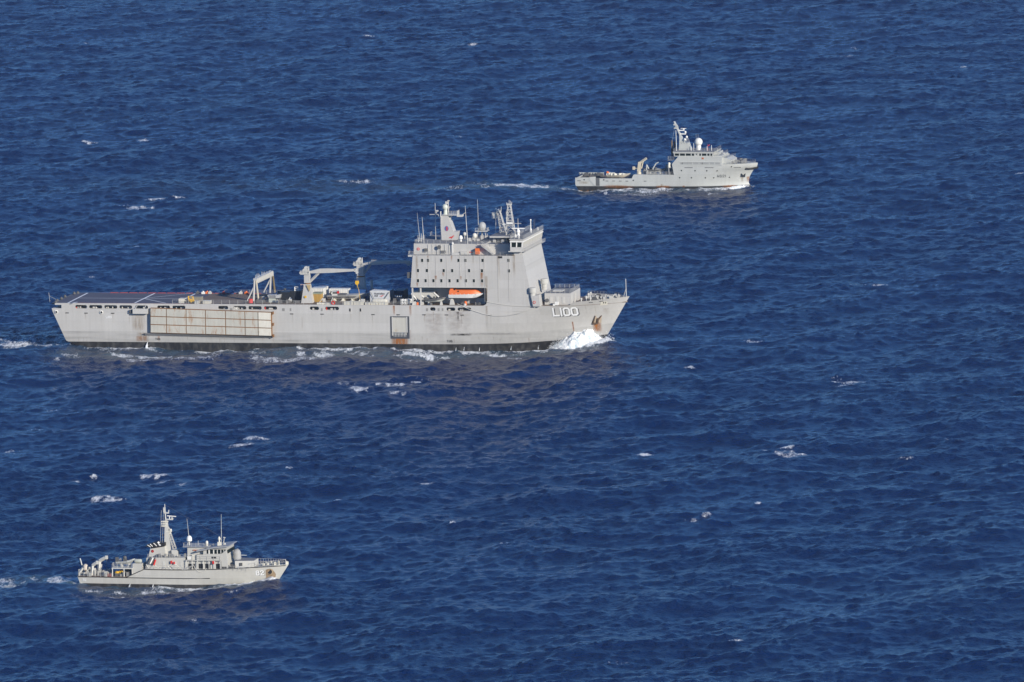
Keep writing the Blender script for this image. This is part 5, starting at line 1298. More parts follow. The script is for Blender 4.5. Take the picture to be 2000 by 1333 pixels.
pgw = L.pl([(537.8, 577.5), (538.5, 584), (547, 582.5), (548, 575.5)], y0); pgw = [(x_, max(z_, zz)) for x_, z_ in pgw]; mb = MB(); mb.xz(pgw, y0, y0 + 2.4); part('folded_section', mb, M_STEEL, n_)
mb = MB()
for (u, v, w, h) in ((545, 583, 6, 14), (541, 590, 5, 6), (553, 590, 4, 9), (556, 578, 3, 14), (560, 590.5, 3, 6), (508, 592, 14, 6), (516, 590, 6, 4), (575, 592, 5, 4)):
    mb = MB(); L.on(mb, u - w / 2, v - h, u + w / 2, v, 1.0); part('deck_machinery', mb, M_GUNMETAL, LR)
mb = MB()
for (u, v, w, h) in ((556, 589.5, 2.5, 16), (541, 592, 4, 6), (563, 591, 2, 5)): mb = MB(); L.on(mb, u - w / 2, v - h, u + w / 2, v, .5); part('deck_fitting', mb, M_CREAM, LR)
rq = random.Random(77); mb = MB(); mb2 = MB()
for k_ in range(60):      # loose gear, hoses and lashings too small to tell apart
    u = rq.choice((rq.uniform(497, 600), rq.uniform(610, 800), rq.uniform(560, 640))); v = rq.uniform(583, 594); q = L.d(u, v); h_ = rq.uniform(.3, 1.5); w_ = rq.uniform(.15, .6); m_ = rq.choice((mb, mb, mb2))
    if rq.random() < .6: m_.box(q.x - w_, q.x + w_, q.y - .3, q.y + .3, ZD, ZD + h_)
    else: m_.bar((q.x - w_, q.y, ZD), (q.x + w_, q.y + .3, ZD + h_ * 1.3), .2)
part('loose_deck_gear', mb, paint('mixed_dark_gear', (.13, .125, .12), .6, .4), LR).ob['kind'] = 'stuff'; part('loose_deck_gear', mb2, M_SUP2, LR).ob['kind'] = 'stuff'
# small gear on the far edge beyond the flight deck
far = [(397, 572, M_WHITE), (405, 571.5, M_ORANGE), (410, 571.8, M_SUP2), (437, 572, M_REDLINE), (453, 571.5, M_BLUE), (470, 571.5, M_SUP2), (386, 571, M_GUNMETAL), (481, 571.5, M_ORANGE)]
for u, v, m in far:
    q = L.d(u, v + 2.6); q.y = min(q.y, 12.2); x_ = L.x(u, v, q.y); mb = MB(); mb.box(x_ - .5, x_ + .5, q.y - .3, q.y + .3, ZD, ZD + .65); mb.lathe((x_, q.y, ZD + .65), [(.25, 0), (.2, .25)], 8); part('deck_fitting', mb, m, LR)
# the causeway raft lashed along the side
R0, R1, R2, R3 = (293.2, 602), (529.5, 610.5), (530.5, 657), (293.6, 650.5)
yr = YS - 1.25
ca, cb2, cc, cd = L.p(*R0, yr), L.p(*R1, yr), L.p(*R2, yr), L.p(*R3, yr)
cs = [293.4, 325, 363.6, 401.6, 440.6, 478.6, 504.3, 530]
raft = L.thing('causeway_raft', 'long rust seamed steel raft lashed along the landing ship side', 'raft', ((ca.x + cb2.x) / 2, yr + .5, min(cc.z, cd.z)))
def rp(s_, t, y): 
    top = ca.lerp(cb2, s_); bot = cd.lerp(cc, s_); q = top.lerp(bot, t); return Vector((q.x, y, q.z))
mb = MB(); mb.hexa([rp(0, 1, yr + .12), rp(1, 1, yr + .12), rp(1, 1, YS - .05), rp(0, 1, YS - .05)], [rp(0, 0, yr + .12), rp(1, 0, yr + .12), rp(1, 0, YS - .05), rp(0, 0, YS - .05)]); part('raft_body', mb, M_RUSTSEAM, raft)
for i in range(7):
    s0, s1 = (cs[i] - 293.4) / 236.6, (cs[i + 1] - 293.4) / 236.6
    for j in range(3):
        t0, t1 = (0, .335, .665)[j], (.335, .665, 1)[j]
        e = .0034; f = .018; dy_ = -.12 if i == 6 else random.uniform(-.02, .03)
        mb = MB(); P0, P1, P2, P3 = rp(s0 + e, t1 - f, 0), rp(s1 - e, t1 - f, 0), rp(s1 - e, t0 + f, 0), rp(s0 + e, t0 + f, 0)
        q_ = [Vector((p_.x, yr + .118, p_.z)) for p_ in (P0, P1, P2, P3)]; r2 = [Vector((p_.x, yr + dy_, p_.z)) for p_ in (P0, P1, P2, P3)]
        mb.hexa(q_, r2); part('raft_panel', mb, M_PANEL_LIT if i == 6 else M_PANEL, raft)
for t in (.02, .5, .98): mb = MB(); q = rp(1.006, t, yr + .3); mb.box(q.x, q.x + .35, yr, YS - .1, q.z - .5, q.z + .3); part('end_hinge', mb, M_RUSTSEAM, raft)
# ================================================================== the minehunter
S = Ship('minehunter', 'small grey minehunter numbered 82 with slim pole mast and low stern deck', *SHIP_SPECS['M'], 4.05)
SR = S.root
YM = -4.95
GREY2 = (.485, .472, .425)
M_S2 = paint('minehunter_grey', GREY2, .5, .05, .08)
M_S2L = paint('minehunter_light', (.52, .51, .465), .5, .05, .06)
zAft = S.z(200, 1127.5); zMain = S.z(360, 1114); zLow = S.z(360, 1130.5)
sb = S.p(563.8, 1102.5, 0); sw = S.p(544, 1134, 0)
def m_stem(z): return sw.x + (min(z, 12) - sw.z) * (sb.x - sw.x) / (sb.z - sw.z) if z < 50 else sb.x
ms_t = S.p(152.5, 1127, -4.3); ms_b = S.p(156, 1138, -4.3)
def m_stern(z): return ms_t.x if z > 50 else ms_t.x + (ms_t.z - max(z, ms_b.z)) * (ms_b.x - ms_t.x) / (ms_t.z - ms_b.z)
def m_half(x, z):
    k = min(1, max(0, z / 4.6))
    t = min(1, max(0, (m_stem(z) - x) / (25 - 6 * k)))
    b = 4.95 * (1 - (1 - t) ** (1.9 + .2 * k))
    b *= 1 - .02 * max(0, (-18 - x)) / 3
    if z < 2.1: b -= .14 * (2.1 - z)
    return max(b, 0)
surfM = lambda x, z: -m_half(x, z)
M_HULL_M = hull_paint('minehunter_hull', GREY2, .42, boot=(.028, .028, .03), bowrise=.002, xb=5, foul=.4)
mb = MB(); hull_piece(mb, m_half, m_stern, m_stem, -2.2, lambda x: zAft, [0, .05, .12, .25, .4, .52, .62, .7, .77, .83, .88, .92, .95, .975, .99, 1.0], 9)
mh = part('hull', mb, M_HULL_M, SR, 35)
xk0 = S.x(245, 1128.7); xk1 = S.x(281, 1112.5)
def m_top(x):
    if x < xk1: return zAft + (zMain - zAft) * max(.01, (x - xk0) / (xk1 - xk0))
    return zMain + (sb.z - zMain) * max(0, (x + 2) / (sb.x + 2)) ** 1.5
mb = MB(); LM = sb.x - xk0; ssm = sorted(set([0, .02, .05, .08, (xk1 - xk0) / LM, .2, .3, .4, .5, .58, .66, .73, .8, .86, .91, .95, .98, 1.0]))
hull_piece(mb, m_half, lambda z: xk0, m_stem, zAft + .001, m_top, ssm, 5)
part('raised_hull', mb, M_HULL_M, SR, 35)
# black rubbing strakes
def strake(pts, name='rubbing_strake', r=.09):
    mb = MB(); q = []
    for u, v in pts:
        p_ = S.p(u, v); y = surfM(p_.x, p_.z)
        for _ in range(3): p_ = S.p(u, v, y); y = surfM(p_.x, p_.z)
        q.append((p_.x, y - .05, p_.z))
    mb.path(q, r, 4); return part(name, mb, M_BLACK, mh)
strake([(153, 1127), (200, 1127.6), (245.5, 1128.7), (300, 1129.6), (360, 1130.5), (410, 1130)])
strake([(245.5, 1128.7), (281, 1112.6), (330, 1113.6), (360, 1113.8), (420, 1112.6), (455, 1111), (500, 1108.6), (530, 1107), (558, 1105)])
mark(S, mh, '82', 501, 1123.4, 1115.3, surfM, .205, M_LETTER, shade=M_SHADE, gap=.34, wide=1.0)
mark(S, mh, '82', 162, 1134.6, 1130.6, surfM, .2, M_LETTER, gap=.34, wide=.95)
def mpt(u, v, off=0.0):
    p_ = S.p(u, v); y = surfM(p_.x, p_.z)
    for _ in range(4): p_ = S.p(u, v, y); y = surfM(p_.x, p_.z)
    return Vector((p_.x, y - off, p_.z))
mb = MB(); ring_ = [(519, 1114), (522, 1112), (527, 1111), (532, 1112.5), (536, 1117.5), (539, 1122), (538, 1128), (534, 1136), (521, 1136.5), (519.5, 1125)]
mb.add([mpt(528, 1122, .04)] + [mpt(u, v, .04) for u, v in ring_], [(0, i + 1, (i + 1) % len(ring_) + 1) for i in range(len(ring_))]); hw_ = part('anchor_plate', mb, paint('worn_brown_plate', (.27, .19, .115), .8, .3, .3, dirty=.5, dirt=(.42, .34, .22)), mh)
c_ = mpt(527.5, 1117, .0); mb = MB(); mb.lathe((c_.x, c_.y, c_.z), [(.78, .3), (.78, -.12), (.58, -.18)], 12, 'y'); part('hawse_rim', mb, paint('hawse_brown', (.33, .25, .15)), hw_)
mb = MB(); mb.lathe((c_.x, c_.y, c_.z), [(.56, .2), (.56, -.2)], 12, 'y'); part('hawse_hole', mb, M_DARK, hw_)
# decks
mb = MB(); x0 = m_stern(99) + .2; mb.box(x0, xk0 + 4, -4.6, 4.6, zAft + .003, zAft + .03); part('stern_deck', mb, M_DECKB, SR)
# lower deckhouse
DK = zMain + .02
def mbox(name, u0, vt, u1, vb, y0, y1, mat, par=SR, z0=None):
    m_ = MB(); m_.box(S.x(u0, (vt + vb) / 2, y0), S.x(u1, (vt + vb) / 2, y0), y0, y1, S.z((u0 + u1) / 2, vb, y0) if z0 is None else z0, S.z((u0 + u1) / 2, vt, y0)); return part(name, m_, mat, par)
yd = -3.5
mb = MB(); pd = S.pl([(286, 1112), (286, 1090), (361, 1090), (361, 1094.5), (432, 1094.5), (436, 1112)], yd); pd[0] = (pd[0][0], DK - .6); pd[-1] = (pd[-1][0], DK - .6); mb.xz(pd, yd, 3.5); dh = part('deckhouse', mb, M_S2, SR); mb = MB(); mb.box(pd[1][0] + .1, pd[2][0] - .1, yd + .1, 3.4, pd[1][1] + .002, pd[1][1] + .014); part('house_top_deck', mb, M_ROOF, dh)
zdh = pd[1][1]
for (u0, u1) in ((368, 381), (388, 398), (401, 411), (422, 430)): 
    mb = MB(); mb.box(S.x(u0, 1106, yd), S.x(u1, 1106, yd), yd - .04, yd + .2, S.z(u0, 1111, yd), S.z(u0, 1101.5, yd)); part('side_recess', mb, M_DARK, dh)
for u in (340, 352, 318): mbox('door', u, 1097, u + 4.5, 1110, yd - .06, yd - .005, M_S2L, dh)
# funnel and mast
yf = -1.6
mb = MB(); pf = S.pl([(290, 1090.2), (293.5, 1072.5), (299, 1071.5), (321, 1068), (323, 1090.2)], yf); pf[0] = (pf[0][0], zdh); pf[-1] = (pf[-1][0], zdh); mb.xz(pf, yf, 1.6); fn = part('funnel', mb, M_S2, SR)
q = S.p(298, 1077, yf); mb = MB(); mb.lathe((q.x, yf, q.z), [(.36, -.01), (.36, -.07)], 14, 'y'); em = part('emblem_disc', mb, paint('dark_red', (.25, .015, .015)), fn)
mb = MB(); mb.xz([(q.x - .26 + a * .52, q.z - .2 + b * .42) for a, b in KANGAROO], yf - .1, yf - .075); part('kangaroo_emblem', mb, M_RED, em)
mb = MB(); pc = S.pl([(283.5, 1067), (292, 1063), (300, 1060.5), (322, 1060.5), (322, 1067), (297, 1071)], yf); mb.xz(pc, yf - .3, 1.9); uc = part('uptake_cover', mb, M_BLACK, fn)
for k, (a_, b_) in enumerate((((293, 1063), (298, 1068)), ((300, 1061.5), (306, 1067)), ((288, 1065), (294, 1069)))):
    mb = MB(); mb.bar(S.p(*a_, yf - .34), S.p(*b_, yf - .34), .14); part('cover_strap', mb, M_WHITE, uc)
mb = MB(); mb.tube(S.p(308, 1059.5, yf), S.p(314, 1066, yf), .32, .38, 8); part('exhaust_pipe', mb, M_WHITE, fn)
a, b = S.p(325, 1080, 0), S.p(324.6, 1016, 0); c = S.p(321.5, 985, 0); d_ = S.p(328, 1090, 0)
mb = MB(); w0, w1 = .5, .29
mb.hexa([(a.x - w0, -w0, zdh), (a.x + w0 + .8, -w0, zdh), (a.x + w0 + .8, w0, zdh), (a.x - w0, w0, zdh)], [(b.x - w1, -w1, b.z), (b.x + w1, -w1, b.z), (b.x + w1, w1, b.z), (b.x - w1, w1, b.z)]); ms = part('mast', mb, M_S2L, SR)
mb = MB(); mb.tube((b.x - .15, 0, b.z), (c.x, 0, c.z), .2, .09, 6); part('topmast', mb, M_S2L, ms)
mb = MB(); lattice(mb, (S.x(341, 1070, 0), 0, S.z(341, 1072, 0)), (S.x(328, 1030, 0), 0, S.z(328, 1030, 0)), .38, .2, 6, .06); part('mast_backstay', mb, M_S2L, ms)
mb = MB(); q1, q2 = S.p(323, 1013.5, 0), S.p(337.5, 1012, 0); mb.box(q1.x, q2.x, -.5, .5, q1.z - .25, q1.z); mb.box(q2.x - .3, q2.x, -.3, .3, q1.z, q1.z + .4); part('radar_platform', mb, M_S2L, ms)
mb = MB(); q1, q2 = S.p(327, 1007.8, 0), S.p(344.5, 1009.2, 0); mb.bar((q1.x, -.3, q1.z), (q2.x, -.3, q2.z), .2); mb.tube((q1.x + .6, -.3, q1.z), (q1.x + .6, -.3, q1.z - .7), .12); part('radar_antenna', mb, M_WHITE, ms)
mb = MB(); q = S.p(326, 1001, 0); mb.box(q.x - .7, q.x + .5, -.2, .2, q.z - .3, q.z); mb.tube((q.x + .4, 0, q.z), (q.x + .5, 0, q.z + .6), .12); mb.box(q.x - .9, q.x - .4, -.2, .2, q.z, q.z + 1.2); part('mast_sensors', mb, M_S2L, ms)
mb = MB(); q = S.p(322, 1020, 0)
for k in range(3): mb.box(q.x - .8, q.x + .8 - .2 * k, -.5, .5, q.z - k * .55, q.z - k * .55 + .3)
q = S.p(332, 1038, 0); mb.box(q.x - 1, q.x + .4, -.4, .4, q.z - .15, q.z); mb.lathe((q.x + .2, 0, q.z), [(.18, 0), (.3, .25), (.24, .6)], 8); mb.lathe((S.x(332, 1046, 0), 0, S.z(332, 1043, 0)), [(.3, 0), (.3, .4)], 8); part('mast_brackets', mb, M_CREAM, ms)
for (ub, vb, ut, vt) in ((313, 1062, 315, 997), (317, 1062, 319.5, 997)): mb = MB(); mb.tube(S.p(ub, vb, -1.2), S.p(ut, vt, -.4), .035, .035, 4); part('halyard', mb, M_RAIL, ms)
mbox('winch_house', 335, 1075, 345, 1090, -1.4, 1.4, M_S2L, SR)
# bridge
yb = -3.9
zr_ = S.z(400, 1066, yb)
mb = MB(); pb = S.pl([(384, 1094.5), (384, 1084), (396, 1084), (396, 1083), (432, 1082.5), (441.5, 1075), (446, 1111)], yb); pb[-1] = (pb[-1][0], DK); pb = pb[:-1] + [pb[-1], S.pl([(432, 1111)], yb)[0]]; pb[-1] = (pb[-1][0], DK); pb.append(S.pl([(432, 1094.6)], yb)[0])
mb.xz(pb, yb, 3.9); bg_ = part('bridge_front', mb, M_S2, SR)
zsill = S.z(400, 1083, yb)
mb = MB(); pw = S.pl([(397, 1083), (397, 1074), (417, 1070.6), (444, 1068.6), (441, 1082)], yb + .5); mb.xz(pw, yb + .5, 3.4); wh_ = part('wheelhouse', mb, M_S2, SR)
for (u0, u1) in ((404, 407.5), (410.5, 416.5), (419, 424), (425.5, 431), (432.3, 436.8), (437.8, 441)):
    mb = MB(); mb.box(S.x(u0, 1079, yb + .5), S.x(u1, 1079, yb + .5), yb + .44, yb + .6, S.z(u0, 1081.8, yb + .5), S.z(u0, 1073.6, yb + .5)); w_ = part('window', mb, M_GLASS, wh_)
    mb = MB(); mb.box(S.x(u1, 1079, yb + .5), S.x(u1, 1079, yb + .5) + .14, yb + .4, yb + .6, S.z(u0, 1082.3, yb + .5), S.z(u0, 1075, yb + .5)); part('frame', mb, M_WHITE, w_)
mb = MB(); x_ = pw[3][0]; 
for k in range(7): 
    y_ = -3.0 + k * .98; m2 = MB(); m2.box(x_ - .35, x_ + .05, y_, y_ + .68, zsill + .15, zsill + 1.0); part('window', m2, M_GLASS, wh_)
mb = MB(); pr = S.pl([(383, 1076), (415, 1069.3), (446, 1066.5), (448, 1067.5), (444, 1069.5), (417, 1071.5), (384, 1078)], yb); mb.xz(pr, yb - .1, 4.0); part('bridge_roof', mb, paint('roof_blue_grey', (.30, .31, .32)), SR)
mbox('side_opening', 413, 1088, 422, 1091.8, yb - .04, yb - .004, M_DARK, bg_)
mb = MB(); pdh = S.pl([(366, 1090.2), (366, 1069), (400, 1069), (400, 1082), (387, 1090.2)], -2.4); pdh[0] = (pdh[0][0], zdh - .8); pdh[-1] = (pdh[-1][0], zdh - .8); mb.xz(pdh, -2.4, 2.4); uh2 = part('upper_deckhouse', mb, M_S2, SR)
mbox('orange_stretcher', 376.5, 1074.4, 390.5, 1075.8, -2.6, -2.41, paint('faded_orange', (.42, .12, .04)), uh2)
mb = MB(); zz = pdh[1][1]; mb.box(pdh[0][0] - 1, pdh[2][0] + 1, -2.8, 2.8, zz + .003, zz + .18); part('house_roof', mb, paint('roof_blue_grey', (.30, .31, .32)), SR)
q = S.p(369.5, 1052, -.5); mb = MB(); r_ = .68; mb.lathe((q.x, -.5, q.z), [(r_ * .75, -r_ * 1.1), (r_, -r_ * .9), (r_, .1), (r_ * .8, r_ * .6), (r_ * .45, r_ * .95), (.02, r_ * 1.08)], 16); dm = part('radome', mb, M_WHITE, SR, 40)
mb = MB(); mb.tube((q.x, -.5, zz + .1), (q.x, -.5, q.z - .7), .18, .18, 8); mb.tube((q.x - .5, -.5, zz + .1), (q.x - .2, -.5, q.z - .7), .08); part('radome_stand', mb, M_S2L, dm)
q = S.p(404, 1060.5, -1); mb = MB(); mb.lathe((q.x, -1, q.z), [(.2, -.9), (.22, -.4), (.34, -.3), (.34, .25), (.15, .5)], 12); part('small_dome', mb, M_CREAM, SR, 40)
for (ub, vb, ut, vt, r_) in ((368.7, 1047, 365, 1013.5, .07), (432.5, 1066, 432, 1005, .08), (387, 1066, 387, 1056, .08), (359.5, 1074, 359.3, 1061, .06)):
    a, b = S.p(ub, vb, -.5), S.p(ut, vt, -.5); mb = MB(); mb.tube(a, b, r_, r_ * .5, 5); part('whip_aerial', mb, M_S2L, SR)
mb = MB(); q = S.p(428.5, 1066, -1.5); mb.tube((q.x, -1.5, q.z - .2), (q.x, -1.5, S.z(428.5, 1048.5, -1.5)), .22, .16, 8); mb.lathe((q.x, -1.5, S.z(428, 1055, -1.5)), [(.3, 0), (.35, .4), (.2, .7)], 8); mb.box(q.x - .4, q.x + .5, -1.8, -1.2, q.z - .2, q.z + .9); part('signal_mast', mb, M_CREAM, SR)
mb = MB(); a, b = S.p(436, 1067, -1), S.p(438, 1050, -1); mb.tube(a, b, .1, .09); mb.bar((b.x - .25, -1, b.z), (b.x + .3, -1, b.z - .1), .18); q = S.p(439, 1064, -1); mb.lathe((q.x, -1, q.z - .4), [(.2, 0), (.25, .8)], 8); part('searchlight_post', mb, M_S2L, SR)
# boxes and screens round the bridge
for (u0, vt, u1, vb, y0, m, nm) in ((366, 1087, 374, 1093.5, -3.4, M_WHITE, 'raft_canister'), (375, 1084, 384, 1094, -3.4, M_CREAM, 'deck_locker'), (391, 1087, 394.5, 1092.5, -3.6, M_RED, 'fire_locker'), (414.5, 1096, 418.5, 1102, -4.1, M_RED, 'fire_locker'), (333, 1096, 335.8, 1101.5, -4.0, M_RED, 'survival_suit_rack'), (339, 1098, 341, 1102.5, -4.0, M_RED, 'survival_suit_rack')):
    mbox(nm, u0, vt, u1, vb, y0, y0 + .5, m, dh)
mb = MB(); mb.rail([(S.x(366, 1094, -4), -4.0, S.z(366, 1094.4, -4)), (S.x(430, 1094, -4), -4.0, S.z(366, 1094.4, -4))], 1.0, 1.6, 2, .04); part('bridge_rail', mb, M_S2L, SR)
mb = MB(); z_ = S.z(366, 1094.4, -4); mb.box(S.x(362, 1094, -4.1), S.x(432, 1094, -4.1), -4.1, -3.5, z_ - .12, z_ - .01); part('side_walkway', mb, M_S2L, SR)
mb = MB()
for u in range(364, 434, 11): mb.bar((S.x(u, 1100, -4.05), -4.05, DK), (S.x(u, 1100, -4.05), -4.05, z_ - .12), .14)
part('walkway_posts', mb, M_S2L, SR)
mb = MB(); mb.rail([(pdh[1][0] - .9, -2.7, zz + .18), (pdh[2][0] + .9, -2.7, zz + .18)], .9, 1.1, 2, .035); part('roof_rail', mb, M_RAIL, SR)
mb = MB(); mb.rail([(pd[1][0] + .3, -3.4, zdh), (pd[2][0] - .3, -3.4, zdh)], .9, 1.1, 2, .035); part('deckhouse_rail', mb, M_RAIL, SR)
rq = random.Random(21); mb = MB()
for k in range(14):
    u = rq.uniform(300, 362); y_ = rq.uniform(-3.2, -1.8); x_ = S.x(u, 1090, y_); h_ = rq.uniform(.3, 1.1); mb.box(x_ - .25, x_ + .25, y_, y_ + .4, zdh, zdh + h_)
for k in range(10):
    u = rq.uniform(400, 444); y_ = rq.uniform(-2.5, 2); x_ = S.x(u, 1067, y_); z_q = S.z(u, 1068, y_); mb.box(x_ - .15, x_ + .15, y_, y_ + .3, z_q - .5, z_q + rq.uniform(.2, .7))
part('deckhouse_fittings', mb, paint('mixed_grey_gear', (.24, .24, .23), .6, .3), SR).ob['kind'] = 'stuff'
mb = MB(); mb.path([S.p(321.5, 986, 0), S.p(430, 1048, -1)], .02, 4); mb.path([S.p(321.5, 988, 0), S.p(285, 1060, 0)], .02, 4); part('wire_aerial', mb, M_GUNMETAL, SR)
# foredeck gun and its platform
xg0, xg1 = S.x(459, 1102, -3.0), S.x(494.5, 1102, -3.0); zgp = S.z(475, 1096.5, -3.0)
mb = MB(); mb.hexa([(xg0, -3.0, DK), (xg1, -2.2, DK), (xg1, 2.2, DK), (xg0, 3.0, DK)], [(xg0, -3.0, zgp), (xg1, -2.2, zgp), (xg1, 2.2, zgp), (xg0, 3.0, zgp)]); gp = part('gun_platform', mb, M_S2L, SR); mb = MB(); mb.hexa([(xg0 + .1, -2.9, zgp + .002), (xg1 - .1, -2.1, zgp + .002), (xg1 - .1, 2.1, zgp + .002), (xg0 + .1, 2.9, zgp + .002)], [(xg0 + .1, -2.9, zgp + .014), (xg1 - .1, -2.1, zgp + .014), (xg1 - .1, 2.1, zgp + .014), (xg0 + .1, 2.9, zgp + .014)]); part('platform_deck', mb, M_ROOF, gp)
mbox('hatch', 468, 1100, 473, 1106, -3.05, -2.8, M_GUNMETAL, gp)
q = S.p(463, 1089, 0); mb = MB(); rr = random.Random(2)
gun_cover = MB(); gun_cover.lathe((q.x, 0, zgp), [(.85, 0), (1.05, .5), (.95, 1.2), (1.05, 1.7), (.75, 2.3), (.3, 2.6)], 10)
gun_cover.v = [(x + rr.uniform(-.12, .12), y + rr.uniform(-.12, .12), z + rr.uniform(-.1, .1) * (z > zgp + .2)) for x, y, z in gun_cover.v]
gn = part('gun_cover', gun_cover, paint('grey_canvas', (.33, .33, .32), .8, .2, .1), SR, 60)
mb = MB(); b = S.p(482, 1085, 0); mb.tube((q.x + .6, 0, S.z(470, 1084.6, 0)), (b.x, 0, b.z), .1, .07, 6); part('gun_barrel', mb, M_S2L, gn)
# bow rail, fittings
mb = MB(); pp = []
for i in range(12):
    x = S.x(488, 1108) + (sb.x - .8 - S.x(488, 1108)) * i / 11; pp.append((x, -(m_half(x, m_top(x)) - .15), m_top(x)))
mb.rail(pp, 1.25, 1.3, 2, .05); mb.rail([(x, -y, z) for x, y, z in pp], 1.25, 1.3, 2, .05); part('bow_rail', mb, M_S2L, SR)
mb = MB()
for k in range(16):
    x_ = S.x(503, 1105) + rr.random() * 6.5; w_ = max(.2, m_half(x_, 4.5) - .8); y_ = rr.uniform(-w_, w_); h_ = rr.uniform(.4, 1.0)
    if k % 2: mb.lathe((x_, y_, m_top(x_)), [(.22, 0), (.22, h_ * .7), (.3, h_)], 8)
    else: mb.box(x_ - .3, x_ + .3, y_ - .2, y_ + .2, m_top(x_), m_top(x_) + h_)
part('foredeck_fittings', mb, M_CREAM, SR).ob['kind'] = 'stuff'
mb = MB()
for u in (436, 441, 449, 453, 457): 
    x_ = S.x(u, 1108, -3.6); mb.box(x_ - .3, x_ + .3, -3.9, -3.4, DK, DK + rr.uniform(.7, 1.5))
part('deck_lockers', mb, M_GUNMETAL, SR)
mb = MB(); pp = [(S.x(u, 1112), -4.75, DK) for u in (284, 320, 366)]; mb.rail(pp, 1.0, 1.5, 2, .04); pp = [(S.x(u, 1112), -4.6, DK) for u in (432, 455, 486)]; mb.rail(pp, 1.0, 1.5, 2, .04); part('side_rail', mb, M_RAIL, SR)
mb = MB(); mb.hexa([mpt(458, 1110, -.3), mpt(488, 1108, -.3), mpt(488, 1108, -.1), mpt(458, 1110, -.1)], [mpt(466, 1107, -.5), mpt(490, 1104, -.4), mpt(490, 1104, -.2), mpt(466, 1107, -.3)]); part('spray_board', mb, M_S2L, SR)
# hanging ropes along the side
mb = MB()
for (u0, v0, u1, v1, sag) in ((285, 1102, 303, 1106, 7), (303, 1104, 328, 1105, 7), (328, 1105, 343, 1102, 9), (343, 1102, 372, 1106, 7), (377, 1103, 404, 1110, 12), (355, 1113, 377, 1103, 4)):
    mb.path([S.p(u0 + (u1 - u0) * t, v0 + (v1 - v0) * t + sag * 4 * t * (1 - t), YM - .08) for t in [i / 8 for i in range(9)]], .055, 4)
part('fender_rope', mb, M_ROPE, SR)
# raft slides beside the funnel
for k in range(3): mb = MB(); a, b = S.p(289 + k * 4, 1101, -4), S.p(294.5 + k * 4, 1090, -4); mb.bar(a, b, .35); part('raft_slide', mb, M_WHITE if k == 1 else M_GUNMETAL, dh)
mb = MB(); mb.bar(S.p(300, 1104, -4.1), S.p(303.5, 1093.5, -4.1), .38); part('survival_suit_rack', mb, M_RED, dh)
# stern: boat platform on posts, boat, davits, sweep gear
zpf = S.z(240, 1110.5, -4.3)
mb = MB(); mb.box(S.x(218, 1110, -4.3), S.x(259, 1110, -4.3), -4.3, 4.3, zpf - .16, zpf + .1); pf2 = part('boat_platform', mb, M_S2L, SR)
mb = MB()
for u in (219.5, 242, 258):
    for y_ in (-4.2, 4.2): mb.bar((S.x(u, 1118, -4.2), y_, zAft), (S.x(u, 1118, -4.2), y_, zpf - .1), .2)
part('platform_posts', mb, M_S2L, SR)
mb = MB(); mb.rail([(S.x(219, 1110, -4.2), -4.2, zpf + .1), (S.x(258, 1110, -4.2), -4.2, zpf + .1)], 1.1, 1.2, 3, .045); mb.rail([(S.x(219, 1110, -4.2), 4.2, zpf + .1), (S.x(219, 1110, -4.2), -4.2, zpf + .1)], 1.1, 1.2, 3, .045); part('platform_rail', mb, M_S2L, SR)
mbox('platform_house', 259.5, 1101.5, 277, 1128, -4.0, 3.8, M_S2, SR, zAft + .03)
mbox('stern_bulkhead', 244, 1111.5, 260, 1128, -1.5, 3.5, M_GUNMETAL, SR, zAft + .03)
for (u, v, nm, m) in ((229, 1118.5, 0, M_YELLOW), (235.5, 1117.5, 1, M_YELLOW)):
    q = S.p(u, v, -3.2); n_ = S.thing('mine_disposal_vehicle', 'small yellow underwater vehicle stowed under the minehunter boat platform, ' + ('aft one' if nm == 0 else 'forward one'), 'underwater vehicle', (q.x, -3.2, zAft + .03), 'yellow underwater vehicles on the minehunter')
    mb = MB(); mb.lathe((q.x - .5, -3.2, q.z), [(.08, -.1), (.3, .15), (.34, .5), (.3, .9), (.1, 1.1)], 10, 'x'); part('body', mb, m, n_, 40)
    mb = MB(); mb.box(q.x - .5, q.x + .5, -3.6, -2.8, zAft + .04, q.z - .3); mb.box(q.x - .3, q.x - .1, -3.3, -3.1, q.z + .2, q.z + .5); part('cradle', mb, M_GUNMETAL, n_)
mb = MB()
for k in range(16):
    u = rr.uniform(223, 256); y_ = rr.uniform(-3.9, -2.2); x_ = S.x(u, 1124, y_); h_ = rr.uniform(.5, 1.6); mb.box(x_ - .35, x_ + .35, y_, y_ + .5, zAft + .03, zAft + h_)
part('sweep_deck_gear', mb, paint('mixed_grey_gear', (.24, .24, .23), .6, .3), SR).ob['kind'] = 'stuff'
mb = MB()
for k in range(7): x_ = S.x(204 + k * 2.4, 1122, -4); mb.box(x_ - .1, x_ + .1, -4.2, -4.0, zAft, zAft + .75)
part('red_cable_rack', mb, paint('dull_red', (.30, .06, .05)), SR)
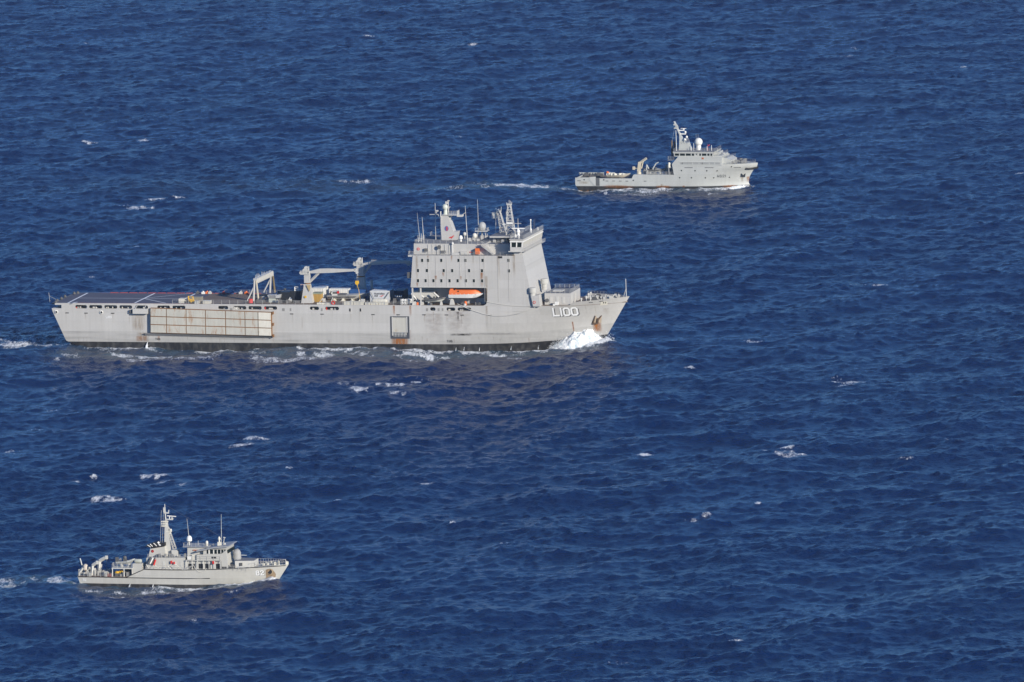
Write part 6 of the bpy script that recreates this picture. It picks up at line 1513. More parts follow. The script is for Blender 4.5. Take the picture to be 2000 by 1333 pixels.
# boat on the platform
a, b = S.p(229, 1098.5, -2.6), S.p(262, 1094, -2.6)
bt = S.thing('inflatable_boat', 'dark grey inflatable boat lashed on the minehunter stern platform', 'boat', ((a.x + b.x) / 2, -2.2, zpf + .1))
zk_, zs2, zb2 = S.z(245, 1103, -2.6), S.z(240, 1099.5, -2.6), S.z(262, 1094, -2.6)
mb = MB(); boat_hull(mb, a.x, b.x, -2.2, .95, max(zk_, zpf + .25), zs2, zb2, .6); part('hull', mb, paint('boat_mid_grey', (.30, .31, .30)), bt, 50)
mb = MB()
for sy in (-1, 1): mb.path([(a.x - .2, -2.2 + sy * .95, zs2 + .1), (a.x + (b.x - a.x) * .6, -2.2 + sy * .95, zs2 + .25), (a.x + (b.x - a.x) * .87, -2.2 + sy * .5, zb2 - .05), (b.x, -2.2, zb2 + .1)], .22, 8)
part('inflated_collar', mb, paint('collar_grey', (.36, .37, .35)), bt)
mb = MB(); q = S.p(244, 1093.5, -2.2); mb.box(q.x - .4, q.x + .4, -2.5, -1.9, zs2, q.z + .3); mb.ball((q.x, -2.2, q.z + .5), .5, 10); part('console', mb, M_GUNMETAL, bt)
mb = MB(); mb.box(a.x - .5, a.x + .2, -2.5, -1.9, zs2 - .2, zs2 + 1.3); part('outboard_motor', mb, M_GUNMETAL, bt)
for k in (.25, .7): mb = MB(); x_ = a.x + (b.x - a.x) * k; mb.box(x_ - .15, x_ + .15, -2.9, -1.5, zpf + .1, zs2 - .1); part('chock', mb, M_S2L, bt)
q = S.p(269, 1097, -3); zt9 = S.z(268, 1101.5, -4); n_ = S.thing('rolled_raft_drum', 'big pale drum lying above the minehunter stern house', 'drum', (q.x, -2.5, zt9))
mb = MB(); r_ = (q.z - zt9) * 1.02 + .05; mb.lathe((q.x - .95, -2.5, zt9 + r_), [(r_ * .7, 0), (r_, .25), (r_, 1.6), (r_ * .7, 1.85)], 14, 'x'); part('shell', mb, paint('sage_grey', (.42, .44, .38)), n_, 40)
for k in (.4, 1.3): mb = MB(); mb.lathe((q.x - .95 + k, -2.5, zt9 + r_), [(r_ * 1.03, 0), (r_ * 1.03, .12)], 14, 'x'); part('hoop', mb, M_S2, n_)
# stern davits: crooked arms
for k, (pts, w) in enumerate((([(180, 1126), (180.5, 1105), (190, 1098.5)], .55), ([(193, 1122), (194.5, 1096), (208, 1088.5)], .6))):
    mb = MB(); q = [S.p(u, v, -2.5 + k * 3.5) for u, v in pts]; q[0].z = zAft
    for a_, b_ in zip(q[:-1], q[1:]): mb.bar(a_, b_, w)
    mb.box(q[2].x - .3, q[2].x + .3, q[2].y - .3, q[2].y + .3, q[2].z - .5, q[2].z + .35); mb.bar((q[0].x + .5, q[0].y, zAft), (q[1].x + .5, q[1].y, q[1].z - .8), .2); part('stern_davit', mb, M_S2L, SR)
    mb = MB(); mb.tube((q[2].x, q[2].y, q[2].z - .4), (q[2].x, q[2].y, zAft + 1.2), .04, .04, 4); part('davit_fall', mb, M_GUNMETAL, SR)
mb = MB(); mb.bar(S.p(161, 1108, 0), S.p(156.3, 1091, 0), .22); q = S.p(162, 1125, 0); mb.bar((q.x, 0, zAft), S.p(161, 1108, 0), .3); part('ensign_staff', mb, M_S2L, SR)
mb = MB(); mb.bar(S.p(154.5, 1120, -3), S.p(161.5, 1110, -3), .45); mb.bar((S.x(154.5, 1120, -3), -3, zAft), S.p(154.5, 1120, -3), .4); part('stern_gallows', mb, M_S2L, SR)
mb = MB(); q = S.p(167, 1109, -1); mb.lathe((q.x, -1, zAft), [(.45, 0), (.45, .5), (.3, .6), (.7, q.z - zAft - .4), (.6, q.z - zAft + .6), (.2, q.z - zAft + .9)], 10); part('cable_reel', mb, paint('reel_cream', (.55, .48, .40)), SR)
mb = MB()
for k in range(40):
    u = rr.uniform(157, 218); y_ = rr.uniform(-4.2, 3.0); x_ = S.x(u, 1125, y_); h_ = rr.uniform(.4, 1.4); s_ = rr.uniform(.2, .5)
    if k % 3: mb.box(x_ - s_, x_ + s_, y_ - .25, y_ + .25, zAft + .03, zAft + h_)
    else: mb.lathe((x_, y_, zAft + .03), [(s_, 0), (s_, h_ * .8), (s_ * .7, h_)], 8)
part('stern_deck_gear', mb, paint('pale_gear', (.40, .39, .35), .6, .3), SR).ob['kind'] = 'stuff'
mb = MB(); x0_ = m_stern(99) + .15; mb.rail([(x0_, 4.5, zAft), (x0_, -4.5, zAft), (S.x(218, 1127), -4.8, zAft)], 1.0, 1.4, 3, .045); part('stern_rail', mb, M_RAIL, SR)
for (u, v) in ((299.5, 1142), (254, 1141)): stain_patch(S, mh, surfM, u - 1.2, v - 1, u + 1.6, v + 8, .5, .6, stain('wet_white_streak', (.7, .7, .66), .3), 'overboard_streak', .03)
# ================================================================== the support vessel
A = Ship('support_ship', 'grey offshore support vessel numbered A621 with high forecastle, white dome and low open stern', *SHIP_SPECS['A'], 5.05)
AR = A.root
YA = -7.0
GREY3 = (.435, .445, .42)
M_S3 = paint('support_grey', GREY3, .5, .05, .07)
M_S3L = paint('support_light', (.47, .48, .455), .5, .05, .05)
M_RAIL2 = paint('rail_mid_grey', (.27, .28, .29), .5, .05, 0)
ab = A.p(1480, 320, 0)
_st = [(-3, A.x(1466, 366, 0)), (A.z(1467, 364, 0), A.x(1467, 364, 0)), (A.z(1462, 358, 0), A.x(1462.5, 358, 0)), (A.z(1461.5, 352, 0), A.x(1462, 352, 0)), (A.z(1465, 343, 0), A.x(1465, 343, 0)), (A.z(1471, 333, 0), A.x(1471, 333, 0)), (A.z(1479, 325, 0), A.x(1479, 325, 0)), (ab.z, ab.x)]
_st = sorted(_st)
def a_stem(z): return interp(min(z, 12), _st) if z < 50 else ab.x
as_t = A.p(1124, 347.5, -6.5)
def a_stern(z): return as_t.x + max(0, (1.5 - z)) * .5 if z < 50 else as_t.x
zq = A.z(1205, 349); zm = A.z(1280, 341.8); zk_a = 3.3
def a_half(x, z):
    k = min(1, max(0, z / 8.5))
    t = min(1, max(0, (a_stem(z) - x) / (24 - 9 * k)))
    b = 7.0 * (1 - (1 - t) ** (1.9 + .5 * k))
    if z < 1: b -= .2 * (1 - z)
    return max(b, 0)
surfA = lambda x, z: -a_half(x, z)
M_HULL_A = hull_paint('support_hull', GREY3, 1.0, boot=(.02, .021, .025), red=(-.75, (.17, .032, .018)), foul=.25)
SSA = [0, .04, .1, .2, .32, .45, .55, .63, .7, .76, .82, .87, .91, .94, .965, .985, 1.0]
mb = MB(); hull_piece(mb, a_half, a_stern, a_stem, -3.0, lambda x: zk_a, SSA, 10); ah = part('hull', mb, M_HULL_A, AR, 35)
xn0, xn1 = A.x(1163.5, 355), A.x(1171, 355); xr = A.x(1239, 345); xs_ = A.x(1316, 330)
def side_block(name, x0, x1, z0, zt0, zt1, both=True, mat=M_HULL_A, th=.3, par=AR):
    for sy in (-1, 1):
        mb = MB(); y0, y1 = sy * 7.0, sy * (7.0 - th)
        mb.hexa([(x0, y0, z0), (x1, y0, z0), (x1, y1, z0), (x0, y1, z0)], [(x0, y0, zt0), (x1, y0, zt1), (x1, y1, zt1), (x0, y1, zt0)])
        part(name, mb, mat, par)
zs0 = A.z(1124, 347.5); 
side_block('stern_bulwark', as_t.x, A.x(1149, 347), zk_a + .001, zs0, zs0 + .1)
side_block('stern_bulwark', A.x(1149, 347) + .003, xn0, zk_a + .001, zs0 + .1, zs0 + .4)
mb = MB(); mb.box(xn0, xn1, -7.02, -6.9, zk_a - 2.2, zk_a + .6); part('side_recess', mb, paint('recess_grey', (.10, .105, .11)), ah)
mb = MB(); P_ = [A.p(u, v, YA - .08) for u, v in ((1151, 346.5), (1163, 346.5), (1163.5, 364), (1161, 363), (1151.5, 352.5))]; mb.xz([(q.x, q.z) for q in P_], YA - .12, YA - .004); part('side_ramp', mb, M_S3L, ah)
side_block('side_bulwark', xn1, xr, zk_a + .001, zq, zq)
mb = MB(); mb.box(xr, xs_ + .01, -7.003, 7.003, zk_a + .001, zm); mb.hexa([(xr - 1.2, -7.003, zk_a + .001), (xr, -7.003, zk_a + .001), (xr, 7.003, zk_a + .001), (xr - 1.2, 7.003, zk_a + .001)], [(xr - .3, -7.003, zm - .02), (xr, -7.003, zm - .02), (xr, 7.003, zm - .02), (xr - .3, 7.003, zm - .02)]); part('raised_deck', mb, M_HULL_A, AR)
mb = MB(); mb.box(as_t.x, as_t.x + .3, -6.7, 6.7, zk_a + .001, zs0 - .2); part('transom', mb, M_HULL_A, AR)
mb = MB(); mb.box(as_t.x + .3, xr - 1.2, -6.7, 6.7, zk_a + .002, zk_a + .03); part('work_deck', mb, M_DECKB, AR)
# far bulwark with stanchions
mb = MB(); x0_, x1_ = A.x(1131, 342, 6.6), A.x(1176, 342, 6.6); zf0 = A.z(1150, 337.2, 6.6); mb.box(x0_, x1_, 6.5, 6.7, zs0 - .2, zf0); part('far_bulwark', mb, M_S3L, AR)
mb = MB()
for k in range(9): x_ = x0_ + .3 + (x1_ - x0_ - .6) * k / 8; mb.box(x_ - .08, x_ + .08, 6.1, 6.5, zk_a, zf0 - .1)
part('bulwark_stays', mb, M_GUNMETAL, AR)
# forward hull up to the forecastle
zfc = A.z(1340, 322)
xk = A.x(1407, 322)
def a_top(x):
    if x < xk: return zfc
    return zfc + .1 + (ab.z - zfc + .25) * ((x - xk) / (ab.x - xk)) ** 1.3
mb = MB(); hull_piece(mb, a_half, lambda z: xs_ + .012, a_stem, zk_a + .001, a_top, [0, .15, .3, .4, .45, .5, .55, .6, .65, .7, .75, .8, .85, .89, .93, .96, .98, 1.0], 8); part('forecastle_hull', mb, M_HULL_A, AR, 35)
def apt(u, v, off=0.0):
    p_ = A.p(u, v); y = surfA(p_.x, p_.z)
    for _ in range(6): p_ = A.p(u, v, y); y = surfA(p_.x, p_.z)
    return Vector((p_.x, y - off, p_.z))
mb = MB(); pts = [apt(1456, 329.3, .1), apt(1462, 329.8, .15), apt(1470, 329, .15), (ab.x - .25, -.5, A.z(1478, 327.6, 0)), (ab.x + .02, 0, A.z(1480, 327, 0))]; mb.path(pts, .36, 6); part('bow_fender', mb, M_BLACK, ah)
mb = MB(); P_ = [apt(u, v, .12) for u, v in ((1448, 345.5), (1449, 339), (1452, 343), (1456.5, 339), (1455.5, 346))]; mb.add(P_ + [p + Vector((0, -.4, 0)) for p in P_], [(0, 1, 2, 3, 4), (5, 6, 7, 8, 9)] + [(i, (i + 1) % 5, 5 + (i + 1) % 5, 5 + i) for i in range(5)]); part('anchor', mb, paint('dark_anchor', (.03, .035, .045)), ah)
mark(A, ah, 'A621', 1400.8, 346.8, 342.1, surfA, .14, paint('grey_lettering', (.05, .055, .06)), gap=.42)
for u, v in ((1331, 333.5), (1357.5, 334), (1380.5, 334), (1400.5, 334), (1327.5, 347.5), (1350.5, 347.6), (1377.5, 347.8), (1394, 347.6), (1424.5, 346.5), (1428.3, 326), (1179.3, 351.8), (1237, 352.7), (1331, 309), (1141, 351.5)):
    q = apt(u, v) if v > 320 else A.p(u, v, YA + .3); mb = MB(); mb.lathe((q.x, q.y, q.z), [(.24, .1), (.24, -.06)], 10, 'y'); part('porthole', mb, M_GLASS, ah)
for (u, v, w) in ((1131, 353.5, 7), (1185.5, 354, 5), (1198.5, 354, 5), (1211.5, 354.2, 5), (1224.5, 354.3, 5), (1260, 354.3, 5), (1345, 328, 16), (1385, 328, 17), (1440, 327.5, 14)):
    a_, b_ = apt(u - w / 2, v), apt(u + w / 2, v); mb = MB(); mb.tube(a_, b_, .11, .11, 4); part('freeing_slot', mb, paint('slot_grey', (.07, .07, .075)), ah)
for u0, v0, u1, v1, t, b, m in ((1447, 345, 1452, 357, .6, .3, M_TAN), (1458, 345, 1465, 356, .6, .5, M_RUST), (1176, 362, 1225, 368, .4, .5, M_RUST), (1198, 363, 1240, 369, .35, .5, M_RUST), (1280, 363, 1312, 368, .6, .8, M_RUST), (1290, 360, 1296, 370, .7, .9, M_TAN), (1130, 355, 1150, 360, .4, .5, M_TAN), (1333, 363, 1338, 367, .8, .5, M_RUST), (1412, 362, 1440, 367, .6, .8, M_RUST)):
    stain_patch(A, ah, surfA, u0, v0, u1, v1, t, b, m)
# superstructure flush with the side
y1 = YA + .004
mb = MB(); ps = A.pl([(1316, 342), (1316, 332), (1312.3, 321), (1324.5, 306.5), (1380, 306.5), (1380, 308), (1409.5, 308), (1409.5, 322)], y1)
ps[0] = (ps[0][0], zm); ps[-1] = (ps[-1][0], zfc - .2)
low = [(xs_, zfc - .4), (ps[2][0], ps[2][1])]
mb.xz([(ps[1][0], zm), (ps[2][0], ps[2][1]), (ps[3][0], ps[3][1]), (ps[4][0], ps[4][1]), (ps[6][0], ps[6][1]), (ps[7][0], zfc - .3), (xs_ + .1, zfc - .3), (xs_ + .05, zm)], y1, 6.99); asp = part('superstructure', mb, M_S3, AR)
mb = MB(); mb.box(A.x(1326.5, 317), A.x(1407, 317), YA - .16, YA - .004, A.z(1360, 317.6), A.z(1360, 316)); part('ledge', mb, M_S3L, asp)
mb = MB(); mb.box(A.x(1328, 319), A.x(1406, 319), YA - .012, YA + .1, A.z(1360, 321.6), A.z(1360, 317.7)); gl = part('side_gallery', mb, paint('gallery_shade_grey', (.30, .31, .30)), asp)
for u in (1332, 1352, 1364.5, 1371, 1384.5, 1395): mb = MB(); mb.box(A.x(u, 319), A.x(u + 1.3, 319), YA - .06, YA - .013, A.z(u, 321.4), A.z(u, 318)); part('gallery_door', mb, M_GUNMETAL if u in (1332, 1371) else M_S3L, gl)
mb = MB(); q = A.p(1372.5, 310, y1); mb.box(q.x - .3, q.x + .35, YA - .1, YA, q.z - .25, q.z + .35); part('sidelight_box', mb, paint('faded_orange', (.42, .12, .04)), asp)
# wheelhouse
yw_ = -6.6
mb = MB(); zw0 = A.z(1350, 306.3, yw_); z1w, z2w, z3w = A.z(1350, 304.8, yw_), A.z(1350, 300.3, yw_), A.z(1350, 297, yw_)
xa0, xa1 = A.x(1317, 302, yw_), A.x(1392, 302, yw_)
mb.box(xa0, xa1, yw_, 6.6, zw0 + .003, z1w); mb.hexa([(xa0 - .3, yw_, z2w), (xa1 + .2, yw_, z2w), (xa1 + .2, 6.6, z2w), (xa0 - .3, 6.6, z2w)], [(xa0 - .6, yw_ - .1, z3w), (xa1 + .5, yw_ - .1, z3w), (xa1 + .5, 6.7, z3w), (xa0 - .6, 6.7, z3w)]); awh = part('wheelhouse', mb, M_S3, AR)
mb = MB(); mb.box(xa0 + .15, xa1 - .15, yw_ + .16, 6.44, z1w + .002, z2w - .002); part('window_band', mb, M_GLASS, awh)
for u in (1316.5, 1326.5, 1338, 1349.5, 1356, 1363.5, 1369.5, 1380, 1386, 1391.5):
    x_ = A.x(u, 302, yw_); w_ = .22 if u not in (1356, 1363.5) else .35
    mb = MB(); mb.box(x_ - .05, x_ + w_, yw_ + .02, yw_ + .2, z1w - .002, z2w + .002); part('window_mullion', mb, M_S3L, awh)
mb = MB(); mb.box(A.x(1357, 302, yw_), A.x(1362.5, 302, yw_), yw_ - .03, yw_ + .2, z1w - .4, z2w - .05); dr_ = part('wing_door', mb, M_S3L, awh); mb = MB(); q = A.p(1360, 303, yw_); mb.box(q.x - .15, q.x + .2, yw_ - .06, yw_ - .032, q.z - .1, q.z + .45); part('door_window', mb, M_GLASS, dr_)
for k in range(11): 
    y_ = -6.4 + k * 1.27; mb = MB(); mb.box(xa1 - .2, xa1 + .02, y_, y_ + .22, z1w - .002, z2w + .002); part('window_mullion', mb, M_S3L, awh)
mb = MB(); mb.rail([(xa0 - .4, 6.4, z3w), (xa0 - .4, yw_ + .1, z3w), (xa1 + .3, yw_ + .1, z3w), (xa1 + .3, 6.4, z3w)], 1.0, 1.6, 2, .04); part('roof_rail', mb, M_RAIL2, AR)
ZR = z3w
mb = MB(); mb.box(xa0 - .4, xa1 + .35, yw_ + .05, 6.5, z3w + .002, z3w + .014); part('roof_deck', mb, M_ROOF, AR)
# mast: broad foot, raked pole, arms
mb = MB(); pm_ = A.pl([(1325.5, 295), (1327, 280), (1335, 280), (1344, 279.5), (1349.5, 294.5)], -1.5); pm_[0] = (pm_[0][0], ZR); pm_[-1] = (pm_[-1][0], ZR); mb.xz(pm_, -1.5, 1.5); am = part('mast_foot', mb, M_S3, AR)
mb = MB(); pm_ = A.pl([(1327, 280), (1326.5, 264), (1320.5, 250), (1315.3, 238), (1317, 238), (1323, 250), (1328, 262), (1338, 279.7)], -.8); mb.xz(pm_, -.7, .7); mp_ = part('raked_mast', mb, M_S3L, am)
mb = MB()
for (u0, u1, v, th_) in ((1323.5, 1336, 254.4, .3), (1328, 1339, 261.2, .35)): a_, b_ = A.p(u0, v, -.5), A.p(u1, v, -.5); mb.box(a_.x, b_.x, -.4, .4, a_.z - th_, a_.z); 
a_ = A.p(1334.5, 252, -.5); mb.lathe((a_.x, 0, a_.z - .3), [(.35, 0), (.35, .4)], 10); a_ = A.p(1338, 258.5, -.5); mb.lathe((a_.x, 0, a_.z - .4), [(.3, 0), (.38, .3), (.3, .7)], 10); part('radar_arms', mb, M_WHITE, am)
a_, b_ = A.p(1329, 252, -.5), A.p(1340, 252.4, -.5); mb = MB(); mb.box(a_.x, b_.x, -.15, .1, a_.z, a_.z + .16); part('radar_antenna', mb, M_WHITE, am)
mb = MB()
for u, v in ((1318, 244.5), (1319, 251), (1321, 246), (1322, 249)): q = A.p(u, v, -.8); mb.box(q.x - .5, q.x + .5, -.9, -.5, q.z - .15, q.z + .3)
part('mast_lights', mb, M_S3L, am)
for u, v, r_ in ((1341.2, 268, .42), (1337.6, 273, .42)): q = A.p(u, v, -1.2); mb = MB(); mb.ball((q.x, -1.2, q.z), r_, 12, 1.15); mb.tube((q.x - .3, -.8, q.z - 1.6), (q.x, -1.2, q.z - .3), .08); part('small_dome', mb, M_WHITE, am, 60)
mb = MB(); mb.rail([(A.x(1327, 281, -1.5), -1.6, A.z(1327, 281, -1.5)), (A.x(1342, 281, -1.5), -1.6, A.z(1327, 281, -1.5))], .9, .8, 2, .06); part('mast_rail', mb, M_S3L, am)
q = A.p(1364.5, 277.6, 0); mb = MB(); mb.ball((q.x, 0, q.z), 1.38, 22, 1.03); mb.lathe((q.x, 0, ZR), [(.9, 0), (.8, q.z - ZR - 1.0)], 14); part('radome', mb, M_WHITE, AR, 60)
for (ub, vb, ut, vt, r_) in ((1321.3, 294, 1320, 255, .12), (1363, 268, 1363.5, 262, .04), (1359.5, 270, 1359.5, 262, .04), (1355, 290, 1354.8, 280, .1), (1389.7, 294, 1389.5, 284, .12), (1381, 294, 1381, 286, .12), (1350.5, 294, 1350.3, 287, .1), (1401, 300, 1401, 290, .08)): a_, b_ = A.p(ub, vb, -3), A.p(ut, vt, -3); mb = MB(); mb.tube((a_.x, -3, min(a_.z, ZR)), (b_.x, -3, b_.z), r_, r_ * .7, 6); part('aerial', mb, M_WHITE if r_ > .09 else M_S3L, AR)
q = A.p(1384, 284, -3); mb = MB(); mb.xz([(q.x - .3, q.z - .3), (q.x + .1, q.z + .2), (q.x + .45, q.z + .25), (q.x + .2, q.z - .25)], -3.05, -2.95); mb.tube((q.x - .3, -3, ZR), (q.x - .3, -3, q.z + .3), .05); part('red_pennant', mb, M_RED, AR)
for dx_ in (0, .9):
    mb = MB(); a_ = A.x(1312.5, 290, 2) + dx_; mb.tube((a_, 2, A.z(1313, 306, 2)), (a_, 2, A.z(1313, 275 + 2 * dx_, 2)), .33, .33, 8); part('exhaust_stack', mb, paint('rusty_exhaust', (.16, .10, .06), .8, .3, .3), AR)
mb = MB(); mb.path([A.p(1349, 292, -1), A.p(1342, 270, -1)], .05, 4); mb.path([A.p(1352, 292, -1), A.p(1344, 270, -1)], .05, 4); mb.path([A.p(1311, 290, 0), A.p(1318, 246, 0)], .03, 4); part('mast_stay', mb, M_RAIL, AR)
# steps down to the forecastle
zA2 = A.z(1395, 303.5, -5); 
mb = MB(); mb.box(xa1 - .1, A.x(1409, 306, -6), -6.0, 6.0, A.z(1400, 308, -6) - .05, A.z(1400, 304.5, -6)); mb.box(xa1 - .1, A.x(1403, 300, -4), -3.5, 4.5, A.z(1400, 304.5, -6), A.z(1400, 298, -4)); part('forward_house', mb, M_S3, AR)
mb = MB(); zz_ = A.z(1400, 304.5, -6); mb.rail([(A.x(1394, 305, -6), -5.9, zz_), (A.x(1408.5, 305, -6), -5.9, zz_), (A.x(1408.5, 305, -6), 5.9, zz_)], 1.0, 1.6, 2, .045); part('house_rail', mb, M_RAIL2, AR)
mb = MB(); mb.box(A.x(1409, 315, -5.2), A.x(1428, 315, -5.2), -5.2, 5.2, zfc - .1, A.z(1418, 313.5, -5.2)); mb.hexa([(A.x(1409, 312, -5), -5, A.z(1412, 313.5, -5)), (A.x(1428, 312, -5), -5, A.z(1412, 313.5, -5)), (A.x(1428, 312, -5), 5, A.z(1412, 313.5, -5)), (A.x(1409, 312, -5), 5, A.z(1412, 313.5, -5))], [(A.x(1409, 308, -5), -5, A.z(1412, 308.5, -5)), (A.x(1420, 309, -5), -5, A.z(1412, 309, -5)), (A.x(1420, 309, -5), 5, A.z(1412, 309, -5)), (A.x(1409, 308, -5), 5, A.z(1412, 308.5, -5))]); part('foredeck_house', mb, M_S3, AR)
mb = MB(); zz_ = A.z(1412, 309, -5); mb.rail([(A.x(1410, 308, -5), -4.8, zz_), (A.x(1419, 308, -5), -4.8, zz_), (A.x(1426, 308, -5), 4.5, zz_ - .2)], .9, 1.6, 2, .04); part('house_rail', mb, M_RAIL2, AR)
q = A.p(1413, 300, 1); mb = MB(); mb.lathe((q.x, 1, zz_), [(.6, 0), (.6, q.z - zz_), (.4, q.z - zz_ + .3)], 10); part('deck_mount', mb, M_S3L, AR)
rr = random.Random(4); mb = MB()
for k in range(22):
    u = rr.uniform(1429, 1456); x_ = A.x(u, 318, 0); w_ = max(.2, a_half(x_, zfc) - 1.0); y_ = rr.uniform(-w_, w_); h_ = rr.uniform(.5, 1.5)
    mb.box(x_ - .35, x_ + .35, y_ - .3, y_ + .3, zfc - .1, zfc + h_)
part('windlass_gear', mb, paint('mixed_grey_gear', (.24, .24, .23)), AR).ob['kind'] = 'stuff'
mb = MB(); pp = []
for i in range(9): x_ = xk + 2 + (ab.x - xk - 3) * i / 8; pp.append((x_, a_half(x_, zfc) - .2, a_top(x_)))
mb.rail(pp, 1.0, 1.2, 3, .06); mb.rail([(x, -y, z) for x, y, z in pp], .7, 1.6, 2, .05); part('bow_rail', mb, M_RAIL2, AR)
# afterdeck: small bridge-wing platforms, crane, boats, clutter
mb = MB(); 
for v in (313, 328): 
    z_ = A.z(1308, v, -6.5); mb.box(A.x(1304, v, -6.5), A.x(1313.5, v, -6.5), -6.6, 5, z_ - .12, z_)
mb.rail([(A.x(1304.3, 313, -6.5), 4.8, A.z(1308, 313, -6.5)), (A.x(1304.3, 313, -6.5), -6.4, A.z(1308, 313, -6.5)), (A.x(1316, 313, -6.5), -6.4, A.z(1308, 313, -6.5))], 1.2, 1.2, 3, .06); mb.bar((A.x(1306, 330, -6.4), -6.4, zm), (A.x(1306, 330, -6.4), -6.4, A.z(1308, 328, -6.5)), .25)
part('aft_platform', mb, M_RAIL2, AR)
q = A.p(1307, 321, -6); mb = MB(); mb.lathe((q.x, -6, A.z(1308, 328, -6.5)), [(.5, 0), (.6, .3), (.45, 1.5), (.3, 1.8)], 12); part('raft_canister', mb, M_CREAM, AR)
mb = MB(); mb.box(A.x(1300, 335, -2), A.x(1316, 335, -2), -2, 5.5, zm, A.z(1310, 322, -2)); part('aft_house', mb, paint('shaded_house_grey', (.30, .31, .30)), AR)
qc = A.d(1247, 340.5, zm); qc.y = -4.5; xc = A.x(1248, 338, -4.5); zc0, zc1 = A.z(1248, 335, -4.5), A.z(1248, 316.5, -4.5)
M_TANC = paint('weathered_cream', (.52, .47, .36), .6, .1, .15, dirty=.3, dirt=(.3, .16, .06))
mb = MB(); mb.lathe((xc, -4.5, zm), [(.8, 0), (.8, .6), (.6, .7), (.55, zc0 - zm + .2)], 12); mb.hexa([(xc - .6, -5, zc0), (xc + .6, -5, zc0), (xc + .6, -4, zc0), (xc - .6, -4, zc0)], [(xc - .1, -5, zc1), (xc + .9, -5, zc1), (xc + .9, -4, zc1), (xc - .1, -4, zc1)]); acr = part('deck_crane', mb, M_TANC, AR)
mb = MB(); mb.bar((xc + .5, -4.5, zc1 - .3), A.p(1263, 309.5, -4.5), .6); mb.bar((xc + .9, -4.5, zc0 + 1), (A.x(1256, 316, -4.5), -4.5, A.z(1256, 316, -4.5)), .3); part('crane_boom', mb, M_TANC, acr)
mb = MB(); q = A.p(1238, 329, -4.5); mb.box(q.x - .4, q.x + .4, -4.9, -4.1, q.z - .5, q.z + .6); mb.bar((q.x, -4.5, q.z), (xc - .3, -4.5, q.z - .1), .3); part('crane_cabinet', mb, M_TANC, acr)
mb = MB()
for k in range(30):
    u = rr.uniform(1256, 1312); y_ = rr.uniform(-5.5, 5); x_ = A.x(u, 338, y_); h_ = rr.uniform(.6, 2.6); s_ = rr.uniform(.25, .6)
    if k % 3 == 0: mb.bar((x_ - .8, y_, zm + h_ * .4), (x_ + .8, y_, zm + h_), .22); mb.box(x_ - .2, x_ + .2, y_ - .2, y_ + .2, zm, zm + h_ * .8)
    elif k % 3 == 1: mb.box(x_ - s_, x_ + s_, y_ - .3, y_ + .3, zm, zm + h_ * .7)
    else: mb.lathe((x_, y_, zm), [(s_, 0), (s_, h_ * .5), (s_ * .5, h_ * .6)], 8)
part('afterdeck_gear', mb, paint('mixed_grey_gear', (.24, .24, .23)), AR).ob['kind'] = 'stuff'
mb = MB(); mb.rail([(A.x(1262, 341), -6.8, zm), (A.x(1316, 342), -6.8, zm)], 1.0, 1.5, 3, .05); part('deck_rail', mb, M_RAIL, AR)
for (pts, m) in (([(1275, 330), (1281, 320), (1286, 317.5)], M_S3L), ([(1271, 336), (1283, 331), (1298, 331.5)], M_S3L), ([(1262, 338), (1263, 322), (1267, 330)], M_S3)):
    mb = MB(); y_ = -3.5; mb.path([A.p(u, v, y_) for u, v in pts], .22, 5); q = A.p(*pts[0], y_); mb.bar((q.x, y_, zm), q, .3); part('boat_davit', mb, m, AR)
a, b = A.p(1268, 333, -3.2), A.p(1299, 331.5, -3.2); rb_ = A.thing('inflatable_boat', 'grey inflatable boat in davits on the support vessel afterdeck', 'boat', ((a.x + b.x) / 2, -3.2, zm))
zb_0 = A.z(1280, 336.5, -3.2); mb = MB(); boat_hull(mb, a.x, b.x, -3.2, 1.0, zb_0, zb_0 + .6, zb_0 + 1.0, .6); part('hull', mb, M_S3L, rb_, 50)
mb = MB()
for sy in (-1, 1): mb.path([(a.x - .3, -3.2 + sy, zb_0 + .7), (a.x + (b.x - a.x) * .6, -3.2 + sy, zb_0 + .8), (a.x + (b.x - a.x) * .87, -3.2 + sy * .5, zb_0 + 1.0), (b.x, -3.2, zb_0 + 1.2)], .25, 8)
part('inflated_collar', mb, M_GUNMETAL, rb_); mb = MB(); mb.box(a.x + 2, a.x + 2.8, -3.5, -2.9, zb_0 + .4, zb_0 + 1.7); part('console', mb, M_GUNMETAL, rb_)
for k in (.3, .7): mb = MB(); x_ = a.x + (b.x - a.x) * k; mb.box(x_ - .2, x_ + .2, -3.7, -2.7, zm, zb_0 + .3); part('chock', mb, M_S3L, rb_)
# the white workboat on the stern
a, b = A.p(1186, 348, -5), A.p(1231.5, 339, -5); wb = A.thing('workboat', 'cream workboat with lumpy fenders chocked on the support vessel stern deck', 'boat', ((a.x + b.x) / 2, -4.4, zk_a + .03))
zk_w, zs_w, zb_w = A.z(1200, 351, -5), A.z(1200, 343, -5), A.z(1231, 338.6, -5)
mb = MB(); boat_hull(mb, a.x, b.x, -4.4, 1.7, max(zk_w, zk_a + .35), zs_w, zb_w, 1.6); part('hull', mb, paint('workboat_cream', (.62, .58, .48), .5, .08, .1, dirty=.25, dirt=(.35, .22, .1)), wb, 50)
mb = MB()
for k in range(16): x_ = a.x + .3 + (b.x - a.x - 2) * k / 15; mb.ball((x_, -4.4 + rr.uniform(-1.1, .4), zs_w + .25 + rr.random() * .2), rr.uniform(.3, .55), 8)
part('covered_gear', mb, M_CREAM, wb, 60).ob['kind'] = 'stuff'
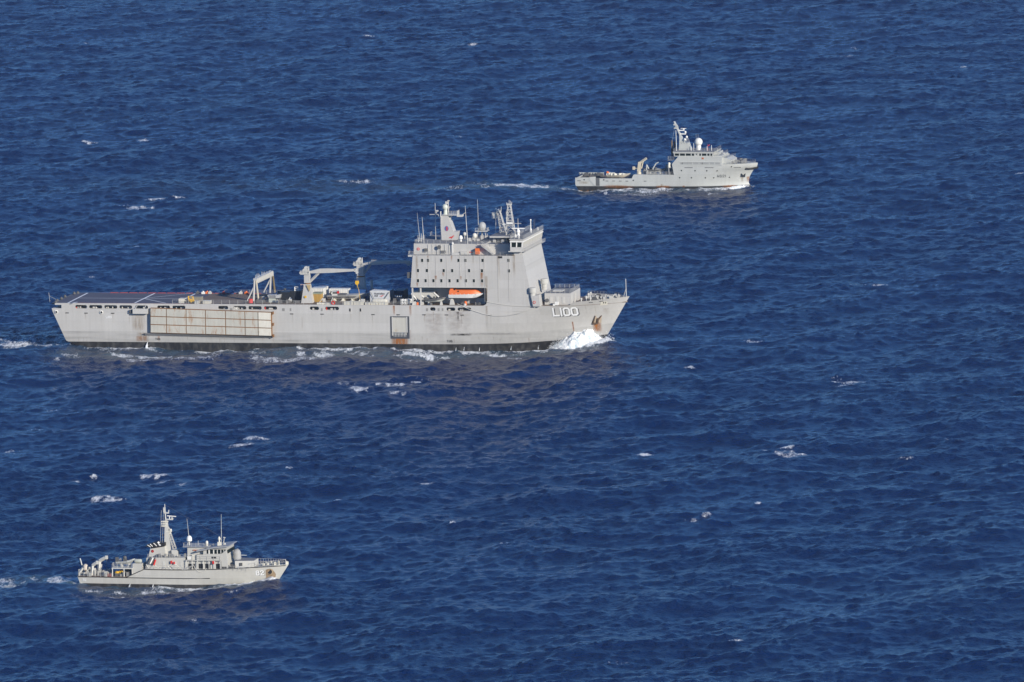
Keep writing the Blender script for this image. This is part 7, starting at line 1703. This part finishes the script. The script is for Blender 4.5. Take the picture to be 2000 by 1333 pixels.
mb = MB(); q = A.p(1187.5, 340, -4.4); mb.box(q.x - .5, q.x + .9, -5, -3.6, zs_w, q.z + .5); mb.box(A.x(1194, 340, -4.4), A.x(1200, 340, -4.4), -5.0, -3.8, zs_w, A.z(1197, 337.5, -4.4)); part('console', mb, M_CREAM, wb)
q = A.p(1187, 338.5, -4.5); mb = MB(); mb.lathe((q.x, -4.9, q.z), [(.3, 0), (.5, .1), (.5, .5), (.2, .7)], 8); part('orange_float', mb, M_ORANGE, wb)
for k in (.2, .55): mb = MB(); x_ = a.x + (b.x - a.x) * k; mb.box(x_ - .3, x_ + .3, -5.4, -3.4, zk_a + .03, zk_a + .75); part('cradle', mb, M_GUNMETAL, wb)
mb = MB()
for k in range(12): 
    u = rr.uniform(1132, 1180); y_ = rr.uniform(-4, 5.5); x_ = A.x(u, 346, y_); h_ = rr.uniform(.5, 1.5); mb.box(x_ - .5, x_ + .5, y_ - .4, y_ + .4, zk_a + .03, zk_a + h_)
part('stern_deck_gear', mb, M_GUNMETAL, AR).ob['kind'] = 'stuff'
# ------------------------------------------------------------------ breaking water at the bows and discharges
def foam_material():
    m = bpy.data.materials.new('white_water'); t, N, L_ = nt(m)
    tc = N.new('ShaderNodeTexCoord').outputs['Object']
    b = N.new('ShaderNodeBsdfPrincipled'); b.inputs['Roughness'].default_value = .9
    n = noise(N, L_, tc, 1.1, 4, .6)
    L_.new(mixc(N, L_, ramp(N, L_, n, .34, .54), (.50, .62, .67), (.88, .89, .89)), b.inputs['Base Color'])
    bp = N.new('ShaderNodeBump'); bp.inputs['Strength'].default_value = .9; bp.inputs['Distance'].default_value = .5
    L_.new(noise(N, L_, tc, 2.6, 4, .65), bp.inputs['Height']); L_.new(bp.outputs[0], b.inputs['Normal'])
    o = N.new('ShaderNodeOutputMaterial'); L_.new(b.outputs[0], o.inputs[0])
    return m
M_FOAM = foam_material()
from mathutils import noise as mn
def bow_wave(sh, half, x0, x1, hmax, spread, seed, name, drops, peak=.36):
    """tumbling white water thrown out from the stem on both sides, with loose clots and drops"""
    rg = random.Random(seed); mb = MB(); off = Vector((seed * 17.3, 0, 0))
    def height(s):
        if s < peak: h = (math.sin(s / peak * math.pi / 2)) ** .75
        else: h = math.cos((s - peak) / (1 - peak) * math.pi / 2) ** 1.15
        return hmax * h
    for sy in (-1, 1):
        n, m = 110, 26; vs_ = []
        for i in range(n + 1):
            s = i / n; x = x1 + (x0 - x1) * s
            h = height(s); w = spread * (.35 + .65 * math.sin(min(1, s / .55) * math.pi / 2))
            b0 = half(x, max(.4, h * .8))
            for j in range(m + 1):
                t = j / m
                y = b0 - .4 + w * t
                z = -.8 + (h + .8) * max(0, 1 - t ** 2.0) ** .6
                p = Vector((x, y * sy, z)) + off
                k = min(1, h / hmax + .2) * (1 if t < .97 else .3)
                d = mn.noise(p * (1.6 / hmax)) * .30 * hmax + mn.noise(p * (4.2 / hmax)) * .17 * hmax + mn.noise(p * (10 / hmax)) * .09 * hmax
                e = mn.noise(p * (3.0 / hmax) + Vector((9, 3, 1))) * .22 * hmax
                vs_.append((x + e * k * .6, sy * (y + e * k * .6), z + d * k * (1 - .4 * t)))
        mb.add(vs_, [(i * (m + 1) + j, (i + 1) * (m + 1) + j, (i + 1) * (m + 1) + j + 1, i * (m + 1) + j + 1) for i in range(n) for j in range(m)])
        for k in range(drops):
            s = rg.random() * 1.08 - .08; x = x1 + (x0 - x1) * s
            h = height(min(1, max(s, .03))); b0 = half(min(x, x1), 1.0)
            t = rg.random() ** 1.4; y = sy * (b0 + spread * t * 1.15); z = max(0, h * (1 - t ** 1.6)) + rg.expovariate(1) * hmax * .11
            r = rg.uniform(.03, .13) * (.4 + .6 * hmax / 4)
            c = Vector((x, y, z)); ax = [Vector((rg.gauss(0, 1), rg.gauss(0, 1), rg.gauss(0, 1))).normalized() * r * rg.uniform(.6, 1.6) for _ in range(4)]
            mb.add([c + a_ for a_ in ax], [(0, 1, 2), (0, 2, 3), (0, 3, 1), (1, 3, 2)])
    ob = bpy.data.objects.new(name, mesh_from(mb, (0, 0, 0), M_FOAM, name, 80)); COL.objects.link(ob)
    ob.matrix_world = sh.M
    ob['kind'] = 'stuff'
    return ob
bow_wave(L, l_half, l_stem(0) - 14.0, l_stem(1.5) + 1.1, 5.0, 5.2, 1, 'bow_wave', 2600)
bow_wave(S, m_half, m_stem(0) - 9.5, m_stem(.5) - 1.2, 1.15, 1.5, 2, 'bow_wave', 450)
bow_wave(A, a_half, a_stem(0) - 9, a_stem(.5) + .3, .95, 1.8, 3, 'bow_wave', 450)
def gush(sh, u0, v0, u1, v1, surf, r0, r1, seed):
    rg = random.Random(seed); a = sh.p(u0, v0, sh.yn - .2); b = sh.p(u1, v1, sh.yn - 1.1); mb = MB()
    n = 9; vs_ = []; m = 8
    for i in range(n + 1):
        t = i / n; c = a.lerp(b, t); c.y = a.y + (b.y - a.y) * t ** .6; r = r0 + (r1 - r0) * t
        for j in range(m):
            q = 2 * math.pi * j / m; vs_.append((c.x + math.cos(q) * r * rg.uniform(.7, 1.3), c.y + math.sin(q) * r * .6 * rg.uniform(.7, 1.3), c.z))
    mb.add(vs_, [(i * m + j, i * m + (j + 1) % m, (i + 1) * m + (j + 1) % m, (i + 1) * m + j) for i in range(n) for j in range(m)])
    for k in range(int(80 * r1)):
        t = rg.random() ** .5; c = a.lerp(b, t) + Vector((rg.gauss(0, r1), rg.gauss(0, r1 * .5), rg.uniform(-.2, .4))); r = rg.uniform(.04, .14)
        ax = [Vector((rg.gauss(0, 1), rg.gauss(0, 1), rg.gauss(0, 1))).normalized() * r for _ in range(4)]
        mb.add([c + q for q in ax], [(0, 1, 2), (0, 2, 3), (0, 3, 1), (1, 3, 2)])
    ob = bpy.data.objects.new('overboard_water', mesh_from(mb, (0, 0, 0), M_FOAM, 'overboard_water', 60)); COL.objects.link(ob)
    ob.matrix_world = sh.M; ob['kind'] = 'stuff'
gush(L, 288, 669, 285, 685, surfL, .12, .5, 1)
gush(S, 254.5, 1141, 251, 1150, surfM, .05, .12, 2); gush(S, 299.5, 1141.5, 297, 1152, surfM, .05, .14, 3)
for k, (u, v) in enumerate(((890, 679), (906, 678), (936, 679), (998, 677), (1051, 676))): gush(L, u + 1, v, u, v + 7, surfL, .03, .08, 10 + k)
# ------------------------------------------------------------------ sea air
mb = MB(); mb.box(-15500, 15500, -12500, 18500, -4.5, 330.0)
m = bpy.data.materials.new('sea_air'); t_, N_h, L_h = nt(m)
v_ = N_h.new('ShaderNodeVolumePrincipled'); v_.inputs['Color'].default_value = (.78, .88, 1.0, 1); v_.inputs['Density'].default_value = 1.2e-5; v_.inputs['Anisotropy'].default_value = 0.0
o_ = N_h.new('ShaderNodeOutputMaterial'); L_h.new(v_.outputs[0], o_.inputs['Volume'])
hz = bpy.data.objects.new('haze', mesh_from(mb, (0, 0, 0), m, 'haze')); COL.objects.link(hz)
hz['kind'] = 'stuff'
